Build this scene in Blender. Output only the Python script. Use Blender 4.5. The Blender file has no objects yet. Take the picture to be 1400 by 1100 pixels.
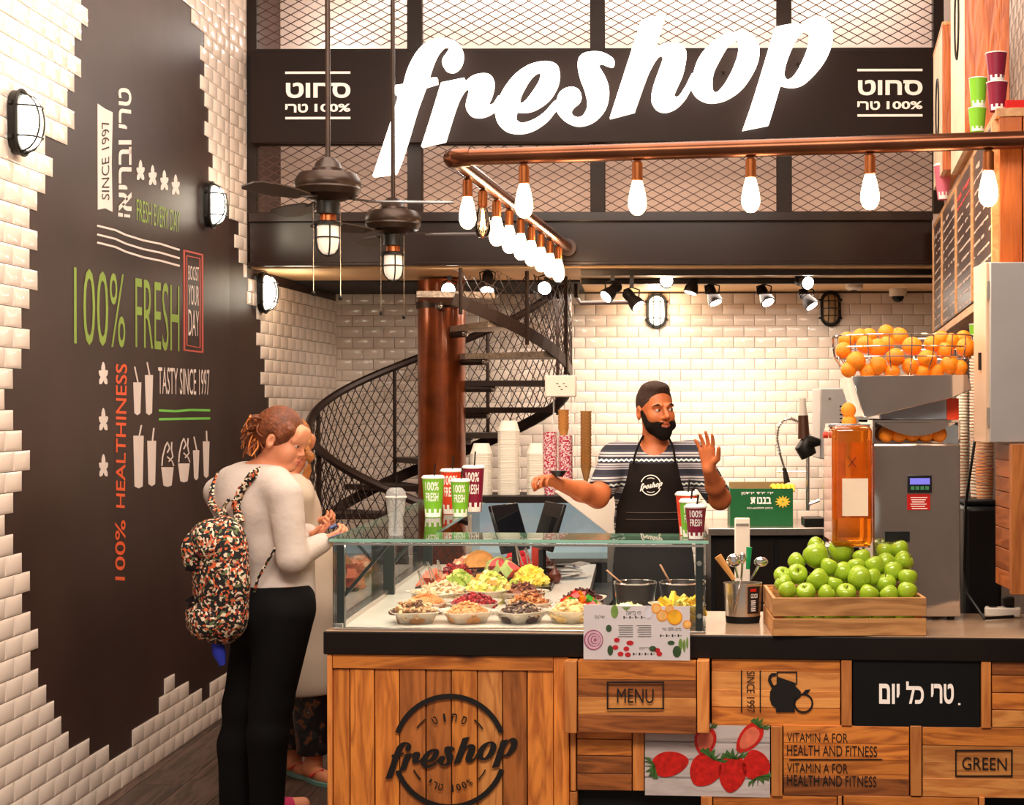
import bpy, bmesh, math, random
import numpy as np
from mathutils import Vector, Matrix
from mathutils.geometry import tessellate_polygon
random.seed(7)
R = random.Random(11)
SC = bpy.context.scene
COL = SC.collection
PI = math.pi
# ---------------------------------------------------------------- camera
F, VX, VY, H = 2070.0, 870.0, 562.0, 1.64
cd = bpy.data.cameras.new('camera')
cd.sensor_width = 36.0
cd.lens = 36.0 * F / 1400
cd.shift_x = -(VX - 700) / 1400
cd.shift_y = (VY - 550) / 1400
cd.clip_start = 0.05
cam = bpy.data.objects.new('camera', cd)
cam.location = (0, 0, H)
cam.rotation_euler = (PI / 2, math.radians(0.12), 0)
COL.objects.link(cam)
SC.camera = cam
# ---------------------------------------------------------------- world and large lights
w = bpy.data.worlds.new('world'); SC.world = w; w.use_nodes = True
bg = w.node_tree.nodes['Background']
bg.inputs[0].default_value = (1.0, 0.88, 0.76, 1)
bg.inputs[1].default_value = 0.38
SC.view_settings.view_transform = 'Standard'
SC.view_settings.look = 'None'
SC.view_settings.gamma = 1.0
SC.view_settings.use_curve_mapping = False
SC.view_settings.exposure = 0.0

def area(name, loc, rot, sx, sy, power, col=(1, .88, .75)):
    l = bpy.data.lights.new(name, 'AREA'); l.shape = 'RECTANGLE'
    l.size, l.size_y, l.energy, l.color = sx, sy, power, col
    o = bpy.data.objects.new(name, l); o.location = loc; o.rotation_euler = rot
    COL.objects.link(o); return o
def point(name, loc, power, col=(1, .78, .55), r=.04):
    l = bpy.data.lights.new(name, 'POINT'); l.energy = power; l.color = col; l.shadow_soft_size = r
    o = bpy.data.objects.new(name, l); o.location = loc; COL.objects.link(o); return o
def spot(name, loc, target, power, ang=60, col=(1, .82, .6), r=.03, blend=.6):
    l = bpy.data.lights.new(name, 'SPOT'); l.energy = power; l.color = col; l.shadow_soft_size = r
    l.spot_size = math.radians(ang); l.spot_blend = blend
    o = bpy.data.objects.new(name, l); o.location = loc
    o.rotation_euler = (Vector(target) - Vector(loc)).to_track_quat('-Z', 'Y').to_euler()
    COL.objects.link(o); return o
area('overhead_fill', (-.6, 5.6, 4.45), (0, 0, 0), 3.0, 2.6, 165)  # unseen fill lamp added overhead to raise the room's brightness
area('overhead_fill', (0, 2.2, 4.3), (math.radians(38), 0, 0), 3.6, 1.2, 225)  # second added fill, tilted in from the front
area('back_room_light', (.2, 9.55, 2.36), (0, 0, 0), 2.2, .5, 45)
area('mezzanine_light', (0, 8.95, 4.4), (0, 0, 0), 3.2, .5, 54, (1, .92, .85))
point('mezzanine_lamp', (-1.78, 8.98, 3.86), 5, (1, .93, .84), .06)

# ---------------------------------------------------------------- pixel helpers
def P(px, py, Y):
    return Vector(((px - VX) * Y / F, Y, H - (py - VY) * Y / F))
def ray(px, py): return Vector(((px - VX) / F, 1.0, -(py - VY) / F))
class Frame:
    """a wall-like plane: local x to the right, local y into it, local z up"""
    def __init__(s, O, right):
        r = Vector(right).normalized(); f = Vector((-r.y, r.x, 0))
        s.M = Matrix(((r.x, f.x, 0, O[0]), (r.y, f.y, 0, O[1]), (0, 0, 1, O[2]), (0, 0, 0, 1)))
        s.I = s.M.inverted(); s.O = Vector(O); s.n = f
        s.yaw = math.atan2(r.y, r.x)
    def hit(s, px, py, d=0):
        v = ray(px, py); c = Vector((0, 0, H))
        t = ((s.O + s.n * d) - c).dot(s.n) / v.dot(s.n)
        return c + v * t
    def uv(s, px, py, d=0):
        q = s.I @ s.hit(px, py, d); return (q.x, q.z)
# ---------------------------------------------------------------- mesh builder
class MB:
    def __init__(s): s.v = []; s.f = []; s.m = []
    def add(s, vs, fs, mi=0, M=None):
        b = len(s.v)
        if M is not None: vs = [M @ Vector(q) for q in vs]
        s.v += [tuple(q) for q in vs]
        s.f += [tuple(b + i for i in f) for f in fs]; s.m += [mi] * len(fs)
        return s
    def box(s, c, d, mi=0, M=None, rot=None, taper=1.0):
        x, y, z = d[0] / 2, d[1] / 2, d[2] / 2; t = taper
        vs = [Vector(q) for q in ((-x*t,-y*t,-z),(x*t,-y*t,-z),(x*t,y*t,-z),(-x*t,y*t,-z),(-x,-y,z),(x,-y,z),(x,y,z),(-x,y,z))]
        if rot is not None: vs = [rot @ q for q in vs]
        vs = [q + Vector(c) for q in vs]
        return s.add(vs, [(0,3,2,1),(4,5,6,7),(0,1,5,4),(1,2,6,5),(2,3,7,6),(3,0,4,7)], mi, M)
    def lohi(s, a, b, mi=0, M=None):
        return s.box([(a[i]+b[i])/2 for i in range(3)], [abs(b[i]-a[i]) for i in range(3)], mi, M)
    def bar(s, p, q, w, h=None, mi=0, up=(0, 0, 1), M=None):
        h = h or w; p = Vector(p); q = Vector(q); d = (q - p)
        if d.length < 1e-9: return s
        d.normalize(); u = Vector(up)
        if abs(d.dot(u)) > .99: u = Vector((1, 0, 0))
        a = d.cross(u).normalized(); b = a.cross(d)
        vs = []
        for e in (p, q):
            for (i, j) in ((-1,-1),(1,-1),(1,1),(-1,1)): vs.append(e + a*i*w/2 + b*j*h/2)
        return s.add(vs, [(0,1,2,3),(7,6,5,4),(0,4,5,1),(1,5,6,2),(2,6,7,3),(3,7,4,0)], mi, M)
    def tube(s, pts, r, seg=8, closed=False, mi=0, cap=True, M=None, sx=1.0):
        pts = [Vector(q) for q in pts]; n = len(pts)
        rr = r if isinstance(r, (list, tuple)) else [r] * n
        vs, fs = [], []; prev = None
        for i, p in enumerate(pts):
            if closed: d = pts[(i+1) % n] - pts[i-1]
            else: d = pts[min(i+1, n-1)] - pts[max(i-1, 0)]
            d.normalize()
            if prev is None:
                u = Vector((0, 0, 1)) if abs(d.z) < .9 else Vector((1, 0, 0))
                a = d.cross(u).normalized()
            else:
                a = (prev - d * prev.dot(d)).normalized()
            prev = a; b = d.cross(a)
            for k in range(seg):
                t = 2*PI*k/seg
                vs.append(p + a*math.cos(t)*rr[i]*sx + b*math.sin(t)*rr[i])
        m = n if closed else n - 1
        for i in range(m):
            j = (i+1) % n
            for k in range(seg):
                l = (k+1) % seg
                fs.append((i*seg+k, i*seg+l, j*seg+l, j*seg+k))
        if cap and not closed:
            fs.append(tuple(range(seg))[::-1]); fs.append(tuple((n-1)*seg+k for k in range(seg)))
        return s.add(vs, fs, mi, M)
    def lathe(s, prof, c=(0,0,0), seg=24, mi=0, M=None, sq=None):
        vs, fs = [], []; n = len(prof)
        for (r, z) in prof:
            for k in range(seg):
                t = 2*PI*k/seg; x, y = math.cos(t), math.sin(t)
                if sq:
                    e = (abs(x)**sq + abs(y)**sq) ** (-1/sq); x *= e; y *= e
                vs.append((c[0]+max(r,1e-4)*x, c[1]+max(r,1e-4)*y, c[2]+z))
        for i in range(n-1):
            for k in range(seg):
                l = (k+1) % seg
                fs.append((i*seg+k, i*seg+l, (i+1)*seg+l, (i+1)*seg+k))
        if prof[0][0] > 1e-3: fs.append(tuple(range(seg))[::-1])
        if prof[-1][0] > 1e-3: fs.append(tuple((n-1)*seg+k for k in range(seg)))
        return s.add(vs, fs, mi, M)
    def ell(s, c, r, seg=12, ring=8, mi=0, rot=None, M=None):
        vs, fs = [], []
        for i in range(ring+1):
            a = PI*i/ring
            for k in range(seg):
                t = 2*PI*k/seg
                q = Vector((r[0]*math.sin(a)*math.cos(t), r[1]*math.sin(a)*math.sin(t), -r[2]*math.cos(a)))
                if rot is not None: q = rot @ q
                vs.append(q + Vector(c))
        for i in range(ring):
            for k in range(seg):
                l = (k+1) % seg
                if i == 0: fs.append((k, (i+1)*seg+l, (i+1)*seg+k))
                elif i == ring-1: fs.append((i*seg+k, i*seg+l, (i+1)*seg+k))
                else: fs.append((i*seg+k, i*seg+l, (i+1)*seg+l, (i+1)*seg+k))
        return s.add(vs, fs, mi, M)
    def prism(s, pts, y0, y1, mi=0, M=None):
        """pts: (x, z) outline in a frame's plane, from y0 (front) to y1"""
        n = len(pts)
        a = sum(pts[i][0]*pts[(i+1)%n][1]-pts[(i+1)%n][0]*pts[i][1] for i in range(n))
        if a < 0: pts = pts[::-1]
        vs = [(x, y0, z) for x, z in pts] + [(x, y1, z) for x, z in pts]
        tr = tessellate_polygon([[Vector((x, z, 0)) for x, z in pts]])
        fs = []
        for t in tr:
            p = [pts[i] for i in t]
            ar = (p[1][0]-p[0][0])*(p[2][1]-p[0][1])-(p[2][0]-p[0][0])*(p[1][1]-p[0][1])
            t = tuple(t) if ar > 0 else tuple(t)[::-1]
            fs.append(t); fs.append(tuple(i+n for i in t)[::-1])
        for i in range(n):
            j = (i+1) % n; fs.append((j, i, i+n, j+n))
        return s.add(vs, fs, mi, M)
    def mesh(s, name, mats, smooth=35):
        me = bpy.data.meshes.new(name); me.from_pydata(s.v, [], s.f)
        for m in (mats if isinstance(mats, (list, tuple)) else [mats]): me.materials.append(m)
        if any(s.m): me.polygons.foreach_set('material_index', s.m)
        me.update()
        if smooth:
            me.polygons.foreach_set('use_smooth', [True]*len(s.f))
            me.set_sharp_from_angle(angle=math.radians(smooth))
        return me
def wm(o):
    M = Matrix.Translation(o.location) @ o.rotation_euler.to_matrix().to_4x4() @ Matrix.Diagonal(o.scale.to_4d())
    return (wm(o.parent) @ M) if o.parent else M
def link(me, name, parent=None, kind=None, label=None, cat=None, group=None):
    o = bpy.data.objects.new(name, me); COL.objects.link(o)
    if parent: o.parent = parent
    tag(o, label, cat, group, kind); return o
def tag(o, label=None, cat=None, group=None, kind=None):
    if label: o['label'] = label
    if cat: o['category'] = cat
    if group: o['group'] = group
    if kind: o['kind'] = kind
    return o
def obj(mb, name, mats, parent=None, smooth=35, local=False, bevel=0, **kw):
    """mb holds world coordinates unless local=True; top-level objects get their origin at their base"""
    if parent is not None and not local:
        I = wm(parent).inverted(); mb.v = [tuple(I @ Vector(q)) for q in mb.v]
    off = None
    if parent is None and not local:
        a = np.array(mb.v); off = Vector(((a[:,0].min()+a[:,0].max())/2, (a[:,1].min()+a[:,1].max())/2, a[:,2].min()))
        mb.v = [tuple(Vector(q)-off) for q in mb.v]
    o = link(mb.mesh(name, mats, smooth), name, parent, **kw)
    if off is not None: o.location = off
    if bevel:
        m = o.modifiers.new('bevel', 'BEVEL'); m.width = bevel; m.segments = 2; m.limit_method = 'ANGLE'; m.harden_normals = False
    return o
def thing(name, label, cat, loc=(0,0,0), rz=0, group=None):
    o = bpy.data.objects.new(name, None); COL.objects.link(o); o.empty_display_size = .05
    o.location = loc; o.rotation_euler = (0, 0, rz); return tag(o, label, cat, group)
def kids(o): return [c for c in bpy.data.objects if c.parent == o]
def copy_tree(o, loc=None, rot=None, label=None, parent=None, group=None, scale=None, _k=None):
    c = o.copy(); COL.objects.link(c); c.parent = parent
    if loc is not None: c.location = loc
    if rot is not None: c.rotation_euler = rot
    if scale is not None: c.scale = scale
    if label: c['label'] = label
    if group: c['group'] = group
    for ch in list(o.children): copy_tree(ch, parent=c)
    return c
# ---------------------------------------------------------------- materials
def srgb(r, g, b):
    f = lambda c: (c/255/12.92) if c/255 <= .04045 else ((c/255+.055)/1.055)**2.4
    return (f(r), f(g), f(b), 1)
_mc = {}
def mat(name, col, rough=.5, metal=0.0, var=.08, vs=6, bump=0.0, bs=40, emit=0, ecol=None, trans=0, ior=1.45, coat=0, spec=None, alpha=1, sss=0, isl=0.0):
    if name in _mc: return _mc[name]
    m = bpy.data.materials.new(name); m.use_nodes = True; nt = m.node_tree; N = nt.nodes; L = nt.links
    b = N['Principled BSDF']; c = srgb(*col)
    b.inputs['Base Color'].default_value = c
    b.inputs['Roughness'].default_value = rough; b.inputs['Metallic'].default_value = metal
    b.inputs['IOR'].default_value = ior; b.inputs['Transmission Weight'].default_value = trans
    b.inputs['Coat Weight'].default_value = coat; b.inputs['Alpha'].default_value = alpha
    if spec is not None: b.inputs['Specular IOR Level'].default_value = spec
    if sss: b.inputs['Subsurface Weight'].default_value = sss; b.inputs['Subsurface Radius'].default_value = (.02,.008,.005)
    if emit:
        b.inputs['Emission Color'].default_value = srgb(*(ecol or col)); b.inputs['Emission Strength'].default_value = emit
    if var or isl or bump:
        tc = N.new('ShaderNodeTexCoord')
    if var or isl:
        no = N.new('ShaderNodeTexNoise'); no.inputs['Scale'].default_value = vs; no.inputs['Detail'].default_value = 4
        L.new(tc.outputs['Object'], no.inputs['Vector'])
        mr = N.new('ShaderNodeMapRange'); mr.inputs['From Min'].default_value = .3; mr.inputs['From Max'].default_value = .7
        mr.inputs['To Min'].default_value = 1-var; mr.inputs['To Max'].default_value = 1+var
        L.new(no.outputs['Fac'], mr.inputs['Value']); out = mr.outputs[0]
        if isl:
            ge = N.new('ShaderNodeNewGeometry'); m2 = N.new('ShaderNodeMapRange')
            m2.inputs['To Min'].default_value = 1-isl; m2.inputs['To Max'].default_value = 1+isl
            L.new(ge.outputs['Random Per Island'], m2.inputs['Value'])
            mu = N.new('ShaderNodeMath'); mu.operation = 'MULTIPLY'; L.new(out, mu.inputs[0]); L.new(m2.outputs[0], mu.inputs[1]); out = mu.outputs[0]
        hs = N.new('ShaderNodeHueSaturation'); hs.inputs['Color'].default_value = c
        L.new(out, hs.inputs['Value']); L.new(hs.outputs[0], b.inputs['Base Color'])
    if bump:
        n2 = N.new('ShaderNodeTexNoise'); n2.inputs['Scale'].default_value = bs; n2.inputs['Detail'].default_value = 5 if bs > 10 else 0
        L.new(tc.outputs['Object'], n2.inputs['Vector'])
        bp = N.new('ShaderNodeBump'); bp.inputs['Strength'].default_value = bump; bp.inputs['Distance'].default_value = .01
        L.new(n2.outputs['Fac'], bp.inputs['Height']); L.new(bp.outputs[0], b.inputs['Normal'])
    _mc[name] = m; return m
def wood(name, c1, c2, axis='x', rough=.45, knots=True, scale=1.0, hue=.5):
    """grain runs along the given axis; every plank (mesh island) gets its own offset and tone"""
    if name in _mc: return _mc[name]
    m = bpy.data.materials.new(name); m.use_nodes = True; nt = m.node_tree; N = nt.nodes; L = nt.links
    b = N['Principled BSDF']; b.inputs['Roughness'].default_value = rough
    ge = N.new('ShaderNodeNewGeometry'); oi = N.new('ShaderNodeObjectInfo')
    ad = N.new('ShaderNodeMath'); ad.operation = 'ADD'; L.new(ge.outputs['Random Per Island'], ad.inputs[0]); L.new(oi.outputs['Random'], ad.inputs[1])
    mu = N.new('ShaderNodeMath'); mu.operation = 'MULTIPLY'; mu.inputs[1].default_value = 17; L.new(ad.outputs[0], mu.inputs[0])
    va = N.new('ShaderNodeVectorMath'); va.operation = 'ADD'; L.new(ge.outputs['Position'], va.inputs[0]); L.new(mu.outputs[0], va.inputs[1])
    mp = N.new('ShaderNodeMapping'); L.new(va.outputs[0], mp.inputs[0])
    k = {'x': (1.1, 9, 9), 'y': (9, 1.1, 9), 'z': (9, 9, 1.1)}[axis]
    mp.inputs['Scale'].default_value = [q*scale for q in k]
    n1 = N.new('ShaderNodeTexNoise'); n1.inputs['Scale'].default_value = 1.6; n1.inputs['Detail'].default_value = 3; n1.inputs['Distortion'].default_value = .6
    L.new(mp.outputs[0], n1.inputs['Vector'])
    sc = N.new('ShaderNodeMath'); sc.operation = 'MULTIPLY'; sc.inputs[1].default_value = 9; L.new(n1.outputs['Fac'], sc.inputs[0])
    fr = N.new('ShaderNodeMath'); fr.operation = 'PINGPONG'; fr.inputs[1].default_value = 1; L.new(sc.outputs[0], fr.inputs[0])
    n2 = N.new('ShaderNodeTexNoise'); n2.inputs['Scale'].default_value = 9; n2.inputs['Detail'].default_value = 6; L.new(mp.outputs[0], n2.inputs['Vector'])
    mx = N.new('ShaderNodeMath'); mx.operation = 'MULTIPLY_ADD'; mx.inputs[1].default_value = .55; L.new(fr.outputs[0], mx.inputs[0]); 
    s2 = N.new('ShaderNodeMath'); s2.operation = 'MULTIPLY'; s2.inputs[1].default_value = .6; L.new(n2.outputs['Fac'], s2.inputs[0]); L.new(s2.outputs[0], mx.inputs[2])
    cr = N.new('ShaderNodeValToRGB'); e = cr.color_ramp.elements
    e[0].position = .15; e[0].color = srgb(*c2); e[1].position = .75; e[1].color = srgb(*c1)
    L.new(mx.outputs[0], cr.inputs[0]); colr = cr.outputs[0]
    if knots:
        vo = N.new('ShaderNodeTexVoronoi'); vo.inputs['Scale'].default_value = 3.2
        mp2 = N.new('ShaderNodeMapping'); mp2.inputs['Scale'].default_value = {'x': (.5,1,1), 'y': (1,.5,1), 'z': (1,1,.5)}[axis]
        L.new(va.outputs[0], mp2.inputs[0]); L.new(mp2.outputs[0], vo.inputs['Vector'])
        kr = N.new('ShaderNodeMapRange'); kr.inputs['From Min'].default_value = .03; kr.inputs['From Max'].default_value = .1
        L.new(vo.outputs['Distance'], kr.inputs['Value'])
        mk = N.new('ShaderNodeMixRGB'); mk.inputs['Color1'].default_value = srgb(70, 32, 12)
        L.new(kr.outputs[0], mk.inputs['Fac']); L.new(colr, mk.inputs['Color2']); colr = mk.outputs[0]
    hs = N.new('ShaderNodeHueSaturation'); L.new(colr, hs.inputs['Color'])
    mr = N.new('ShaderNodeMapRange'); mr.inputs['From Max'].default_value = 1.6; mr.inputs['To Min'].default_value = .5; mr.inputs['To Max'].default_value = 1.22
    L.new(ad.outputs[0], mr.inputs['Value']); L.new(mr.outputs[0], hs.inputs['Value'])
    L.new(hs.outputs[0], b.inputs['Base Color'])
    bp = N.new('ShaderNodeBump'); bp.inputs['Strength'].default_value = .25; bp.inputs['Distance'].default_value = .004
    L.new(mx.outputs[0], bp.inputs['Height']); L.new(bp.outputs[0], b.inputs['Normal'])
    _mc[name] = m; return m
def plastic(name, col, alpha=.35, rough=.15):
    m = mat(name, col, rough, var=0, alpha=alpha, coat=.3); return m
def glassmat(name, col=(225, 245, 238), rough=.0, a=.1):
    """thin clear sheet: mostly lets light straight through, mirrors a little"""
    if name in _mc: return _mc[name]
    m = bpy.data.materials.new(name); m.use_nodes = True; nt = m.node_tree; N = nt.nodes; L = nt.links
    N.remove(N['Principled BSDF']); out = N['Material Output']
    t = N.new('ShaderNodeBsdfTransparent'); t.inputs[0].default_value = srgb(*col)
    g = N.new('ShaderNodeBsdfGlossy'); g.inputs['Roughness'].default_value = rough
    fr = N.new('ShaderNodeFresnel'); fr.inputs[0].default_value = 1.5
    ad = N.new('ShaderNodeMath'); ad.operation = 'MULTIPLY_ADD'; ad.inputs[1].default_value = .9; ad.inputs[2].default_value = a*.2
    L.new(fr.outputs[0], ad.inputs[0])
    mx = N.new('ShaderNodeMixShader'); L.new(ad.outputs[0], mx.inputs[0]); L.new(t.outputs[0], mx.inputs[1]); L.new(g.outputs[0], mx.inputs[2])
    L.new(mx.outputs[0], out.inputs[0]); _mc[name] = m; return m
# ---------------------------------------------------------------- lettering
_tc = {}
def glyphs(s, bold=0.0):
    k = (s, bold)
    if k in _tc: return _tc[k]
    cu = bpy.data.curves.new('lettering', 'FONT'); cu.body = s; cu.size = 1; cu.offset = bold; cu.resolution_u = 3
    o = bpy.data.objects.new('lettering', cu); me = bpy.data.meshes.new_from_object(o)
    v = [(q.co.x, q.co.y) for q in me.vertices]; f = [tuple(p.vertices) for p in me.polygons]
    f = [t for t in f if abs(me.polygons[f.index(t)].normal.z) > -1] if False else f
    bpy.data.objects.remove(o); bpy.data.curves.remove(cu); bpy.data.meshes.remove(me)
    _tc[k] = (v, f); return v, f
def text2d(mb, s, x0, z0, x1, z1, y=-.002, bold=0.0, rot=0, M=None, mi=0, bend=None):
    """fits the glyphs of s into the box (x0,z0)-(x1,z1) of a frame's plane; rot=1 reads upward; rot=-1 downward"""
    v, f = glyphs(s, bold)
    if not v: return
    ax = [q[0] for q in v]; ay = [q[1] for q in v]
    a0, a1, b0, b1 = min(ax), max(ax), min(ay), max(ay)
    out = []
    for (a, b) in v:
        u = (a-a0)/(a1-a0); t = (b-b0)/(b1-b0)
        if rot == 1: u, t = 1-t, u
        elif rot == -1: u, t = t, 1-u
        x = x0+(x1-x0)*u; z = z0+(z1-z0)*t
        if bend: x, z = bend(x, z)
        out.append((x, y, z))
    fs = []
    for t in f:
        p = [out[i] for i in t]
        ar = sum(p[i][0]*p[(i+1)%len(p)][2]-p[(i+1)%len(p)][0]*p[i][2] for i in range(len(p)))
        fs.append(tuple(t) if ar > 0 else tuple(t)[::-1])
    mb.add(out, fs, mi, M)
def ftext(mb, fr, s, px0, py0, px1, py1, **k):
    a = fr.uv(px0, py1); b = fr.uv(px1, py0)
    text2d(mb, s, a[0], a[1], b[0], b[1], M=fr.M, **k)
def smooth(pts, n=5):
    """closed Catmull-Rom; a point given as (x, y, 1) is a sharp corner"""
    out = []; m = len(pts)
    for i in range(m):
        p0, p1, p2, p3 = pts[i-1], pts[i], pts[(i+1)%m], pts[(i+2)%m]
        c1 = len(p1) > 2; c2 = len(p2) > 2
        out.append((p1[0], p1[1]))
        if c1 and c2: continue
        t1 = (0, 0) if c1 else ((p2[0]-p0[0])/2, (p2[1]-p0[1])/2)
        t2 = (0, 0) if c2 else ((p3[0]-p1[0])/2, (p3[1]-p1[1])/2)
        for k in range(1, n):
            t = k/n; h1 = 2*t**3-3*t*t+1; h2 = t**3-2*t*t+t; h3 = -2*t**3+3*t*t; h4 = t**3-t*t
            out.append(tuple(h1*p1[j]+h2*t1[j]+h3*p2[j]+h4*t2[j] for j in (0, 1)))
    return out
def loops(mb, outs, y0, y1, M=None, mi=0):
    """outer loop followed by holes, extruded from y0 to y1"""
    allp = []; base = []
    for lp in outs: base.append(len(allp)); allp += lp
    n = len(allp)
    vs = [(x, y0, z) for x, z in allp] + [(x, y1, z) for x, z in allp]
    fs = []
    for t in tessellate_polygon([[Vector((x, z, 0)) for x, z in lp] for lp in outs]):
        p = [allp[i] for i in t]
        ar = (p[1][0]-p[0][0])*(p[2][1]-p[0][1])-(p[2][0]-p[0][0])*(p[1][1]-p[0][1])
        t = tuple(t) if ar > 0 else tuple(t)[::-1]
        fs.append(t); fs.append(tuple(i+n for i in t)[::-1])
    for li, lp in enumerate(outs):
        k = len(lp); ar = sum(lp[i][0]*lp[(i+1)%k][1]-lp[(i+1)%k][0]*lp[i][1] for i in range(k))
        fl = (ar < 0) ^ (li > 0)
        for i in range(k):
            a = base[li]+i; b = base[li]+(i+1) % k
            q = (b, a, a+n, b+n); fs.append(q[::-1] if fl else q)
    mb.add(vs, fs, mi, M)
def A5(ox, oy, pts): return [((ox+p[0]/5), (oy+p[1]/5)) + tuple(p[2:]) for p in pts]
SCRIPT = [
 [A5(500,20,[(50,1098,1),(180,710),(222,560,1),(200,530,1),(207,478,1),(262,470,1),(290,370),(340,270),(400,200),(470,162),(550,158),(620,180),(660,225),(668,290),(645,350),(600,382),(550,370),(527,325),(535,290),(560,255),(575,225),(565,205),(540,208),(500,250),(465,320),(428,430,1),(490,425,1),(492,460,1),(410,485,1),(350,650),(290,850),(240,1000),(205,1080,1)])],
 [A5(500,20,[(383,895,1),(440,720),(520,460,1),(678,428,1),(665,480,1),(690,450),(740,412),(800,398),(850,405),(878,440),(878,490),(862,550),(843,595),(855,612),(880,600),(915,550),(925,600),(890,640),(850,672),(790,692),(730,685),(695,650),(690,600),(705,540),(710,505),(700,497),(680,505),(640,570),(600,680),(545,858,1)])],
 [A5(500,20,[(890,640),(905,590),(950,500),(1020,410),(1110,345),(1200,318),(1270,320),(1315,345),(1330,400),(1315,480),(1260,570),(1180,630),(1110,655),(1035,655,1),(1030,700),(1050,730),(1090,735),(1160,710),(1230,660),(1300,585),(1320,620),(1290,660),(1240,720),(1150,780),(1060,803),(970,790),(910,740),(890,680)]),
  A5(500,20,[(1055,590),(1065,540),(1110,455),(1150,405),(1185,385),(1200,400),(1190,450),(1140,530),(1090,590),(1065,600)])],
 [A5(660,10,[(503,680),(510,630),(530,580),(570,550),(620,542),(660,560),(678,600),(665,640),(630,670),(610,700),(620,735),(655,750),(690,735),(715,690),(718,640),(700,560),(670,480),(655,410),(660,350),(690,315),(750,300),(820,305),(880,335),(905,365),(895,395),(860,390),(825,375),(800,382),(805,410),(840,470),(865,540),(865,610),(840,690),(780,760),(710,795),(640,800),(570,770),(520,720)])],
 [A5(880,0,[(-227,802,1),(-10,135,1),(155,98,1),(75,350,1),(110,315),(160,292),(220,290),(270,310),(295,350),(295,410),(275,500),(240,580),(215,640),(225,662),(250,650),(290,590),(338,500),(345,560),(330,600),(290,670),(230,730),(160,758),(100,745),(65,700),(58,650),(80,560),(120,450),(138,390),(125,370),(100,385),(60,450),(20,540),(-57,758,1)])],
 [A5(880,0,[(335,580),(345,500),(380,400),(450,310),(540,245),(640,215),(720,222),(775,270),(797,340),(785,430),(740,520),(680,600),(600,660),(520,690),(440,692),(375,660),(340,615)]),
  A5(880,0,[(475,560),(490,480),(540,380),(590,300),(640,262),(657,285),(650,370),(610,480),(560,570),(510,628),(480,620)])],
 [A5(880,0,[(682,885,1),(760,660),(905,185,1),(1063,155,1),(1055,210,1),(1090,160),(1150,122),(1210,115),(1265,145),(1297,210),(1290,310),(1250,410),(1180,500),(1100,570),(1020,590),(943,575,1),(900,720),(860,850,1)]),
  A5(880,0,[(968,490),(985,420),(1030,310),(1080,225),(1120,200),(1143,225),(1130,320),(1080,440),(1030,520),(990,545),(970,525)])]]
def script_loops(fn, n=5):
    """the script wordmark, each point sent through fn(px, py) -> (x, z)"""
    return [[[fn(*q) for q in smooth(lp, n)] for lp in L] for L in SCRIPT]
# ================================================================ the shell
YB = 10.4          # back wall
YM = 8.6           # mezzanine front
ZS = 2.46          # soffit under the mezzanine
LX = lambda Y: -2.27 + .014*(Y-5.43) if Y <= 8.3 else -2.23 + .08*(Y-8.3)
M_mural = mat('mural_paint', (56, 37, 31), .42, spec=.35, var=.25, vs=2.2, bump=.05, bs=9)
M_grout = mat('dark_grout', (80, 62, 52), .8, var=.15)
M_tile = mat('white_glazed_tile', (236, 218, 204), .12, var=.02, vs=3, isl=.035)
M_floorw = wood('dark_floor_wood', (92, 70, 58), (48, 34, 28), 'y', .5, knots=False)
M_dark = mat('black_steel', (38, 26, 20), .45, spec=.2, var=.2, bump=.03)
M_beam = mat('dark_glossy_beam', (38, 22, 15), .2, var=.2, vs=2, spec=.4)
M_plaster = mat('pale_plaster', (222, 198, 184), .85, var=.06, vs=3, bump=.05)
M_soffit = mat('soffit_paint', (240, 194, 142), .55, var=.06)
M_soffit_void = mat('soffit_void_dark', (26, 20, 18), .7, var=.1)
M_orangewood = wood('orange_pine', (205, 112, 48), (160, 72, 24), 'z', .35)

def shell(mb, name, m, **k): return obj(mb, name, m, kind='structure', **k)
# floor: base and planks
fl = shell(MB().lohi((-2.6, 2.5, -.1), (3.2, YB+.1, -.012)), 'floor', M_dark)
pl = {}
for i in range(27):
    x = -2.4 + i*.2
    y = 2.6 + (i*.47 % 1.2) - 1.2
    while y < YB:
        y0, y1 = max(y, 2.6), min(y+1.2, YB); y += 1.2
        if y1-y0 < .1 or (y1 < 4.6 and (i*7) % 3): pass
        if y1-y0 < .1: continue
        key = round(y1-y0, 2)
        if key not in pl: pl[key] = MB().lohi((-.0985, -(y1-y0)/2+.0015, -.012), (.0985, (y1-y0)/2-.0015, 0)).mesh('plank', M_floorw, 0)
        o = link(pl[key], 'plank', fl); o.location = Vector((x+.1, (y0+y1)/2, R.uniform(-.0006, 0))) - fl.location
# ceiling
shell(MB().lohi((-2.6, 2.5, 4.6), (3.2, YB+.1, 4.7)), 'ceiling', M_plaster)

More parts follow.
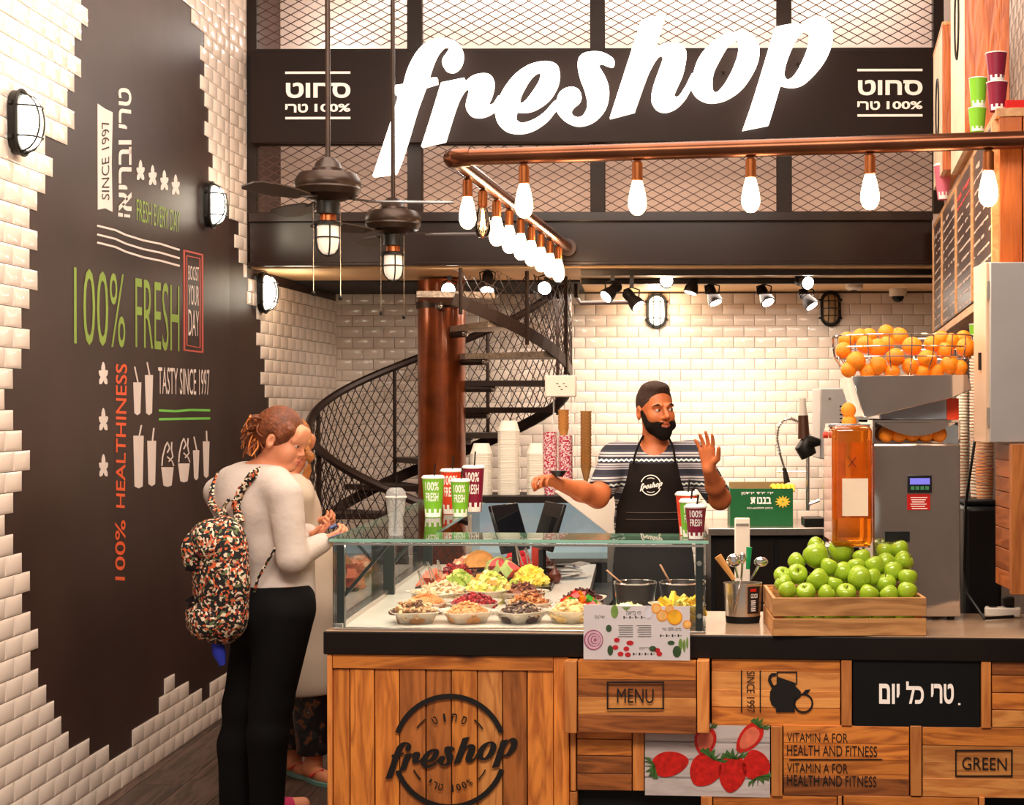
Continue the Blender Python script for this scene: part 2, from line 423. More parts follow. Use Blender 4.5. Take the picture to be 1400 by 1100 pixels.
# ---- left wall
def lw(Y0, Y1, z0, z1): # strip following the wall line
    return [(LX(Y0), Y0, z0), (LX(Y1), Y1, z0), (LX(Y1), Y1, z1), (LX(Y0), Y0, z1)]
mb = MB()
ys = [2.5, 8.3, YB+.1]
for a, b in zip(ys, ys[1:]):
    q = lw(a, b, 0, 4.6); vs = q + [(x-.12, y, z) for x, y, z in q]
    mb.add(vs, [(0,1,2,3),(7,6,5,4),(0,4,5,1),(3,2,6,7),(1,5,6,2),(4,0,3,7)])
wl = shell(mb, 'wall_left', M_mural, smooth=0)
LF = Frame((LX(5.43), 5.43, 0), (.014, 1, 0))
LR = Frame((-2.23, 8.3, 0), (.08, 1, 0))
MURAL = [(112,-300),(112,0),(117,30),(108,48),(112,75),(117,93),(107,115),(98,130),(107,165),(97,185),(68,192),(78,232),(68,252),(57,278),(46,300),(57,330),(46,350),(57,385),(46,412),(35,432),(46,468),(35,495),(23,522),(12,552),(23,570),(34,605),(44,632),(34,665),(22,695),(11,722),(22,750),(32,765),(44,800),(32,825),(43,850),(53,880),(43,905),(53,920),(64,950),(73,975),(83,1000),(111,1010),(120,1030),(145,1034),(173,1017),(175,991),(211,971),(211,949),(218,945),(218,920),(232,917),(232,937),(251,928),(251,947),(269,939),(269,955),(291,942),(291,922),(315,911),(330,885),(350,850),(362,760),(364,640),(363,555),(358,520),(355,480),(358,430),(350,421),(336,400),(326,360),(323,313),(317,300),(300,262),(290,240),(294,215),(290,200),(284,190),(284,165),(278,145),(283,125),(278,108),(283,90),(278,75),(284,68),(284,50),(268,38),(267,17),(248,0),(248,-300)]
def inside(x, y, poly):
    c = False; n = len(poly)
    for i in range(n):
        x1, y1 = poly[i]; x2, y2 = poly[i-1]
        if (y1 > y) != (y2 > y) and x < (x2-x1)*(y-y1)/(y2-y1)+x1: c = not c
    return c
def tile_mb(w, h, mb=None, M=None, d=.008, g=.0012, bv=.011):
    """bevelled metro tile in a frame's plane, centred"""
    mb = mb or MB(); a, b = w/2-g, h/2-g; e, f = a-min(bv, a*.5), b-bv
    vs = [(-a,0,-b),(a,0,-b),(a,0,b),(-a,0,b),(-a,-.5*d,-b),(a,-.5*d,-b),(a,-.5*d,b),(-a,-.5*d,b),(-e,-d,-f),(e,-d,-f),(e,-d,f),(-e,-d,f)]
    return mb.add(vs, [(0,1,5,4),(1,2,6,5),(2,3,7,6),(3,0,4,7),(4,5,9,8),(5,6,10,9),(6,7,11,10),(7,4,8,11),(8,9,10,11)], 0, M)
def proj(p): return (VX+F*p[0]/p[1], VY-F*(p[2]-H)/p[1])
TW, TH = .1465, .075
cand = []
def lay(fr, u0, u1, zmax, skip, ph=0):
    for r in range(int(zmax/TH)):
        z = (r+.5)*TH; off = ph + (TW/2 if r % 2 else 0)
        k = math.floor((u0-off)/TW)
        while True:
            a = off+k*TW; b = a+TW; k += 1
            if a >= u1: break
            a2, b2 = max(a, u0), min(b, u1)
            if b2-a2 < .025: continue
            p = fr.M @ Vector(((a2+b2)/2, 0, z)); q = proj(p)
            if skip(q): continue
            cand.append((fr, (a2+b2)/2, z, round(b2-a2, 3), q, p.y))
lay(LF, -.95, 2.87, 4.1, lambda q: inside(q[0], q[1], MURAL))
lay(LR, 0, .28, 4.1, lambda q: inside(q[0], q[1], MURAL), ph=.08)
lay(LR, .28, 2.1, ZS, lambda q: inside(q[0], q[1], MURAL), ph=.08)
vis = [c for c in cand if -12 < c[4][0] < 470 and -20 < c[4][1] < 1115]
vis.sort(key=lambda c: c[5]); big = set(id(c) for c in vis[:298])
tm = {}; rest = MB(); Iw = wm(wl).inverted()
for c in cand:
    fr, u, z, ww, q, yy = c
    if id(c) in big:
        if ww not in tm: tm[ww] = tile_mb(ww, TH).mesh('tile', M_tile, 20)
        o = link(tm[ww], 'tile', wl)
        tw = fr.M @ Matrix.Translation((u, 0, z)) @ Matrix.Rotation(R.uniform(-.012, .012), 4, 'Z') @ Matrix.Rotation(R.uniform(-.012, .012), 4, 'X')
        o.matrix_local = Iw @ tw
    else: tile_mb(ww, TH, rest, fr.M @ Matrix.Translation((u, 0, z)) @ Matrix.Rotation(R.uniform(-.012, .012), 4, 'Z') @ Matrix.Rotation(R.uniform(-.012, .012), 4, 'X'))
obj(rest, 'tiling', M_tile, wl, smooth=20, kind='stuff')

# ---- back wall
BF = Frame((0, YB, 0), (1, 0, 0))
wb = shell(MB().lohi((-2.3, YB, 0), (3.2, YB+.12, 4.6)), 'wall_back', M_grout, smooth=0)
BW, BH = .1454, .0745
cand = []
for r in range(-1, 33):
    z = 2.225 - .0745*(r-2) - BH/2
    if z < .5 or z+BH/2 > ZS+.02: continue
    off = -.278 + (BW/2 if (r-2) % 2 else 0)
    for k in range(-16, 18):
        a = off+k*BW; x0 = max(a, -2.065); x1 = min(a+BW, 2.35)
        if x1-x0 < .02: continue
        q = proj((a+BW/2, YB, z))
        cand.append(((x0+x1)/2, z, round(x1-x0, 3), q, (0 if 780 < q[0] < 1180 and q[1] < 660 else 1, abs(q[0]-960)+abs(q[1]-500))))
cand.sort(key=lambda c: c[4]); tm = {}; rest = MB(); Iw = wm(wb).inverted()
for i, (u, z, ww, q, k) in enumerate(cand):
    T = BF.M @ Matrix.Translation((u, 0, z)) @ Matrix.Rotation(R.uniform(-.01, .01), 4, 'Z') @ Matrix.Rotation(R.uniform(-.01, .01), 4, 'X')
    if i < 298:
        if ww not in tm: tm[ww] = tile_mb(ww, BH).mesh('tile', M_tile, 20)
        o = link(tm[ww], 'tile', wb); o.matrix_local = Iw @ T
    else: tile_mb(ww, BH, rest, T)
obj(rest, 'tiling', M_tile, wb, smooth=20, kind='stuff')
# ---- soffit / mezzanine slab
shell(MB().lohi((-2.24, YM+.06, ZS), (2.44, YB, ZS+.1)), 'trim_1', M_soffit, smooth=0)
sf = MB().lohi((-2.2, YM+.85, ZS-.012), (-.35, YB-.01, ZS-.001))  # darkness of the stair opening painted as a black sheet
shell(sf, 'trim_2', M_soffit_void, smooth=0)
bm_ = MB().lohi((LX(YM)+.01, YM, P(0, 361, YM).z), (P(1275, 0, YM).x, YM+.05, P(0, 301, YM).z))
bm_.lohi((LX(YM)+.01, YM-.03, P(0, 303, YM).z), (P(1275, 0, YM).x, YM+.05, P(0, 290, YM).z))
bm_.lohi((LX(YM)+.01, YM-.04, P(0, 363, YM).z), (P(1275, 0, YM).x, YM+.1, P(0, 358, YM).z))
shell(bm_, 'trim_3', M_beam, bevel=.004)
shell(MB().lohi((-2.2, 9.2, ZS+.1), (2.0, 9.25, 4.6)), 'wall_mezzanine', M_plaster, smooth=0)
shell(MB().lohi((-2.215, YM+.08, ZS+.1), (-2.2, YB-.25, 4.6)), 'wall_mezzanine_left', M_plaster, smooth=0)
# ---- mezzanine screen: posts and expanded metal panels
xs = [345, 568, 818, 1073, 1284]
scr = thing('mesh_screen', 'dark steel framed expanded metal screen of the upper floor behind the glowing sign', 'screen', (0, YM, ZS+.2))
M_mesh = mat('mesh_metal', (74, 46, 36), .5, metal=.2, var=.1)
for x in xs:
    c = P(x, 0, YM).x; wd = .085 if x not in (345, 1284) else .06
    obj(MB().lohi((c-wd/2, YM-.01, P(0, 292, YM).z), (c+wd/2, YM+.05, 4.59)), 'post', M_dark, scr, bevel=.004)
zt = P(0, 0, YM).z
def diamond_panel(x0, x1, z0, z1, y, cw=.0935, ch=.05, t=.0042):
    mb = MB(); sl = ch/cw
    for sg in (1, -1):
        c = (z0 - sg*x0 if sg > 0 else z0 + x0)
        lo = z0 - max(sg*x0*sl, sg*x1*sl); hi = z1 - min(sg*x0*sl, sg*x1*sl)
        b = math.floor(lo/ch)*ch
        while b < hi:
            # z = sg*sl*x + b
            pts = []
            xa, xb = x0, x1
            za, zb = sg*sl*xa+b, sg*sl*xb+b
            for zz in (z0, z1):
                pass
            def cl(xa, za, xb, zb):
                t0, t1 = 0, 1; dz = zb-za
                for lim, s_ in ((z0, 1), (z1, -1)):
                    fa, fb = s_*(za-lim), s_*(zb-lim)
                    if fa < 0 and fb < 0: return None
                    if fa < 0: t0 = max(t0, fa/(fa-fb))
                    elif fb < 0: t1 = min(t1, fa/(fa-fb))
                if t1-t0 < 1e-4: return None
                return (xa+(xb-xa)*t0, za+dz*t0, xa+(xb-xa)*t1, za+dz*t1)
            r = cl(xa, za, xb, zb)
            if r: mb.bar((r[0], y, r[1]), (r[2], y, r[3]), t, t*1.4, up=(0, 1, 0))
            b += ch
    return mb
for a, b in zip(xs, xs[1:]):
    x0, x1 = P(a, 0, YM).x+.03, P(b, 0, YM).x-.03
    obj(diamond_panel(x0, x1, P(0, 60, YM).z, 4.58, YM+.02), 'mesh_panel', M_mesh, scr, smooth=0)
    obj(diamond_panel(x0, x1, P(0, 291, YM).z, P(0, 190, YM).z, YM+.02), 'mesh_panel', M_mesh, scr, smooth=0)
mb = MB()
mb.lohi((P(340,0,YM).x, YM-.005, P(0, 74, YM).z), (P(1280,0,YM).x, YM+.03, P(0, 66, YM).z))
obj(mb, 'rail', M_dark, scr)
mb = MB()
mb.lohi((P(340,0,YM).x, YM-.005, P(0, 198, YM).z), (P(1280,0,YM).x, YM+.03, P(0, 191, YM).z))
obj(mb, 'rail', M_dark, scr)
# ---- dark columns added behind the camera, only to be mirrored in the steel
M_reflcol = mat('reflection_column_dark', (60, 50, 46), .5)
for i_, (x_, w_) in enumerate(((-1.9, .4), (1.75, .3), (2.7, .35), (4.0, .5))): shell(MB().lohi((x_, -1.9, -.1), (x_+w_, -1.5, 4.6)), 'trim_%d' % (4+i_), M_reflcol)
# ---- sign
YP, YL = 8.52, 8.40
M_panel = mat('sign_panel_black', (34, 21, 16), .5, var=.15, vs=2, spec=.18)
M_glow = mat('sign_letter_glow', (255, 250, 242), .4, var=0, emit=5.5)
M_side = mat('sign_letter_side', (236, 222, 206), .4, var=0, emit=3.2)
M_wpaint = mat('white_paint_glow', (250, 232, 218), .6, var=.02, emit=.25)  # white lettering paint with a faint glow of its own added
sg = thing('shop_sign', 'long black sign band with glowing white freshop letters on the upper floor front', 'sign', (P(808,0,YP).x, YP, P(0,195,YP).z))
obj(MB().lohi((P(343,0,YP).x, YP, P(0,194,YP).z), (P(1279,0,YP).x, YP+.05, P(0,69,YP).z)), 'panel', M_panel, sg, bevel=.003)
for lp in script_loops(lambda x, y: (P(x, y, YL).x, P(x, y, YL).z)):
    mb = MB(); loops(mb, lp, YL, YL+.06)
    o = obj(mb, 'letter', [M_glow, M_side], sg, smooth=30)
    for p in o.data.polygons:
        if abs(p.normal.y) < .5: p.material_index = 1
    mb = MB(); a = lp[0]; cx = sum(q[0] for q in a)/len(a); cz = sum(q[1] for q in a)/len(a)
    mb.tube([(cx, YL+.05, cz), (cx, YP+.01, cz)], .008, 6)
    obj(mb, 'standoff', M_dark, sg)
SF = Frame((0, YP, 0), (1, 0, 0))
for x0, x1 in ((391, 480), (1173, 1262)):
    mb = MB(); dy = 0 if x0 < 1000 else -2
    ftext(mb, SF, 'טוחס', x0+1, 112+dy, x1, 133+dy, bold=.03)
    ftext(mb, SF, 'ירט', x0, 141+dy, x0+31, 153+dy, bold=.03)
    ftext(mb, SF, '100%', x0+40, 141+dy, x1, 152+dy, bold=.03)
    for yy in (98.5, 160.5):
        a = SF.uv(x0, yy+1.6+dy); b = SF.uv(x1, yy-1.6+dy); mb.add([(a[0],-.002,a[1]),(b[0],-.002,a[1]),(b[0],-.002,b[1]),(a[0],-.002,b[1])], [(0,1,2,3)], 0, SF.M)
    obj(mb, 'lettering', M_wpaint, sg, smooth=0)
# ================================================================ the sales counter
CO = Vector(((444-VX)*5.24/F, 5.24, 0))
CF = Frame(CO, (1, -.085, 0)); CYAW = CF.yaw
ZD = .884
M_wx = wood('crate_wood_across', (234, 140, 58), (160, 80, 30), 'x', .5)
M_wz = wood('crate_wood_upright', (234, 142, 60), (166, 84, 32), 'z', .5)
M_wxs = [M_wx, wood('crate_wood_light', (240, 160, 84), (196, 112, 50), 'x', .5), wood('crate_wood_dark', (176, 100, 46), (112, 58, 24), 'x', .5), M_wx]
M_wpale = wood('pale_batten_wood', (230, 146, 74), (192, 106, 46), 'z', .5, knots=False)
M_wpalex = wood('pale_rail_wood', (232, 158, 92), (204, 126, 66), 'x', .5)
M_ink = mat('black_stencil_ink', (24, 18, 16), .6, var=.1)
M_slab = mat('black_counter_edge', (28, 20, 16), .45, spec=.25, var=.15)
M_steel = mat('brushed_steel', (205, 196, 186), .22, metal=.9, var=.05)
M_deck = mat('white_deck', (236, 226, 214), .18, var=.03)
M_blackpanel = mat('black_board', (20, 20, 21), .5, spec=.25, var=.1)
def fbox(mb, fr, px0, py0, px1, py1, y0, y1, g=.0008, mi=0):
    a = fr.uv(px0, py1); b = fr.uv(px1, py0)
    mb.lohi((a[0]+g, y0, a[1]+g), (b[0]-g, y1, b[1]-g), mi, fr.M); return mb
def fpoly(mb, fr, pts, y0=-.002, y1=0.0, mi=0):
    mb.prism([fr.uv(*p) for p in pts], y0, y1, mi, fr.M); return mb
ctr = thing('sales_counter', 'long wooden juice bar counter clad in reclaimed pine with black worktop edge', 'counter', CO, CYAW)
mb = MB().lohi((.02, .03, .08), (2.6, .58, .80), 0, CF.M)
mb.lohi((.02, .5, .08), (.84, 2.25, .80), 0, CF.M)
obj(mb, 'carcass', M_blackpanel, ctr)
obj(MB().lohi((.05, .07, 0), (2.58, .5, .085), 0, CF.M), 'plinth', M_dark, ctr)
# left cladding
xs_ = [454, 477, 511, 545, 581, 616, 651.5, 686, 719.5, 756]
zb = .09
for i, (a, b) in enumerate(zip(xs_, xs_[1:])):
    u0, z1 = CF.uv(a, 912.5 + i*.3); u1, _ = CF.uv(b, 912)
    obj(MB().lohi((u0+.002, .004-.002*(i % 2), zb), (u1-.002, .03, z1-.001), 0, CF.M), 'plank', R.choice([M_wz, M_wz, wood('upright_wood_light', (238, 158, 84), (190, 108, 50), 'z', .5), wood('upright_wood_dark', (198, 116, 54), (134, 72, 30), 'z', .5)]), ctr, bevel=.0015)
obj(fbox(MB(), CF, 454, 893, 756, 912.5, -.004, .03), 'rail', M_wx, ctr, bevel=.002)
u0, _ = CF.uv(447, 900); u1, z = CF.uv(454, 893)
obj(MB().lohi((u0, -.006, zb), (u1-.001, .03, .803), 0, CF.M), 'stile', M_wpale, ctr, bevel=.002)
u0, _ = CF.uv(756, 900); u1, z = CF.uv(777, 893)
obj(MB().lohi((u0+.001, -.004, zb), (u1, .03, .803), 0, CF.M), 'stile', M_wz, ctr, bevel=.002)
for i in range(5):   # left return side, boards running back
    z0 = .09 + i*.142
    for k in range(3):
        obj(MB().lohi((.012, .035+k*.7, z0+.001), (.03, .035+k*.7+.698, z0+.141), 0, CF.M), 'plank', wood('side_boards', (200, 124, 64), (150, 84, 40), 'y', .5), ctr)
# logo stencilled on the planks
def logo_map(px, py): return CF.uv(526.2+(px-510)*.2872, 1063.2-(240-py)*.268+(px-510)*0.004)
lg = MB()
for lp in script_loops(logo_map, 4): loops(lg, lp, -.0065, -.004, CF.M)
def arc(mb, fr, cx, cy, r0, r1, a0, a1, n=24, y=-.0055, fl=1):
    pts = []
    for i in range(n+1):
        t = math.radians(a0+(a1-a0)*i/n); pts.append((cx+r1*math.cos(t), cy-r1*math.sin(t)*fl))
    for i in range(n, -1, -1):
        t = math.radians(a0+(a1-a0)*i/n); pts.append((cx+r0*math.cos(t), cy-r0*math.sin(t)*fl))
    mb.prism([fr.uv(*p) for p in pts], y, y+.002, 0, fr.M)
LC = (614, 1026)
arc(lg, CF, *LC, 72, 79, 20, 160); arc(lg, CF, *LC, 72, 79, 200, 341, n=24)
arc(lg, CF, *LC, 54, 55.8, 34, 52, 6); arc(lg, CF, *LC, 54, 55.8, 126, 144, 6)
arc(lg, CF, *LC, 54, 55.8, 207, 224, 6); arc(lg, CF, *LC, 54, 55.8, 316, 333, 6)
def arctext(mb, fr, chars, cx, cy, r, a0, a1, h, up=True, y=-.006, bold=.02, w=.62):
    n = len(chars)
    for i, ch in enumerate(chars):
        if ch == ' ': continue
        t = math.radians(a0+(a1-a0)*i/(n-1))
        c = fr.uv(cx+r*math.cos(t), cy-r*math.sin(t)); o = fr.uv(cx, cy)
        d = fr.uv(cx+(r+h)*math.cos(t), cy-(r+h)*math.sin(t)); L = math.hypot(d[0]-c[0], d[1]-c[1])
        ang = math.atan2(c[1]-o[1], c[0]-o[0])-PI/2 if up else math.atan2(o[1]-c[1], o[0]-c[0])-PI/2
        ww = L*w*(.45 if ch in 'יו1' else 1); hh = L*(.55 if ch == 'י' else 1); zo = L-hh
        def bend(x, z, c=c, ang=ang): return (c[0]+x*math.cos(ang)-z*math.sin(ang), c[1]+x*math.sin(ang)+z*math.cos(ang))
        text2d(mb, ch, -ww/2, -L/2+zo, ww/2, L/2, y=y, bold=bold, M=fr.M, bend=bend)
arctext(lg, CF, 'טוחס', *LC, 47, 115, 65, 11)
arctext(lg, CF, 'ירט 100%', *LC, 50, 237, 303, 10, up=False)
obj(lg, 'logo_stencil', M_ink, ctr, smooth=0)

def crate(label, px0, py0, px1, py1, stiles, ys, y0=-.004, mats=None, yd=.03, bottom=None, rail=None):
    """one clad bay: stiles [(x0,x1)], planks between the stiles at the given heights"""
    c = CF.hit((px0+px1)/2, py1)
    t = thing('wooden_crate', label, 'crate', c, CYAW)
    for a, b in stiles:
        obj(fbox(MB(), CF, a, py0, b, py1, y0-.006, yd), 'stile', M_wpale, t, bevel=.002)
    xl, xr = (px0, px1)
    for a, b in stiles:
        if abs(a-px0) < 3: xl = b
        if abs(b-px1) < 3: xr = a
    for i, (a, b) in enumerate(zip(ys, ys[1:])):
        obj(fbox(MB(), CF, xl, a, xr, b, y0+R.uniform(-.001, .003), yd, g=.003), 'plank', R.choice(M_wxs), t, bevel=.0015)
    return t
c1 = crate('pine crate front stamped MENU that juts out below the menu card', 774, 899, 970, 997, [(774,791),(953,970)], [900,925,949,973,997], y0=-.055, yd=-.006)
mb = MB()
def rect(mb, fr, x0, y0, x1, y1, t=2, y=-.006):
    for a in ((x0,y0,x1,y0+t),(x0,y1-t,x1,y1),(x0,y0,x0+t,y1),(x1-t,y0,x1,y1)):
        fpoly(mb, fr, [(a[0],a[1]),(a[2],a[1]),(a[2],a[3]),(a[0],a[3])], y, y+.002)
CM = Frame(CF.hit(774, 900, -.057), (1, -.085, 0))
rect(mb, CM, 829, 931, 907, 969); ftext(mb, CM, 'MENU', 843, 941, 893, 960, bold=0, y=-.005)
obj(mb, 'lettering', M_ink, c1, smooth=0)
c2 = crate('pine crate front with a black jug and orange stencil', 971, 898, 1165, 992, [(1149,1164)], [898,918.6,943.6,966.8,992])
mb = MB()
ftext(mb, CF, 'SINCE 1997', 1020, 917, 1031, 973, rot=-1, y=-.0062)
for x in (1013, 1038.6): fpoly(mb, CF, [(x-.8,916),(x+.8,916),(x+.8,973),(x-.8,973)], -.0062, -.004)
jug = [(1060,918),(1090,918.5),(1088,925),(1086,933),(1087,938),(1094,945),(1094,952),(1088,957),(1085,965),(1086,973),(1060,973),(1060,968),(1054,963),(1051.5,955),(1052,945),(1056,938),(1062,934),(1063,925)]
fpoly(mb, CF, jug[3:]+jug[:0], -.0064, -.004)
rect(mb, CF, 1061, 917.5, 1089, 935, 1.6)
mb2 = [(1061,920),(1054,920),(1050,924),(1049,930),(1053,938),(1056,941),(1058,938),(1055,933),(1053,928),(1055,924),(1060,923.5)]
fpoly(mb, CF, mb2, -.0064, -.004)
arc(mb, CF, 1097.5, 961, 11, 13.6, 0, 360, 26, y=-.0064)
fpoly(mb, CF, [(1096,948),(1100,943),(1107,942),(1104,947),(1098,949)], -.0064, -.004)
obj(mb, 'stencil', M_ink, c2, smooth=0)
c3 = thing('black_signboard', 'black painted board with white Hebrew lettering set in the counter front', 'sign', CF.hit(1250, 995), CYAW)
obj(fbox(MB(), CF, 1165, 898, 1339, 995, -.003, .03), 'board', M_blackpanel, c3, bevel=.0015)
mb = MB()
for g, a, b in (('םוי',1201,1229),('לכ',1238,1262),('ירט',1272,1303)):
    ftext(mb, CF, g, a, 932 if g == 'לכ' else 935, b, 962, bold=.03, y=-.0045)
fpoly(mb, CF, [(1309,961.5),(1312,961.5),(1312,964),(1309,964)], -.0045, -.003)
obj(mb, 'lettering', M_wpaint, c3, smooth=0)
crate('plain pine crate front right of the black board', 1339, 898, 1440, 995.5, [(1340,1354)], [900,924,948,971.4,995.5])
crate('small pine crate front below MENU and left of the strawberries', 779, 997, 880.5, 1080, [(779,787),(864,880)], [997.5,1010,1032.7,1056.7,1080])
pst = thing('strawberry_poster', 'printed strawberry picture on the counter front', 'poster', CF.hit(966, 1086), CYAW)
M_ppale = wood('poster_print_boards', (214, 200, 196), (186, 170, 166), 'x', .5, knots=False)
for a, b in ((992,1014),(1014,1038),(1038,1063),(1063,1086.5)):
    obj(fbox(MB(), CF, 880.5, a, 1052, b, -.004, .03, g=.0009), 'board', M_ppale, pst)
M_berry = mat('strawberry_red', (214, 34, 26), .35, var=.25, vs=60); M_berryin = mat('strawberry_flesh', (245, 120, 90), .4, var=.2, vs=30)
M_leaf = mat('leaf_green', (70, 110, 48), .5, var=.3, vs=40)
def berry(x, y, w, h, rot, cut=False):
    mb = MB(); shp = [(0,-1),(.5,-.95),(.9,-.6),(1,-.1),(.8,.45),(.4,.85),(0,1),(-.4,.85),(-.8,.45),(-1,-.1),(-.9,-.6),(-.5,-.95)]
    c, s_ = math.cos(rot), math.sin(rot)
    def T(q, k=1): return (x+k*(q[0]*w*c-q[1]*h*s_), y+k*(q[0]*w*s_+q[1]*h*c))
    fpoly(mb, CF, [q for q in smooth([T(q) for q in shp], 3)], -.0065, -.004)
    if cut: fpoly(mb, CF, smooth([T(q, .72) for q in shp], 3), -.0072, -.0064, 1)
    for k in range(6):
        a = -PI/2+(k-2.5)*.5
        tip = (math.cos(a)*.95, -1+math.sin(a)*.35-.05*k%2)
        fpoly(mb, CF, [T((-.12,-.85)), T(((tip[0]-.1), tip[1]+.28)), T(tip), T((.12,-.85))], -.0075, -.0066, 2)
    obj(mb, 'printed_strawberry', [M_berry, M_berryin, M_leaf], pst, smooth=0)
berry(916, 1043, 17, 25, -1.75); berry(962, 1053, 21, 23, .6); berry(1000, 1058, 19, 25, .15); berry(1032, 1044, 19, 20, 2.9)
berry(963, 1013, 15, 20, .15, True); berry(1023, 1009, 14, 24, .7, True)
c6 = crate('pine crate front with the vitamin and fitness wording', 1052, 992, 1259, 1088, [(1053,1069),(1243,1259)], [992.5,1016,1038,1064,1088])
mb = MB()
ftext(mb, CF, 'VITAMIN A FOR', 1075, 1002.5, 1158, 1013.6, y=-.0062, bold=0); ftext(mb, CF, 'HEALTH AND FITNESS', 1075, 1020, 1198, 1032, y=-.0062, bold=0)
ftext(mb, CF, 'VITAMIN A FOR', 1075, 1044, 1158, 1055, y=-.0062, bold=0); ftext(mb, CF, 'HEALTH AND FITNESS', 1075, 1061, 1197, 1073, y=-.0062, bold=0)
fpoly(mb, CF, [(1078,1037.3),(1205,1037.3),(1205,1038.6),(1078,1038.6)], -.0062, -.004)
obj(mb, 'lettering', M_ink, c6, smooth=0)
c7 = crate('pine crate front stamped GREEN at the lower right', 1259, 995, 1440, 1090, [], [995.5,1019.6,1043,1066,1090])
mb = MB(); rect(mb, CF, 1304.6, 1025, 1383, 1062); ftext(mb, CF, 'GREEN', 1314, 1036, 1375, 1052, bold=0, y=-.0062)
obj(mb, 'lettering', M_ink, c7, smooth=0)
crate('pine crate front in the bottom row below the strawberries', 957, 1088, 1150, 1185, [(957,973),(1144,1150)], [1088,1112,1136,1160,1185])
crate('pine crate front in the bottom row below the vitamin wording', 1151, 1089, 1345, 1185, [(1337,1345)], [1090,1113,1136,1160,1185])
crate('narrow pine post crate at the foot of the small crate', 779, 1081, 787, 1185, [(779,787)], [1081,1185])
# worktop
wt = thing('worktop', 'L shaped worktop with thick black front edge and pale steel top', 'worktop', CF.M @ Vector((0, 0, .803)), CYAW)
mb = MB().lohi((-.004, -.012, .803), (2.62, .05, .882), 0, CF.M)
mb.lohi((-.004, .05, .803), (.05, 2.27, .882), 0, CF.M)
obj(mb, 'front_edge', M_slab, wt, bevel=.004)
mb = MB().lohi((0, 0, .84), (2.62, .60, ZD), 0, CF.M); obj(mb, 'steel_top', mat('worktop_laminate', (178, 146, 118), .16, var=.1, vs=5), wt, bevel=.002)
x0 = -1.045
obj(MB().lohi((x0, 5.83, .84), (-.2, 7.5, ZD)), 'arm_top', M_deck, wt, bevel=.002)
obj(MB().lohi((x0, 5.285, ZD+.0005), (.235, 5.84, ZD+.003)), 'display_deck', M_deck, wt, smooth=0)
# ---- glass display case
M_glass = glassmat('clear_pane', (253, 255, 254), a=0); M_gedge = mat('green_glass_edge', (150, 198, 176), .1, var=.1, coat=.5)
M_post = mat('dark_green_post', (48, 56, 52), .35, metal=.5, var=.1)
case = thing('display_case', 'glass topped display case holding salad toppings on the counter', 'display case', (-.4, 5.6, ZD))
XL, XR, ZG = -1.054, .232, 1.19
def yfront(x): return 5.262 - .085*(x-XL)
ga = Frame((XL, 5.262, 0), (1, -.085, 0)); gl = (XR-XL)/math.cos(ga.yaw)
obj(MB().lohi((0, -.004, ZD), (gl, .004, ZG-.006), 0, ga.M), 'front_pane', M_glass, case, smooth=0)
obj(MB().lohi((XL-.004, 5.27, ZD), (XL+.004, 7.47, ZG-.006)), 'side_pane', M_glass, case, smooth=0)
obj(MB().lohi((XR-.004, 5.17, ZD), (XR+.004, 5.5, ZG-.006)), 'side_pane', M_glass, case, smooth=0)
mb = MB(); t = .011
pts = [(XL-.012, yfront(XL)-.015), (XR+.012, yfront(XR)-.015), (XR+.012, yfront(XR)+.27), (-.732, 5.52), (-.732, 7.3), (XL-.012, 7.5)]
def slab(mb, pts, z0, z1, mi=0, me=1):
    n = len(pts); vs = [(x, y, z0) for x, y in pts]+[(x, y, z1) for x, y in pts]; b = len(mb.v)
    tr = tessellate_polygon([[Vector((x, y, 0)) for x, y in pts]]); fs = []
    for t in tr:
        p = [pts[i] for i in t]; ar = (p[1][0]-p[0][0])*(p[2][1]-p[0][1])-(p[2][0]-p[0][0])*(p[1][1]-p[0][1])
        t = tuple(t) if ar > 0 else tuple(t)[::-1]; fs.append(tuple(i+n for i in t)); fs.append(t[::-1])
    mb.add(vs, fs, mi); mb.add(vs, [(i, (i+1) % n, (i+1) % n+n, i+n) for i in range(n)], me)
slab(mb, pts, ZG, ZG+t)
obj(mb, 'top_pane', [glassmat('top_sheet', (248, 253, 250), .0, .05), M_gedge], case, smooth=0)
def post(x, y, nm='post', w=.034, d=.03): return obj(MB().lohi((x, y, ZD), (x+w, y+d, ZG-.004)), nm, M_post, case, bevel=.002)
post(XL+.006, 5.29, w=.026); post(XL+.006, 6.26, w=.045); post(XL+.006, 7.42, w=.045); post(XR-.03, 5.18, w=.024)
for y in (5.3, 6.27, 7.43): obj(MB().bar((XL+.02, y+.012, .985), (XL+.19, y+.012, 1.185), .012), 'brace', M_post, case)
for z in (.94, 1.12): obj(MB().tube([(XR-.018, 5.172, z), (XR-.018, 5.182, z)], .009, 10), 'bolt', M_steel, case)
obj(MB().lohi((XL-.006, 5.27, ZD), (XL+.03, 7.47, ZD+.02)), 'bottom_rail', M_steel, case, bevel=.002)
obj(MB().lohi((0, -.01, ZD), (gl, .012, ZD+.008), 0, ga.M), 'bottom_rail', M_steel, case, bevel=.002)
obj(MB().lohi((0, -.008, ZG-.012), (gl, .008, ZG-.004), 0, ga.M), 'top_rail', M_steel, case)
area('case_strip_light', (-.45, 5.36, 1.17), (math.radians(-25), 0, 0), 1.15, .03, 2.2, (1, .9, .76))
area('case_strip_light', (-.98, 6.4, 1.17), (0, math.radians(-25), 0), .03, 1.9, 2.5, (1, .9, .76))
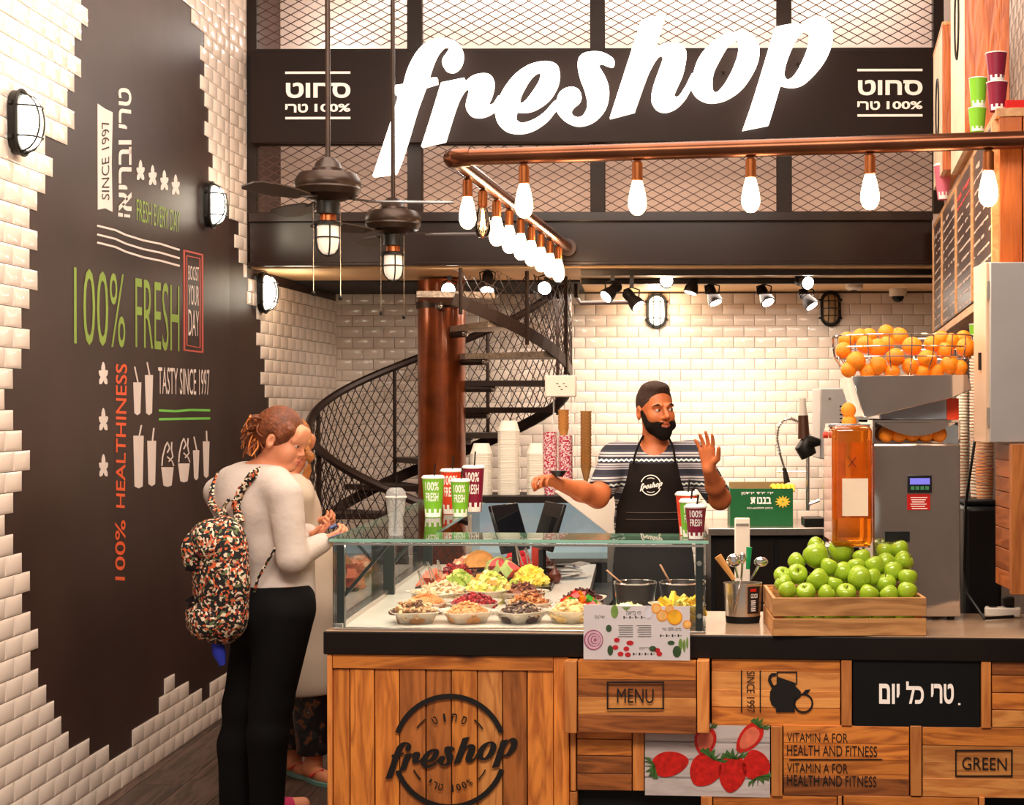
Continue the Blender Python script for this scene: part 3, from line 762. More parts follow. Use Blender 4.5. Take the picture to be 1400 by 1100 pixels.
# ================================================================ spiral stair
SCX, SCY, SR = -1.195, 9.3, .8
M_rust = mat('rusted_column', (138, 64, 24), .28, metal=.55, var=.45, vs=5, bump=.04, bs=30, coat=.4)
M_iron = mat('dark_iron', (58, 42, 36), .4, metal=.4, var=.2)
M_plate = mat('chequer_plate', (178, 158, 140), .35, metal=.6, var=.35, vs=70, bump=.4, bs=120)
st = thing('spiral_staircase', 'spiral steel staircase with mesh guard winding around a rusty brown column', 'staircase', (SCX, SCY, 0))
zt = lambda a: 1.83 - .163*a/30
def sp(a, r, z): t = math.radians(a); return Vector((SCX+r*math.cos(t), SCY+r*math.sin(t), z))
obj(MB().lathe([(.146, 0), (.146, 2.445)], (SCX, SCY, 0), 40), 'column', M_rust, st)
obj(MB().lathe([(.155, 2.27), (.155, 2.31)], (SCX, SCY, 0), 40), 'collar', M_iron, st)
for i in range(14):
    a = -90+30*i; z = zt(a); n = 5
    vs = []
    for (zz) in (z-.035, z):
        vs += [sp(a-3, .13, zz)] + [sp(a-3+33*k/n, SR-.02, zz) for k in range(n+1)] + [sp(a+30, .13, zz)]
    m = n+3; fs = [tuple(range(m))[::-1], tuple(range(m, 2*m))] + [(k, (k+1) % m, (k+1) % m+m, k+m) for k in range(m)]
    mb = MB(); mb.add(vs, fs)
    td = obj(mb, 'tread', M_plate if i < 3 else M_iron, st, smooth=0)
    obj(MB().tube([sp(a+4, .14, z-.05), sp(a+4, .3, z-.05)], .022, 10), 'bracket', M_iron, td)
    obj(MB().ell(sp(a+4, .31, z-.05), (.022,.022,.022), 8, 6), 'bolt', M_steel, td)
HR = .757
hp = [sp(a, SR, zt(a)+HR) for a in range(27, 292, 6)]
obj(MB().tube(hp, .026, 8), 'handrail', M_iron, st)
mb = MB(); A = list(range(-78, 292, 6))
for a, b in zip(A, A[1:]): mb.bar(sp(a, SR, zt(a)+.02), sp(b+.3, SR, zt(b)+.02), .012, .07)
obj(mb, 'stringer', M_iron, st, smooth=0)
for a in (-75, -45, -15, 30, 75, 120, 170, 215, 255, 290):
    z1 = min(zt(a)+HR, ZS-.01)
    obj(MB().tube([sp(a, SR, zt(a)-.05), sp(a, SR, z1)], .013, 6), 'baluster', M_iron, st)
obj(MB().tube([sp(291, SR, zt(291)+HR), sp(291, SR, 0.0)], .02, 8), 'baluster', M_iron, st)
mb = MB(); da = 4.6; top = lambda a, h: sp(a, SR, zt(a)+h)
def wire(pts, r=.0028):
    for p, q in zip(pts, pts[1:]): mb.bar(p, q, r*1.6, r*1.6)
k = -84
while k < 292+30:
    for sg in (1, -1):
        pts = []
        for j in range(9):
            h = HR*j/8; a = k + sg*(j-(0 if sg > 0 else 0))*da*.92
            if not -78 <= a <= 290: 
                if len(pts) > 1: wire(pts)
                pts = []; continue
            q = top(a, h)
            if q.z > ZS-.01: break
            pts.append(q)
        if len(pts) > 1: wire(pts)
    k += da
for j in range(1, 8):
    pts = []
    for a in A:
        q = top(a, HR*j/8)
        if q.z < ZS-.01: pts.append(q)
    wire(pts, .0014)
obj(mb, 'guard_mesh', M_iron, st, smooth=0, kind='stuff')

# ================================================================ bulkhead lamps
M_lampglow = mat('lamp_glow', (255, 246, 225), .3, var=0, emit=7)
M_lampoff = mat('lamp_glass_unlit', (196, 160, 118), .15, var=.05, trans=.3)
M_cage = mat('black_cast_iron', (34, 30, 26), .4, metal=.4, var=.15)
def bulkhead(label, M0, yaw, lit=True, group='oval bulkhead lamps', s=1.0):
    t = thing('bulkhead_lamp', label, 'lamp', M0, yaw, group)
    def oval(w, h, y0, y1, inset=0, n=24):
        mb = MB(); pts = []
        for k in range(n):
            a = 2*PI*k/n; x = w/2*math.cos(a); z = (h/2-w/2)*(1 if math.sin(a) > 0 else -1)+w/2*math.sin(a)
            pts.append((x, z))
        vs = [(x, y1, z) for x, z in pts]+[(x, y0, z) for x, z in pts]+[(x*(1-inset), y0-.012, z*(1-inset)) for x, z in pts]
        fs = [(k, k+n, (k+1) % n+n, (k+1) % n) for k in range(n)]+[(k+n, k+2*n, (k+1) % n+2*n, (k+1) % n+n) for k in range(n)]
        fs.append(tuple(2*n+k for k in range(n))[::-1]); fs = [f[::-1] for f in fs]
        return mb.add(vs, fs)
    obj(oval(.135, .235, -.028, -.006, .06), 'base', M_cage, t, local=True)
    mb = MB(); seg, rg = 20, 8; vs = []; fs = []
    for i in range(rg+1):
        f = i/rg; y = -.035-.062*math.sin(f*PI/2); k_ = math.cos(f*PI/2)**.45 if f < 1 else .02
        for k in range(seg):
            a = 2*PI*k/seg; w_, h_ = .052, .1
            vs.append((w_*k_*math.cos(a), y, ((h_-w_)*(1 if math.sin(a) > 0 else -1)+w_*math.sin(a))*k_))
    for i in range(rg):
        for k in range(seg): fs.append((i*seg+k, (i+1)*seg+k, (i+1)*seg+(k+1) % seg, i*seg+(k+1) % seg))
    fs.append(tuple(rg*seg+k for k in range(seg))[::-1])
    mb.add(vs, [f[::-1] for f in fs]); obj(mb, 'glass', M_lampglow if lit else M_lampoff, t, local=True)
    for x in (-.022, .022):
        pts = [(x, -.03-.075*math.sin(PI*k/12)**.5, -.112+.224*k/12) for k in range(13)]
        obj(MB().tube(pts, .0038, 6), 'cage_bar', M_cage, t, local=True)
    for z in (-.05, 0, .05) if not lit else (-.055, .055):
        pts = [(-.064+.128*k/10, -.03-.075*math.sin(PI*k/10)**.5, z) for k in range(11)]
        obj(MB().tube(pts, .0038, 6), 'cage_bar', M_cage, t, local=True)
    pts = [((.066)*math.cos(2*PI*k/24), -.034, (.052*(1 if math.sin(2*PI*k/24) > 0 else -1)+.066*math.sin(2*PI*k/24))) for k in range(24)]
    obj(MB().tube(pts, .006, 6, closed=True), 'rim', M_cage, t, local=True)
    for sx, sz in ((-1,-1),(1,-1),(-1,1),(1,1)):
        obj(MB().box((sx*.07, -.02, sz*.062), (.02, .014, .014)), 'lug', M_cage, t, local=True)
    return t
def lamp_at(fr, px, py, label, lit=True):
    q = fr.hit(px, py); q = q - fr.n*.006; bulkhead(label, q, fr.yaw, lit)
lamp_at(LF, 17, 166, 'lit oval bulkhead lamp on the tiles at the far left of the mural')
lamp_at(LF, 281, 279, 'lit oval bulkhead lamp on the right edge of the mural near the black beam')
lamp_at(LR, 354, 399, 'lit oval bulkhead lamp just under the upper floor beam on the left wall')
lamp_at(BF, 898, 425, 'lit oval bulkhead lamp on the back wall above the barista')
lamp_at(BF, 1135, 423, 'unlit oval cage lamp on the back wall above the banana box', False)
for q, e in ((LF.hit(30, 166), 3.5), (LF.hit(292, 279), 3), (LR.hit(362, 399), 2.5)):
    point('lamp_light', q + Vector((.2, 0, 0)), e, (1, .85, .62), .12)
point('lamp_light', BF.hit(898, 425) - Vector((0, .2, 0)), 5, (1, .85, .62), .08)

# ================================================================ ceiling fans
M_fan = mat('bronze_fan_metal', (58, 42, 33), .35, metal=.45, var=.2, vs=9)
M_cop = mat('copper_collar', (170, 92, 50), .3, metal=.8, var=.15)
M_blade = mat('fan_blade_dark', (58, 44, 38), .35, var=.15)
M_jar = mat('lamp_jar_glass', (245, 225, 205), .12, var=.05, vs=30, emit=.55, coat=.6)
def fan(label, px, Y, zc, phase, chains=True):
    X = (px-VX)*Y/F; t = thing('ceiling_fan', label, 'fan', (X, Y, zc), 0, 'ceiling fans with caged lamps')
    z = lambda v: v   # local heights, motor centre at 0
    obj(MB().tube([(0,0,.1),(0,0,4.6-zc)], .011, 10), 'rod', M_fan, t, local=True)
    obj(MB().lathe([(.005,.115),(.03,.112),(.052,.09),(.06,.07),(.066,.066),(.068,.045)], seg=28), 'cap', M_fan, t, local=True)
    obj(MB().lathe([(.06,.055),(.12,.045),(.137,.02),(.14,0),(.136,-.012),(.139,-.02),(.125,-.045),(.07,-.066),(.05,-.07)], seg=36), 'motor', M_fan, t, local=True)
    obj(MB().lathe([(.05,-.07),(.048,-.11),(.052,-.125),(.03,-.128)], seg=24), 'switch_housing', M_cage, t, local=True)
    obj(MB().lathe([(.034,-.125),(.036,-.155)], seg=20), 'collar', M_cop, t, local=True)
    obj(MB().lathe([(.05,-.155),(.06,-.16),(.06,-.172),(.046,-.176)], seg=24), 'lamp_flange', M_cage, t, local=True)
    obj(MB().lathe([(.045,-.172),(.046,-.235),(.04,-.27),(.026,-.29),(.0,-.297)][::-1], seg=24), 'lamp_jar', M_jar, t, local=True)
    for k in range(2):
        a = k*PI/2+.35; c, s_ = math.cos(a), math.sin(a); pts = []
        for j in range(15):
            f = -1+2*j/14; r = .051
            if abs(f) > .5: zz = -.17-.07*(1-(abs(f)-.5)/.5)*1.0; rr = r*(1 if f > 0 else -1)
            else: th = f*PI; rr = r*math.sin(th); zz = -.24-.062*math.cos(th)
            pts.append((rr*c, rr*s_, zz))
        obj(MB().tube(pts, .0035, 6), 'cage_bar', M_cage, t, local=True)
    obj(MB().tube([(.051*math.cos(2*PI*k/20), .051*math.sin(2*PI*k/20), -.225) for k in range(20)], .0035, 6, closed=True), 'cage_ring', M_cage, t, local=True)
    for k in range(3):
        a = math.radians(phase+120*k); M = Matrix.Rotation(a, 4, 'Z')
        b = obj(MB().bar((.06,0,-.055),(.2,0,-.07),.03,.006,M=M), 'blade_arm', M_fan, t, local=True)
        mb = MB(); prof = [(.17,.035),(.3,.055),(.42,.06),(.5,.052),(.53,.03)]
        vs = []
        for x, w_ in prof: 
            for s_ in (-1, 1): vs.append((x, s_*w_, -.066+s_*w_*.2)); 
        vs2 = [(x, y, zz-.006) for x, y, zz in vs]; n = len(prof); V = vs+vs2; o = 2*n; fs = []
        for i in range(n-1):
            fs.append((2*i, 2*i+2, 2*i+3, 2*i+1)); fs.append((o+2*i, o+2*i+1, o+2*i+3, o+2*i+2))
            fs.append((2*i, o+2*i, o+2*i+2, 2*i+2)); fs.append((2*i+1, 2*i+3, o+2*i+3, o+2*i+1))
        fs += [(0,1,o+1,o), (2*n-2, o+2*n-2, o+2*n-1, 2*n-1)]
        mb.add(V, fs, 0, M); obj(mb, 'blade', M_blade, t, local=True, smooth=0)
    for sx, ln in ((-.058, .46), (.056, .48)):
        c = obj(MB().tube([(sx,-.02,-.08),(sx,-.02,-ln+.01)], .0018, 5), 'pull_chain', M_steel, t, local=True)
        obj(MB().ell((sx,-.02,-ln), (.009,.009,.011), 8, 6), 'chain_knob', M_cage, c, local=True)
    return t
fan('nearer bronze ceiling fan with caged lamp, hanging lower left of the sign', 449, 6.4, 2.6, 6)
fan('farther bronze ceiling fan with caged lamp, hanging under the first sign letter', 538, 7.53, 2.59, -4)

# ================================================================ copper bulb rail
M_pipe = mat('copper_pipe', (104, 60, 38), .26, metal=.8, var=.3, vs=4)
M_sock = mat('brass_socket', (150, 84, 42), .35, metal=.7, var=.2)
M_bulb = mat('glowing_bulb', (255, 226, 180), .3, var=0, emit=9)
M_clear = glassmat('clear_bulb_glass', (255, 240, 225), .02, .5)
M_fil = mat('filament', (255, 200, 120), .4, var=0, emit=30)
Ym = 5.52; ZP = H + 347*Ym/F; YR_ = 5.17
A0 = Vector(((618-VX)*Ym/F, Ym, ZP)); B0 = Vector(((1470-VX)*5.15/F, 5.15, ZP)); E0 = Vector(((775-VX)*8.5/F, 8.5, ZP))
rail = thing('bulb_rail', 'thick copper pipe rail bent back from the front to the beam, carrying filament bulbs', 'pipe', tuple(A0))
dA = (B0-A0).normalized(); dE = (E0-A0).normalized()
pts = [B0, A0+dA*.06] + [A0 + dA*.06*(1-t)**2 + dE*.06*t*t for t in (.2,.4,.6,.8)] + [A0+dE*.06, E0]
obj(MB().tube([B0, A0+dA*.05], .031, 16), 'front_pipe', M_pipe, rail)
obj(MB().tube([A0+dA*.07, A0+dA*.05, A0+dA*.02, A0+dE*.02, A0+dE*.05, A0+dE*.08], .035, 16), 'elbow', M_pipe, rail)
obj(MB().tube([A0+dE*.05, E0], .031, 16), 'side_pipe', M_pipe, rail)
obj(MB().lathe([(.05,0),(.05,.02)], (0,0,0), 20, M=Matrix.Translation(E0+dE*.03) @ Matrix.Rotation(-PI/2, 4, 'X')), 'flange', M_iron, rail)
obj(MB().tube([B0-dA*.12+Vector((0,0,.02)), Vector(((1400-VX)*5.2/F, 5.2, 4.6))], .012, 8), 'hanger', M_iron, rail)
def bulb(label, p, lit=True, group='filament bulbs on the copper rail'):
    t = thing('filament_bulb', label, 'light bulb', p, 0, group)
    obj(MB().lathe([(.012,-.02),(.019,-.028),(.0195,-.088),(.016,-.092)][::-1], seg=18), 'socket', M_sock, t, local=True)
    prof = [(0,-.215),(.014,-.212),(.026,-.2),(.033,-.18),(.032,-.155),(.025,-.12),(.0175,-.092)]
    obj(MB().lathe(prof, seg=20), 'bulb_glass', M_bulb if lit else M_clear, t, local=True)
    if not lit:
        mb = MB()
        for k in range(4):
            a = k*PI/2; mb.tube([(.003*math.cos(a),.003*math.sin(a),-.1),(.012*math.cos(a+.5),.012*math.sin(a+.5),-.18)], .0011, 5)
        obj(mb, 'filament', M_fil, t, local=True, kind='stuff')
    return t
names = ['leftmost bulb on the front pipe, beside the elbow', 'second bulb from the elbow on the front pipe, above the barista gap', 'middle bulb of the front pipe under the sign letter o', 'fourth bulb from the elbow on the front pipe under the letter p', 'rightmost bulb on the front pipe by the menu boards']
for px, nm in zip((717, 872, 1027, 1190, 1352), names):
    u = (px-VX)/F; # X = u*Y on the line A0-B0
    t_ = (u*A0.y-A0.x)/((B0.x-A0.x)-u*(B0.y-A0.y)); bulb('lit '+nm, A0+(B0-A0)*t_-Vector((0,0,.012)))
ords = ['first', 'second', 'third', 'fourth', 'fifth', 'sixth', 'seventh', 'eighth', 'ninth']
for i in range(9):
    q = A0+(E0-A0)*(.095+.1*i)-Vector((0,0,.012))
    bulb(('clear dim bulb, ' if i == 1 else 'lit bulb, ')+ords[i]+' from the elbow on the pipe running back to the beam', q, i != 1)
for q in (A0+(B0-A0)*.2, A0+(B0-A0)*.5, A0+(B0-A0)*.8): point('rail_light', q+Vector((0,.1,-.3)), 6, (1,.7,.42), .08)
for t_ in (.3, .6, .9): point('rail_light', A0+(E0-A0)*t_+Vector((.12,0,-.12)), 5, (1,.62,.32), .05)

# ================================================================ soffit: tracks, spots, detectors
M_spot = mat('black_spot_metal', (40, 32, 30), .35, metal=.4, var=.15)
M_spotlit = mat('spot_lens_lit', (255, 248, 232), .3, var=0, emit=14)
M_flare = mat('spot_lens_facing', (255, 250, 240), .3, var=0, emit=60)
for y, lb in ((8.78, 'front black lighting track under the upper floor'), (9.36, 'rear black lighting track carrying the spotlights')):
    tr = obj(MB().lohi((P(795,0,y).x, y-.02, ZS-.035), (2.06, y+.02, ZS-.001)), 'lighting_track', M_spot); tag(tr, lb, 'track')
def track_spot(px, py, label, aim, Y=9.36, lens=None, s=1.0):
    p = P(px, py, Y); t = thing('track_spotlight', label, 'spotlight', p, 0, 'black track spotlights')
    zt_ = ZS-.035-p.z
    obj(MB().lohi((-.012,-.012,min(.06, zt_-.01)), (.012,.012,zt_)), 'stem', M_spot, t, local=True)
    d = Vector(aim).normalized(); M = d.to_track_quat('-Z', 'Y').to_matrix().to_4x4()
    h = MB().lathe([(.0,.06),(.025,.058),(.03,.05),(.03,0),(.042,-.03),(.046,-.06),(.04,-.062)][::-1], seg=20, M=M)
    hd = obj(h, 'head', M_spot, t, local=True)
    obj(MB().lathe([(0,-.0665),(.037,-.0655),(.038,-.063)], seg=20, M=M), 'lens', lens or M_spotlit, t, local=True)
    for k in range(3): obj(MB().lathe([(.033,.012+.014*k),(.033,.018+.014*k)], seg=18, M=M), 'cooling_fin', M_spot, hd, local=True)
    obj(MB().tube([(-.04,0,0),(-.045,0,.05),(0,0,.065),(.045,0,.05),(.04,0,0)], .005, 6), 'yoke', M_spot, t, local=True)
    return t
track_spot(838, 397, 'wide black spotlight at the left end of the track, tilted left', (-.5,-.4,-.5), Y=8.78)
track_spot(864, 408, 'black spotlight aimed down right, second on the track', (.5,-.3,-.6), Y=8.78)
track_spot(912, 386, 'blazing spotlight facing the camera above the lit bulkhead lamp', (-.05,-1,.05), lens=M_flare)
track_spot(948, 387, 'small spotlight right of the blazing one, pointed down left', (-.3,-.1,-1))
track_spot(974, 402, 'spotlight with bright rim above the barista gap, pointed down', (.35,-.3,-.9))
track_spot(1045, 403, 'spotlight in the middle of the track pointed down right', (.35,-.5,-.8))
track_spot(1098, 385, 'upper one of two stacked spotlights near the track end', (.35,-.8,-.2), Y=9.1)
track_spot(1103, 408, 'lower one of two stacked spotlights near the track end', (.5,-.3,-.8))
track_spot(615, 397, 'blazing spotlight facing the camera in front of the rusty column', (0,-1,.02), Y=8.75, lens=M_flare)
track_spot(667, 384, 'spotlight right of the rusty column pointed down', (0,-.5,-.9), Y=8.75)
track_spot(747, 390, 'spotlight under the stair mesh with round lit face', (-.1,-.9,-.3), Y=8.85)
mb = MB().tube([P(788, 366, 9.6), P(788, 405, 9.6), P(794, 414, 9.6), P(862, 413, 9.6)], .014, 8)
tag(obj(mb, 'conduit_pipe', M_iron), 'brown L shaped conduit pipe left of the track spotlights', 'pipe')
q = P(1228, 0, 10.2); t = thing('dome_camera', 'white dome security camera on the soffit at the right', 'camera', (q.x, 10.2, ZS-.05))
obj(MB().lathe([(.055,.0),(.06,.01),(.06,.05)], seg=24), 'housing', mat('white_plastic', (240, 226, 210), .35, var=.03), t, local=True)
obj(MB().ell((0,0,0), (.042,.042,.04), 18, 10), 'dome', M_blackpanel, t, local=True)
q = P(1168, 0, 9.8); t = thing('smoke_detector', 'small white smoke detector on the soffit', 'detector', (q.x, 9.8, ZS-.04))
obj(MB().lathe([(.04,0),(.058,.015),(.06,.039)], seg=24), 'housing', _mc['white_plastic'], t, local=True)
obj(MB().lathe([(0,-.004),(.02,-.004),(.022,.002)], seg=12), 'sensor', M_blackpanel, t, local=True)
spot('back_spot', (P(974,402,9.3).x, 9.2, 2.3), (.2, 10.4, 1.4), 26, 80)
spot('back_spot', (P(1045,402,9.3).x, 9.2, 2.3), (1.1, 10.4, 1.3), 26, 80)
spot('back_spot', (-.4, 9.2, 2.3), (-.5, 10.4, 1.4), 20, 80)
# ================================================================ right wall: menu boards, boxes, cabinet
RW = Frame((1.68, 8.55, 0), (-.13, -1, 0)); RYAW = RW.yaw
M_wy = wood('pine_frame_pale', (226, 168, 112), (196, 132, 78), 'y', .45)
M_wend = wood('orange_pine_end', (206, 108, 44), (160, 70, 24), 'z', .3)
M_board = mat('menu_board_dark', (84, 62, 54), .3, var=.15, vs=3)
M_chalk = mat('chalk_writing', (206, 180, 164), .7, var=.05)
M_chalkr = mat('red_chalk_writing', (206, 70, 66), .7, var=.05)
RT, RB = 2.69, 2.04
ul = lambda px: RW.uv(px, 500)[0]
shelf = thing('menu_shelf', 'long pine ledge and end post carrying the wall menu boards', 'shelf', RW.M @ Vector((0, 0, RB)), RYAW)
obj(MB().lohi((-.02, .0, RT-.03), (3.32, .26, RT), 0, RW.M), 'ledge', M_wy, shelf, bevel=.002)
obj(MB().lohi((-.02, 0, RB), (3.32, .24, RB+.035), 0, RW.M), 'lower_rail', M_wy, shelf, bevel=.002)
for i in range(3): obj(MB().lohi((3.285, .012+i*.08, RB+.036), (3.315, .088+i*.08, RT-.031), 0, RW.M), 'end_plank', M_wend, shelf, bevel=.002)
bx = [1278, 1290, 1309.5, 1332, 1364]
lab = ['farthest narrow menu board beside the black beam', 'second menu board from the black beam with a drawn cup', 'third menu board from the black beam with red heading', 'nearest and widest menu board, behind the rightmost bulb']
for i, (a, b) in enumerate(zip(bx, bx[1:])):
    u0, u1 = max(ul(a), 0), min(ul(b), 3.28)
    t = thing('menu_board', lab[i], 'menu board', RW.M @ Vector(((u0+u1)/2, 0, RB+.04)), RYAW)
    for v in (u0, u1-.022): obj(MB().lohi((v+.001, -.012, RB+.04), (v+.021, .02, RT-.035), 0, RW.M), 'stile', M_wy, t, bevel=.0015)
    obj(MB().lohi((u0+.023, -.004, RB+.04), (u1-.023, .018, RT-.035), 0, RW.M), 'panel', M_board, t)
    mb = MB(); mc = MB()
    rr = random.Random(i+3); uu0, uu1 = u0+.05, u1-.05
    for k in range(11):
        z = RT-.09-k*.05; h = .012 if k else .024
        v = uu0
        while v < uu1-.02:
            ww = rr.uniform(.02, .06)*((u1-u0)/.6+.2)
            if rr.random() < .75: (mc if (i == 2 and k < 2) else mb).lohi((v, -.0055, z-h*rr.uniform(.5, 1)), (min(v+ww, uu1), -.004, z), 0, RW.M)
            v += ww+.012
    obj(mb, 'writing', M_chalk, t, smooth=0, kind='stuff')
    if mc.v: obj(mc, 'red_heading', M_chalkr, t, smooth=0, kind='stuff')
# boxes above the ledge
def wallbox(label, Y0, Y1, x0px, wd, z0, z1):
    X = (x0px-VX)*Y0/F; q = Frame((X, Y0, 0), (-.13, -1, 0))
    t = thing('display_box', label, 'box', q.M @ Vector((0, 0, z0)), RYAW)
    L = (Y1-Y0)
    obj(MB().lohi((-L, -.004, z0), (-.012, .016, z1), 0, q.M), 'printed_side', mat('pale_printed_board', (240, 214, 180), .5, var=.12, vs=8), t)
    obj(MB().lohi((-.012, -.006, z0), (0, wd, z1), 0, q.M), 'end_plank', M_wend, t, bevel=.002)
    obj(MB().lohi((-L, -.006, z1), (0, wd, z1+.015), 0, q.M), 'top_plank', M_wy, t)
    obj(MB().lohi((-L, .016, z0), (-.012, wd, z0+.015), 0, q.M), 'base_plank', M_wy, t)
    mb = MB(); arc_f = [(-L*.5+.1*math.cos(2*PI*k/20), (z0+z1)/2+.16*math.sin(2*PI*k/20)) for k in range(20)]
    mb.tube([q.M @ Vector((x, -.006, z)) for x, z in arc_f], .006, 5, closed=True)
    obj(mb, 'drawn_ring', M_ink, t)
wallbox('far pale printed box with orange pine end above the menu boards', 7.3, 7.98, 1291, .085, 2.80, 3.50)
wallbox('near tall pale printed box with broad orange pine end above the menu boards', 6.1, 6.85, 1322, .17, 2.705, 3.9)
# tiled strip of right wall behind
mbw = MB().lohi((-1.9, .33, 0), (6, .43, 4.6), 0, RW.M)
wr = shell(mbw, 'wall_right', M_grout, smooth=0)
WRF = Frame(RW.M @ Vector((0, .33, 0)), (-.13, -1, 0)); tm = {}; Iw = wm(wr).inverted()
for r in range(19):
    for k in range(15):
        u = .1 + k*.15 + (.075 if r % 2 else 0); z = 2.73+r*.075+.0375
        if 'a' not in tm: tm['a'] = tile_mb(.1475, .0735).mesh('tile', M_tile, 20)
        o = link(tm['a'], 'tile', wr); o.matrix_local = Iw @ (WRF.M @ Matrix.Translation((u, 0, z)))
# electrical cabinet
M_cab = mat('grey_cabinet_paint', (186, 180, 176), .35, metal=.3, var=.05)
t = thing('electrical_cabinet', 'grey metal wall cabinet at the right edge above the slatted box', 'cabinet', (1.3, 5.15, 1.53))
obj(MB().lohi((1.19, 5.155, 1.53), (1.5, 5.34, 2.145)), 'body', mat('cabinet_side', (226, 190, 160), .4, metal=.2, var=.05), t, bevel=.003)
obj(MB().lohi((1.2, 5.13, 1.532), (1.5, 5.153, 2.143)), 'door', M_cab, t, bevel=.003)
obj(MB().lohi((1.182, 5.22, 1.78), (1.19, 5.236, 1.84)), 'latch', M_cage, t)
for z in (1.62, 2.05): obj(MB().tube([(1.196, 5.143, z-.03), (1.196, 5.143, z+.03)], .005, 8), 'hinge', M_steel, t)
# slatted box
t = thing('slatted_box', 'hanging wooden slatted box at the right edge below the grey cabinet', 'box', (1.4, 5.1, 1.02))
z = 1.03; hs = [.06, .075, .07, .07, .055, .05, .06, .055]
for h in hs:
    if z+h > 1.525: h = 1.525-z
    if h < .02: break
    obj(MB().lohi((1.268, 5.13, z+.0015), (1.286, 5.35, z+h-.0015)), 'slat', wood('red_brown_slat', (188, 106, 52), (140, 68, 28), 'y', .4), t, bevel=.0015); z += h
obj(MB().lohi((1.262, 5.095, 1.02), (1.31, 5.129, 1.527)), 'post', wood('post_pine', (196, 118, 60), (150, 80, 36), 'z', .4), t, bevel=.002)
z = 1.03
for h in hs:
    if z+h > 1.525: h = 1.525-z
    if h < .02: break
    obj(MB().lohi((1.311, 5.1, z+.0015), (1.5, 5.118, z+h-.0015)), 'slat', wood('red_brown_slat_x', (188, 106, 52), (140, 68, 28), 'x', .4), t, bevel=.0015); z += h

# ================================================================ paper cups with wrapped lettering
def cone_text(mb, s, r0, r1, h, z0, z1, aw, bold=.0, mi=0, a0=-90):
    """glyphs wrapped on a cone; a0 is the facing angle in degrees, aw its angular width"""
    v, f = glyphs(s, bold); ax = [q[0] for q in v]; ay = [q[1] for q in v]
    lx, ly = max(ax)-min(ax), max(ay)-min(ay); vs = []
    for a, b in v:
        z = z0+(z1-z0)*(b-min(ay))/ly; r = r0+(r1-r0)*z/h+.0007; t = math.radians(a0+aw*((a-min(ax))/lx-.5))
        vs.append((r*math.cos(t), r*math.sin(t), z))
    mb.add(vs, f, mi)
def papercup(name, label, loc, col, h=.112, r1=.036, r0=.026, text=True, lid=True, straw=True, rz=0, group=None, sc=1):
    t = thing(name, label, 'cup', loc, rz, group); M_c = mat('cup_%d_%d_%d' % col, col, .35, var=.04)
    mw = mat('white_cup_print', (250, 244, 236), .4, var=.02)
    obj(MB().lathe([(r0*.9,.004),(r0,0),(r1,h),(r1+.0012,h),(r1-.001,h)], seg=28), 'sleeve', M_c, t, local=True)
    mb = MB()
    if text:
        for i, ln in enumerate(('100%', 'FRESH')):
            cone_text(mb, ln, r0, r1, h, h*(.68-.27*i), h*(.9-.27*i), 78, bold=.02)
    for k in range(7):   # zig-zag white foot print
        a = math.radians(-150+k*18); z1 = h*(.12 if k % 2 else .22)
        for (za, zb) in ((0.002, z1),):
            vs = []
            for (tt, z) in ((a, za), (a+.3, za), (a+.3, zb), (a, zb)):
                r = r0+(r1-r0)*z/h+.0006; vs.append((r*math.cos(tt), r*math.sin(tt), z))
            mb.add(vs, [(0,1,2,3)])
    obj(mb, 'print', mw, t, local=True, smooth=0, kind='stuff')
    if lid:
        obj(MB().lathe([(r1+.002,h-.004),(r1+.003,h+.001),(r1-.001,h+.005),(r1-.004,h+.009),(r1-.006,h+.009),(r1-.009,h+.004),(0,h+.004)], seg=28), 'lid', mw, t, local=True)
    else: obj(MB().tube([(r1*math.cos(2*PI*k/24), r1*math.sin(2*PI*k/24), h) for k in range(24)], .0018, 5, closed=True), 'rim', mw, t, local=True)
    if straw: obj(MB().tube([(.004,0,h+.002),(.009,0,h+.04*h/.112)], .0032, 8), 'straw', M_cage, t, local=True)
    return t
MAR, GRN, ORD = (134, 30, 56), (122, 186, 44), (226, 66, 34)
ZT = ZG + .0115
papercup('paper_cup', 'maroon lidded paper cup, frontmost of the three on the right end of the glass top', P(951, 741, 5.19)*1, MAR)
def onglass(px, Y, z=None): return ((px-VX)*Y/F, Y, ZT if z is None else z)
bpy.data.objects['paper_cup'].location = onglass(951, 5.19)
papercup('paper_cup', 'green lidded paper cup between the maroon and red cups on the glass top', onglass(943, 5.275), GRN, h=.125)
papercup('paper_cup', 'red lidded paper cup behind the maroon and green cups on the glass top', onglass(939, 5.36), ORD, h=.145, r1=.04)
papercup('paper_cup', 'leftmost green lidded cup of the group on the left glass arm', onglass(592, 6.3), GRN, h=.165, r1=.046, r0=.034)
papercup('paper_cup', 'small lime green paper cup before the red cup on the glass arm', onglass(629, 6.32), GRN, h=.15, r1=.04, r0=.03, straw=True)
papercup('paper_cup', 'tall red lidded paper cup amid the group on the glass arm', onglass(617, 6.5), ORD, h=.185, r1=.047, r0=.035)
papercup('paper_cup', 'tall maroon lidded paper cup with straw in the group on the left glass arm', onglass(647, 6.62), MAR, h=.195, r1=.048, r0=.035)
t = thing('clear_cup', 'clear plastic cup with domed lid and black straw on the glass top', 'cup', onglass(541, 5.38), 0)
M_cl = plastic('clear_plastic', (236, 234, 230), .3)
obj(MB().lathe([(.0,.003),(.026,.0),(.027,.02),(.0255,.06),(.031,.09),(.036,.135)], seg=24), 'cup_wall', M_cl, t, local=True)
obj(MB().lathe([(.039,.133),(.039,.138),(.036,.141),(.034,.155),(.022,.168),(.012,.17)], seg=24), 'dome_lid', M_cl, t, local=True)
obj(MB().tube([(-.004,0,.01),(.004,0,.21)], .003, 8), 'straw', M_cage, t, local=True)
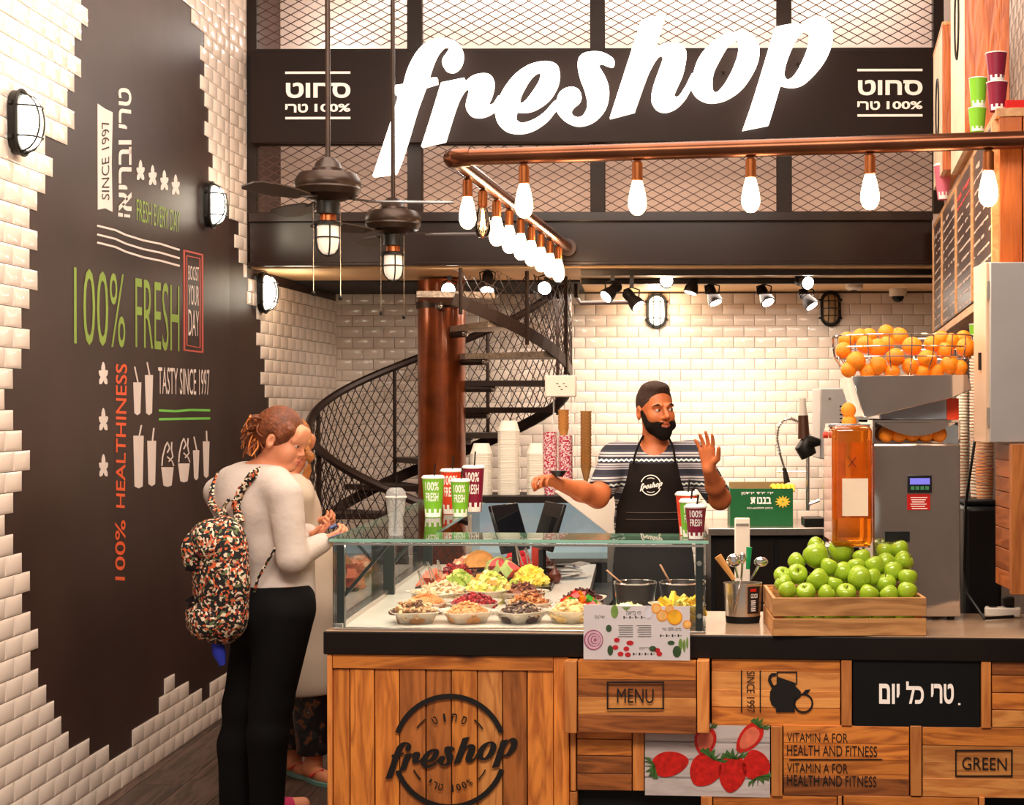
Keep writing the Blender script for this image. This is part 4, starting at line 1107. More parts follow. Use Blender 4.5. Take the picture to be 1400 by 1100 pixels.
obj(MB().tube([(.037*math.cos(2*PI*k/24), .037*math.sin(2*PI*k/24), .136) for k in range(24)], .0018, 5, closed=True), 'rim', mat('white_plastic', (240,226,210)), t, local=True)
# cups on the ledge
def onledge(px, Y): return ((px-VX)*Y/F, Y, RT+.0005)
papercup('paper_cup', 'maroon paper cup standing on the ledge above the orange end post', onledge(1364, 5.32), MAR, h=.1, r1=.037, text=False, lid=False, straw=False)
papercup('paper_cup', 'maroon paper cup balanced on top of the other maroon cup', (onledge(1363, 5.32)[0], 5.32, RT+.103), MAR, h=.1, r1=.037, text=False, lid=False, straw=False)
papercup('paper_cup', 'green paper cup standing on the ledge left of the maroon cups', onledge(1337, 5.72), GRN, h=.09, r1=.034, text=False, lid=False, straw=False)
papercup('paper_cup', 'green paper cup balanced on top of the other green cup', (onledge(1338, 5.72)[0], 5.72, RT+.093), GRN, h=.11, r1=.034, text=False, lid=False, straw=False)
tag(obj(MB().box((onledge(1388, 5.3)[0]+.01, 5.34, RT+.018), (.09, .1, .034)), 'red_box', mat('red_card', (200, 24, 20), .4), bevel=.003), 'small red box on the ledge right of the maroon cups', 'box')
papercup('paper_cup', 'pink cup on the far end of the ledge beside the sign', onledge(1290, 7.55), (222, 110, 130), h=.17, r1=.045, text=False, lid=True, straw=False)

# ================================================================ juicer
M_mirror = mat('mirror_steel', (226, 222, 218), .08, metal=.92, var=.03, bump=1.0, bs=5)
M_amber = mat('amber_plastic', (240, 130, 24), .08, var=.1, vs=8, trans=.75, coat=.5)
M_amber_in = mat('amber_inner', (250, 170, 90), .3, var=.15, vs=20)
M_chrome = mat('chrome', (232, 228, 224), .08, metal=.92, bump=.5, bs=7, var=.03)
JY = 5.45; q0 = P(1193, 847, JY); q1 = P(1313, 575, JY)
jz = ZD+.002
J = thing('juice_machine', 'tall mirror steel orange juicer with display and wire basket standing behind the apple crate', 'juicer', ((q0.x+q1.x)/2, JY+.17, jz))
obj(MB().lohi((q0.x, JY, jz+.012), (q1.x, JY+.34, P(0, 607, JY).z)), 'body', M_mirror, J, bevel=.006)
obj(MB().lohi((q0.x+.004, JY-.004, jz+.05), (q1.x-.004, JY-.0005, P(0, 609, JY).z)), 'front_door', M_mirror, J, bevel=.003)
for sx in (q0.x+.03, q1.x-.03):
    for sy in (.03, .3): obj(MB().tube([(sx, JY+sy, jz), (sx, JY+sy, jz+.014)], .014, 10), 'foot', M_cage, J)
mb = MB(); zc, zd = P(0, 575, JY).z, P(0, 607, JY).z
mb.lohi((q0.x, JY+.12, zd), (q1.x, JY+.34, zc)); mb.lohi((q0.x, JY, zc-.008), (q1.x, JY+.34, zc)); mb.lohi((q0.x, JY, zd), (q0.x+.008, JY+.12, zc-.008)); mb.lohi((q1.x-.008, JY, zd), (q1.x, JY+.12, zc-.008))
obj(mb, 'feed_bay', M_mirror, J)
mb = MB(); a, b = P(1200, 578, JY), P(1306, 592, JY)
n = 12; top_ = [(a.x+(b.x-a.x)*i/n, zc-.009) for i in range(n+1)]; bot = [(a.x+(b.x-a.x)*i/n, zc-.012-.045*math.sin(PI*i/n)) for i in range(n, -1, -1)]
mb.prism(top_+bot, JY+.002, JY+.01); obj(mb, 'curved_guard', M_chrome, J)
a, b = P(1205, 575, JY), P(1298, 535, JY)
obj(MB().lohi((a.x, JY+.04, zc+.001), (b.x, JY+.3, b.z)), 'upper_block', mat('bluish_clear_guard', (170, 176, 186), .1, metal=.6, var=.1), J, bevel=.004)
a, b = P(1297, 576, JY), P(1315, 545, JY)
obj(MB().lohi((a.x, JY+.05, zc+.001), (b.x, JY+.3, b.z)), 'red_sticker', mat('red_sticker', (232, 66, 30), .4), J)
ch = [(1163,515),(1322,513),(1327,533),(1300,545),(1185,571),(1180,571)]
obj(MB().prism([(P(x, y, JY).x, P(x, y, JY).z) for x, y in ch], JY-.02, JY+.3), 'chute', M_chrome, J, bevel=.008)
zr = lambda y: P(0, y, JY).z
bc = Vector((P(1243, 0, JY).x, JY+.14, 0))
def ring(rx, ry, z, r=.0028, n=40): return MB().tube([(bc.x+rx*math.cos(2*PI*k/n), bc.y+ry*math.sin(2*PI*k/n), z) for k in range(n)], r, 6, closed=True)
bk = [(.258, .2, zr(458)), (.256, .198, zr(474)), (.25, .192, zr(488)), (.2, .15, zr(514))]
for rx, ry, z in bk: obj(ring(rx, ry, z), 'basket_ring', M_chrome, J)
for k in range(20):
    a = 2*PI*k/20; obj(MB().tube([(bc.x+rx*math.cos(a), bc.y+ry*math.sin(a), z) for rx, ry, z in bk], .0022, 5), 'basket_wire', M_chrome, J)
obj(MB().lathe([(0,-.004),(.2,-.004),(.2,0),(0,0)], (0,0,0), 30, M=Matrix.Translation((bc.x, bc.y, zr(514))) @ Matrix.Diagonal((1,.75,1,1))), 'basket_floor', M_chrome, J)
# display
dp = JY-.005
def jbox(x0, y0, x1, y1, ya, yb, nm, m, par=J, bev=0):
    a, b = P(x0, y1, JY), P(x1, y0, JY); return obj(MB().lohi((a.x, ya, a.z), (b.x, yb, b.z)), nm, m, par, bevel=bev)
dsp = jbox(1240, 650, 1273, 674, dp-.008, dp, 'control_panel', mat('black_plastic', (26, 26, 28), .35), J, .002)
jbox(1243, 654, 1270, 662.5, dp-.0095, dp-.008, 'screen', mat('lcd_blue', (120, 120, 230), .3, var=0, emit=.5), dsp)
for i in range(4): jbox(1244+6.6*i, 665, 1249+6.6*i, 670, dp-.0105, dp-.008, 'button', mat('green_button', (70, 140, 90), .4), dsp)
jbox(1239.5, 676, 1271, 697.5, dp-.002, dp, 'red_label', mat('red_label', (200, 30, 26), .4), J)
mb = MB()
for i in range(6): a, b = P(1244+(i % 3), 680+3*i, JY), P(1267-(i*2 % 5), 681+3*i, JY); mb.lohi((a.x, dp-.003, b.z), (b.x, dp-.002, a.z))
obj(mb, 'label_print', M_wpaint, J, smooth=0, kind='stuff')
jbox(1209, 727, 1243, 741, dp-.002, dp+.001, 'slot', mat('black_plastic', (26, 26, 28)), J)
# amber squeezing cover
a, b = P(1137, 748, 5.36), P(1192, 582, 5.36)
mb = MB(); mb.lohi((a.x, 5.34, a.z), (b.x, 5.6, b.z)); cv = obj(mb, 'amber_cover', M_amber, J, bevel=.02)
obj(MB().tube([(a.x+.03, 5.46, a.z+.1), (a.x+.03, 5.46, b.z-.06)], .028, 14), 'press_roller', M_amber_in, J)
obj(MB().tube([(b.x-.04, 5.46, a.z+.1), (b.x-.04, 5.46, b.z-.06)], .028, 14), 'press_roller', M_amber_in, J)
a2, b2 = P(1150, 705, 5.36), P(1185, 654, 5.36)
obj(MB().lohi((a2.x, 5.333, a2.z), (b2.x, 5.337, b2.z)), 'white_label', mat('pale_label', (252, 226, 200), .35), J)
mb = MB(); 
for s_ in (-1, 1): 
    c_ = P(1165, 632, 5.333); mb.bar((c_.x-.014*s_, 5.333, c_.z-.018), (c_.x+.014*s_, 5.333, c_.z+.018), .004, .002)
obj(mb, 'cross_mark', M_ink, J, kind='stuff')
for z in (b.z, a.z): obj(MB().lohi((a.x-.006, 5.4, z-.006), (b.x, 5.5, z+.006)), 'cover_hinge', M_chrome, J, bevel=.002)
obj(MB().tube([(a.x-.02, 5.45, b.z-.035), (a.x-.002, 5.45, b.z-.035)], .012, 10), 'red_knob', mat('red_knob', (220, 60, 20), .4), J)
obj(MB().lohi((a.x-.015, 5.42, a.z-.12), (a.x+.02, 5.47, a.z)), 'juice_spout', M_chrome, J, bevel=.003)
obj(MB().lohi((a.x+.02, 5.5, jz), (a.x+.05, 5.53, a.z+.02)), 'leg', M_chrome, J)
obj(MB().lohi((a.x-.02, 5.35, jz), (b.x, 5.6, jz+.03)), 'drip_tray', M_chrome, J, bevel=.003)
# ---- fruit
M_orange = mat('orange_skin', (255, 142, 22), .38, var=.06, vs=3, bump=.25, bs=110)
M_apple = mat('apple_skin', (150, 178, 40), .22, var=.2, vs=14, isl=.1, coat=.3)
M_stem = mat('brown_stem', (84, 60, 28), .7)
M_dot = mat('navel_green', (120, 96, 30), .7)
orm = MB().lathe([(0,-1),(.25,-.97),(.55,-.83),(.82,-.56),(.97,-.2),(1,.05),(.95,.33),(.78,.62),(.5,.86),(.2,.95),(0,.93)], seg=20).mesh('orange', M_orange)
nvm = MB().lathe([(0,.955),(.07,.965),(.09,.93)], seg=8).mesh('navel', M_dot)
FR = []
def putorange(x, y, z, r, lab='orange in the wire basket of the juicer', grp='oranges in the juicer basket'):
    o = link(orm, 'orange', None, label=lab, cat='orange', group=grp); FR.append((grp, o)); o.location = (x, y, z)
    o.rotation_euler = (R.uniform(-2, 2), R.uniform(-2, 2), R.uniform(0, 6)); o.scale = (r, r, r*.97)
    link(nvm, 'navel', o); return o
OR = [(283,108,28),(325,97,24),(355,95,24),(410,84,26),(452,98,32),(272,142,28),(342,124,30),(382,135,33),(412,122,25),(495,130,34),(560,122,28),(590,103,24),(622,114,30),(663,103,26),(672,135,34),(312,178,34),(383,192,32),(440,165,31),(488,195,29),(545,172,33),(602,145,30),(618,190,32),(430,212,24),(530,214,24),(350,212,24),(575,212,24),(652,200,24),(288,205,22)]
for i, (cx, cy, r) in enumerate(OR):
    px, py = 1040+cx/2.392, 420+cy/2.392
    Y = JY+.14-.13 if cy > 160 else (JY+.06 if cy > 115 else JY+.16)
    rr = max(r, 27)/2.392/F*Y*.98
    p = P(px, py, Y); putorange(p.x, Y, p.z, rr)
for i in range(5):
    p = P(1212+18*i, 597, JY+.06); putorange(p.x, JY+.065, zd+.033, .03, 'orange waiting in the feed bay of the juicer', 'oranges in the feed bay')
for px, py, Y in ((1160, 561, 5.5), (1161, 577, 5.5)): p = P(px, py, Y); putorange(p.x, Y, p.z, .028, 'orange in the feed tube left of the chute', 'oranges in the feed tube')
apm = MB().lathe([(.0,-.82),(.12,-.86),(.3,-.93),(.5,-.88),(.75,-.62),(.93,-.2),(1,.15),(.97,.45),(.82,.74),(.55,.9),(.32,.9),(.15,.78),(.05,.66),(0,.64)], seg=20).mesh('apple', M_apple)
stm = MB().tube([(0,0,.62),(.03,0,.85),(.1,.02,1.1)], .045, 6).mesh('stem', M_stem)
cr = thing('apple_crate', 'low two slat wooden crate piled with green apples in front of the juicer', 'crate', (P(1160,870,5.08).x, 5.27, ZD+.001), 0)
ca, cb = P(1056, 870, 5.08).x, P(1266, 870, 5.08).x; cz = ZD+.001
for z0, z1 in ((.0, .058), (.066, .128)):
    obj(MB().lohi((ca, 5.08, cz+z0), (cb, 5.092, cz+z1)), 'slat', wood('crate_slat', (206, 146, 88), (150, 96, 50), 'x', .55), cr, bevel=.0015)
    obj(MB().lohi((ca, 5.46, cz+z0), (cb, 5.472, cz+z1)), 'slat', _mc['crate_slat'], cr, bevel=.0015)
    for x in (ca, cb-.012): obj(MB().lohi((x, 5.093, cz+z0), (x+.012, 5.459, cz+z1)), 'side_slat', wood('crate_side', (220, 158, 98), (170, 110, 60), 'y', .55), cr, bevel=.0015)
for x in (ca+.013, cb-.033):
    for y in (5.093, 5.439): obj(MB().lohi((x, y, cz), (x+.02, y+.02, cz+.12)), 'corner_post', M_wpale, cr)
for i in range(4): obj(MB().lohi((ca+.013, 5.12+i*.09, cz), (cb-.013, 5.19+i*.09, cz+.008)), 'base_slat', _mc['crate_slat'], cr)
def putapple(x, y, z, r, tilt=None):
    o = link(apm, 'apple', None, label='green apple in the low wooden crate', cat='apple', group='green apples in the crate'); FR.append(('a', o)); o.location = (x, y, z)
    o.rotation_euler = tilt or (R.uniform(-.9, .9), R.uniform(-.9, .9), R.uniform(0, 6)); o.scale = (r, r, r*.93)
    link(stm, 'stem', o)
AP = [(180,815,42),(262,800,42),(115,833,27),(180,782,30),(118,875,34),(187,893,38),(270,868,34),(222,850,30),(330,820,30),(322,888,42),(372,848,33),(432,868,35),(465,832,34),(452,795,33),(405,800,28),(407,908,36),(480,887,32),(238,910,28),(70,880,26),(75,905,26),(87,927,29),(147,935,33),(214,938,30),(278,937,33),(352,940,33),(420,942,32),(478,932,33),(312,850,30),(365,885,30),(408,835,30)]
for cx, cy, r in AP:
    px, py = 1040+cx/2.392, 420+cy/2.392; r = max(r, 30)
    Y = 5.15 if cy > 918 else (5.22 if cy > 880 else (5.27 if cy > 845 else (5.33 if cy > 812 else 5.39)))
    p = P(px, py, Y); putapple(p.x, Y, p.z, r/2.392/F*Y)
top_ap = [o for g, o in FR if g == 'a']; zs = sorted(o.location.z for o in top_ap); cuts = [-1, zs[8]-1e-4, zs[16]-1e-4, zs[23]-1e-4, 9]
LOW_AP = []
for i in range(6):
    for j in range(4):
        putapple(ca+.055+i*.08, 5.14+j*.085, cz+.05, .038); LOW_AP.append((i, j, FR[-1][1]))

def ordn(i): return ['leftmost', 'second', 'third', 'fourth', 'fifth', 'sixth', 'seventh', 'eighth', 'ninth', 'tenth', 'eleventh', 'twelfth', 'thirteenth', 'fourteenth', 'fifteenth'][i]
def rowlabel(objs, cuts, rows, kind, tail):
    for (lo, hi), rn in zip(cuts, rows):
        ob = sorted([o for o in objs if lo <= o.location.z < hi], key=lambda o: o.location.x/o.location.y)
        for i, o in enumerate(ob): o['label'] = '%s, %s%s in the %s of %s' % (kind, ordn(i), '' if i == 0 else ' from the left', rn, tail)
rowlabel(top_ap, list(zip(cuts, cuts[1:])), ['row at the rim', 'second layer up', 'third layer up', 'top layer'], 'green apple', 'the crate pile')
for i, j, o in LOW_AP: o['label'] = 'green apple low inside the crate behind its slats, %s in the %s row' % (ordn(i), ['front', 'second', 'third', 'rear'][j])
og = [o for g, o in FR if g == 'oranges in the juicer basket']; zs = sorted(o.location.z for o in og); cuts = [-1, zs[7]-1e-4, zs[14]-1e-4, zs[21]-1e-4, 9]
rowlabel(og, list(zip(cuts, cuts[1:])), ['lowest layer', 'second layer', 'third layer', 'top layer'], 'orange', 'the wire basket')
for g, t_ in (('oranges in the feed bay', 'orange %s in the feed bay above the juicer display'), ('oranges in the feed tube', 'orange %s in the feed tube left of the chute')):
    ob = sorted([o for q, o in FR if q == g], key=lambda o: (o.location.x, o.location.z))
    for i, o in enumerate(ob): o['label'] = t_ % (('%s from the left' % ordn(i) if i else 'leftmost') if 'bay' in g else ['lower', 'upper'][int(o.location.z > (ob[0].location.z+ob[1].location.z)/2)])
# ================================================================ people: bodies grown as smooth implicit surfaces
class SDF:
    def __init__(s, res): s.res = res; s.p = []; s.clips = []
    def cap(s, a, b, r1, r2=None, k=.02, sub=False): s.p.append(('c', np.array(a, float), np.array(b, float), r1, r1 if r2 is None else r2, k, sub)); return s
    def ell(s, c, r, rot=None, k=.02, sub=False): s.p.append(('e', np.array(c, float), np.array(r, float), np.array(rot if rot is not None else np.eye(3), float), 0, k, sub)); return s
    def clip(s, fn): s.clips.append(fn); return s
    def grown(s, d, keep=None, res=None):
        o = SDF(res or s.res)
        for i, q in enumerate(s.p):
            if keep is not None and i not in keep: continue
            if q[0] == 'c': o.p.append(('c', q[1], q[2], q[3]+d, q[4]+d, q[5], q[6]))
            else: o.p.append(('e', q[1], q[2]+d, q[3], 0, q[5], q[6]))
        return o
    def bounds(s, q):
        if q[0] == 'c':
            r = max(q[3], q[4]); return np.minimum(q[1], q[2])-r, np.maximum(q[1], q[2])+r
        e = np.sqrt(((q[3]*q[2])**2).sum(axis=1)); return q[1]-e, q[1]+e
    def mesh(s, name, mats, matfn=None, ):
        h = s.res; bs = [s.bounds(q) for q in s.p if not q[6]]
        lo = np.min([b[0] for b in bs], axis=0)-.03; hi = np.max([b[1] for b in bs], axis=0)+.03
        n = np.ceil((hi-lo)/h).astype(int)+1
        ax = [lo[i]+h*np.arange(n[i]) for i in range(3)]
        Fd = np.full(n, .05, dtype=np.float32)
        for q in s.p:
            b0, b1 = s.bounds(q); m = .012+q[5]
            i0 = np.maximum(((b0-m-lo)/h).astype(int), 0); i1 = np.minimum(((b1+m-lo)/h).astype(int)+2, n)
            if (i1 <= i0).any(): continue
            X = ax[0][i0[0]:i1[0]][:, None, None]; Y = ax[1][i0[1]:i1[1]][None, :, None]; Z = ax[2][i0[2]:i1[2]][None, None, :]
            if q[0] == 'c':
                a, b = q[1], q[2]; ba = b-a; L = max((ba*ba).sum(), 1e-9)
                t = np.clip(((X-a[0])*ba[0]+(Y-a[1])*ba[1]+(Z-a[2])*ba[2])/L, 0, 1)
                d = np.sqrt((X-a[0]-ba[0]*t)**2+(Y-a[1]-ba[1]*t)**2+(Z-a[2]-ba[2]*t)**2)-(q[3]+(q[4]-q[3])*t)
            else:
                c, r, Rm = q[1], q[2], q[3]; dx, dy, dz = X-c[0], Y-c[1], Z-c[2]
                u = [(Rm[0, j]*dx+Rm[1, j]*dy+Rm[2, j]*dz) for j in range(3)]
                k0 = np.sqrt(sum((u[j]/r[j])**2 for j in range(3))); k1 = np.sqrt(sum((u[j]/r[j]**2)**2 for j in range(3)))
                d = k0*(k0-1)/np.maximum(k1, 1e-6)
            sl = tuple(slice(i0[j], i1[j]) for j in range(3)); f = Fd[sl]; k = q[5]
            if q[6]:
                g = -d; hh = np.clip(.5-.5*(g-f)/k*-1, 0, 1); hh = np.clip(.5+.5*(g-f)/k, 0, 1); Fd[sl] = f+(g-f)*hh+k*hh*(1-hh)
            else:
                hh = np.clip(.5+.5*(d-f)/k, 0, 1); Fd[sl] = d+(f-d)*hh-k*hh*(1-hh)
        if s.clips:
            X = ax[0][:, None, None]; Y = ax[1][None, :, None]; Z = ax[2][None, None, :]
            for fn in s.clips: Fd = np.maximum(Fd, np.broadcast_to(fn(X, Y, Z), Fd.shape).astype(np.float32))
        S = Fd < 0
        c = np.zeros(np.array(n)-1, dtype=np.uint8)
        for i in (0, 1):
            for j in (0, 1):
                for k in (0, 1): c += S[i:n[0]-1+i, j:n[1]-1+j, k:n[2]-1+k]
        act = (c > 0) & (c < 8); idx = np.argwhere(act); vid = np.full(act.shape, -1, dtype=np.int32); vid[act] = np.arange(len(idx))
        acc = np.zeros((len(idx), 3)); cnt = np.zeros(len(idx))
        cor = [np.array(q) for q in ((0,0,0),(1,0,0),(0,1,0),(1,1,0),(0,0,1),(1,0,1),(0,1,1),(1,1,1))]
        val = [Fd[tuple((idx+q).T)] for q in cor]
        for a in range(8):
            for b in range(a+1, 8):
                if abs(cor[a]-cor[b]).sum() != 1: continue
                va, vb = val[a], val[b]; m = (va < 0) != (vb < 0); t = np.where(m, va/np.where(m, va-vb, 1), 0)
                acc += np.where(m[:, None], cor[a]+(cor[b]-cor[a])*t[:, None], 0); cnt += m
        V = lo+h*(idx+acc/np.maximum(cnt, 1)[:, None])
        faces = []
        for a in range(3):
            b_, c_ = (a+1) % 3, (a+2) % 3
            sl0 = [slice(None)]*3; sl1 = [slice(None)]*3; sl0[a] = slice(0, n[a]-1); sl1[a] = slice(1, n[a])
            A, B = S[tuple(sl0)], S[tuple(sl1)]; e = np.argwhere(A != B)
            e = e[(e[:, b_] > 0) & (e[:, c_] > 0) & (e[:, b_] < n[b_]-1) & (e[:, c_] < n[c_]-1)]
            ins = A[tuple(e.T)]
            o1 = np.zeros(3, int); o1[b_] = 1; o2 = np.zeros(3, int); o2[c_] = 1
            q = [vid[tuple((e-o1-o2).T)], vid[tuple((e-o2).T)], vid[tuple(e.T)], vid[tuple((e-o1).T)]]
            Q = np.stack(q, axis=1); Q[~ins] = Q[~ins][:, ::-1]; faces.append(Q)
        Fc = np.concatenate(faces); Fc = Fc[(Fc >= 0).all(axis=1)]
        me = bpy.data.meshes.new(name)
        me.vertices.add(len(V)); me.vertices.foreach_set('co', V.astype(np.float32).ravel())
        me.loops.add(Fc.size); me.loops.foreach_set('vertex_index', Fc.astype(np.int32).ravel())
        me.polygons.add(len(Fc)); me.polygons.foreach_set('loop_start', np.arange(0, Fc.size, 4, dtype=np.int32)); me.polygons.foreach_set('loop_total', np.full(len(Fc), 4, dtype=np.int32))
        for m in (mats if isinstance(mats, (list, tuple)) else [mats]): me.materials.append(m)
        if matfn is not None:
            ctr_ = V[Fc].mean(axis=1); me.polygons.foreach_set('material_index', matfn(ctr_).astype(np.int32))
        me.polygons.foreach_set('use_smooth', np.ones(len(Fc), dtype=bool)); me.update(); me.validate()
        return me
def put(me, name, parent, **kw):
    I = wm(parent).inverted() if parent else Matrix()
    if parent: me.transform(I)
    return link(me, name, parent, **kw)
def rotm(yaw=0, pitch=0, roll=0):
    return np.array((Matrix.Rotation(yaw, 3, 'Z') @ Matrix.Rotation(pitch, 3, 'X') @ Matrix.Rotation(roll, 3, 'Y')))
def stripemat(nm, cols, ns=70, band=0):
    m = bpy.data.materials.new(nm); m.use_nodes = True; nt = m.node_tree; N = nt.nodes; L = nt.links; b = N['Principled BSDF']; b.inputs['Roughness'].default_value = .5
    g = N.new('ShaderNodeNewGeometry'); n = N.new('ShaderNodeTexNoise'); n.inputs['Scale'].default_value = ns; L.new(g.outputs['Position'], n.inputs['Vector']); src = n.outputs['Fac']
    if band:
        sp_ = N.new('ShaderNodeSeparateXYZ'); L.new(g.outputs['Position'], sp_.inputs[0]); dv = N.new('ShaderNodeMath'); dv.operation = 'DIVIDE'; dv.inputs[1].default_value = band; L.new(sp_.outputs[2], dv.inputs[0])
        fr = N.new('ShaderNodeMath'); fr.operation = 'FRACT'; L.new(dv.outputs[0], fr.inputs[0]); ma = N.new('ShaderNodeMath'); ma.operation = 'MULTIPLY_ADD'; ma.inputs[1].default_value = .34; L.new(fr.outputs[0], ma.inputs[0]); m5 = N.new('ShaderNodeMath'); m5.operation = 'MULTIPLY'; m5.inputs[1].default_value = .68; L.new(src, m5.inputs[0]); L.new(m5.outputs[0], ma.inputs[2]); src = ma.outputs[0]
    r = N.new('ShaderNodeValToRGB'); r.color_ramp.interpolation = 'CONSTANT'; L.new(src, r.inputs[0]); e = r.color_ramp.elements
    e[0].position = 0; e[0].color = srgb(*cols[0]); e[1].position = .5; e[1].color = srgb(*cols[1])
    for i, c in enumerate(cols[2:]): q = e.new(.56+.06*i); q.color = srgb(*c)
    L.new(r.outputs[0], b.inputs['Base Color']); return m
class Head:
    """local axes: -y is forward, z up, origin mid-head"""
    def __init__(s, c, yaw, pitch=0, roll=0, k=1.0): s.c = np.array(c, float); s.R = rotm(yaw, pitch, roll); s.k = k
    def p(s, x, y, z): return s.c+s.R @ (np.array((x, y, z))*s.k)
    def M(s):
        m = Matrix(s.R.tolist()).to_4x4(); m.translation = Vector(s.c); return m @ Matrix.Scale(s.k, 4)
    def build(s, B, male=True):
        k = s.k; e = lambda c, r, kk=.02, sub=False: B.ell(s.p(*c), np.array(r)*k, s.R, kk*k, sub)
        e((0, .018, .034), (.077, .096, .09)); e((0, -.018, -.035), (.06 if male else .056, .074, .08), .03)
        e((0, -.062, -.094), (.026, .024, .02), .025)
        for x in (-1, 1):
            e((x*.037, -.056, -.028), (.024, .026, .026), .02)
            B.cap(s.p(x*.014, -.09 if male else -.084, .022), s.p(x*.048, -.074 if male else -.068, .02), .009*k, .007*k, .012)
            e((x*.031, -.094, .004), (.015, .012, .009), .008, True)
            e((x*.079, .014, -.008), (.009, .019, .032), .006)
            e((x*.083, .008, -.006), (.005, .01, .016), .004, True)
            B.ell(s.p(x*(.012 if male else .009), -.1 if male else -.096, -.033), np.array((.008, .01, .008))*k*(1 if male else .8), s.R, .006)
        B.cap(s.p(0, -.091 if male else -.086, .01), s.p(0, -.116 if male else -.107, -.028 if male else -.026), (.0075 if male else .006)*k, (.0115 if male else .0085)*k, .01)
        if not male:
            e((0, -.082, .045), (.05, .02, .04), .03); e((.034, -.05, -.045), (.028, .03, .03), .03); e((-.034, -.05, -.045), (.028, .03, .03), .03); e((0, -.078, -.09), (.022, .016, .016), .02)
        e((0, -.09, -.064), (.024, .012, .016), .012)
def face_parts(hd, root, skin, irisdx=0, brow=(40, 22, 14), lip=(176, 84, 66), open_=False, male=True):
    M = hd.M(); mw = mat('eye_white', (236, 226, 218), .2, var=0); mi = mat('iris_dark', (42, 24, 14), .15, var=0)
    mlip = mat('lips_%d' % lip[0], lip, .4); mbr = mat('brow_%d' % brow[0], brow, .8)
    for x in (-1, 1):
        e = obj(MB().ell((x*.031, -.0775, .003), (.0115,.0115,.0078), 14, 10, M=M), 'eye', mw, root)
        d = irisdx; obj(MB().ell((x*.031+d*.0068, -.0775-.0098*math.sqrt(1-(d*.6)**2), .003), (.0056,.004,.0056), 10, 8, M=M), 'iris', mi, e)
        obj(MB().tube([(x*.018, -.0935, .022), (x*.034, -.0925, .0275), (x*.05, -.079, .021)], [.0028,.0042,.002], 6, M=M), 'eyebrow', mbr, root)
        if not male: obj(MB().ell((x*.031, -.0775, .0042), (.0128,.0128,.0085), 14, 10, M=M), 'eyelid', skin, root)
        obj(MB().tube([(x*.018, -.085, .005), (x*.024, -.0885, .0095), (x*.031, -.0895, .011), (x*.038, -.087, .0095), (x*.044, -.081, .004)], [.0016,.003,.0034,.003,.0016], 5, M=M), 'eyelid', skin, root)
    obj(MB().tube([(-.022,-.094,-.062),(-.01,-.1035,-.057),(0,-.1025,-.0585),(.01,-.1035,-.057),(.022,-.094,-.062)], [.001,.0036,.0034,.0036,.001], 7, M=M), 'upper_lip', mlip, root)
    obj(MB().tube([(-.021,-.094,-.066),(0,-.1025,-.0735 if open_ else -.0705),(.021,-.094,-.066)], [.001,.0052,.001], 7, M=M), 'lower_lip', mlip, root)
    if open_: obj(MB().ell((0,-.0955,-.0645),(.015,.006,.004), 10, 6, M=M), 'teeth', mw, root)
def hand(B, wrist, fdir, ndir, side, curl=.5, spread=.16, k=1.0, thumb=(.6, .5), curls=None):
    """fdir along the fingers, ndir out of the palm, side=+1/-1 puts the thumb on that side of f x n"""
    f = Vector(fdir).normalized(); nn = Vector(ndir); nn = (nn-f*nn.dot(f)).normalized(); u = f.cross(nn)*side; w_ = Vector(wrist); tips = []
    ln = (.068, .076, .07, .055); mc = (.082, .085, .08, .073)
    for i in range(4):
        o = 1.5-i; kn = w_+(f*mc[i]+u*(o*.0205))*k; st = w_+(f*.012+u*(o*.012))*k
        B.cap(st, kn, .0135*k, .0115*k, .014)
        d = (f+u*(o*spread*.5)).normalized(); p = kn; c = (curls[i] if curls else curl); a = c*.75
        for j, fr_ in enumerate((.45, .31, .24)):
            dd = (d*math.cos(a)+nn*math.sin(a)).normalized(); q = p+dd*ln[i]*fr_*k
            B.cap(p, q, (.0092-.0008*j)*k, (.0086-.0008*j)*k, .003); p = q; a += c*(1.0-.25*j)
        tips.append(p)
    b = w_+(f*.018+u*.02)*k; d1 = (f*thumb[0]+u*(1-thumb[0]*.4)+nn*thumb[1]*.6).normalized(); m1 = b+d1*.042*k
    d2 = (f*(thumb[0]+.25)+u*(.45-thumb[1]*.6)+nn*thumb[1]).normalized(); m2 = m1+d2*.03*k; m3 = m2+(d2+nn*thumb[1]*.4).normalized()*.025*k
    B.cap(b, m1, .0145*k, .0112*k, .01); B.cap(m1, m2, .0108*k, .0096*k, .004); B.cap(m2, m3, .0095*k, .0085*k, .003); tips.append(m3)
    return tips
PX = lambda px, py, Y: np.array(P(px, py, Y))
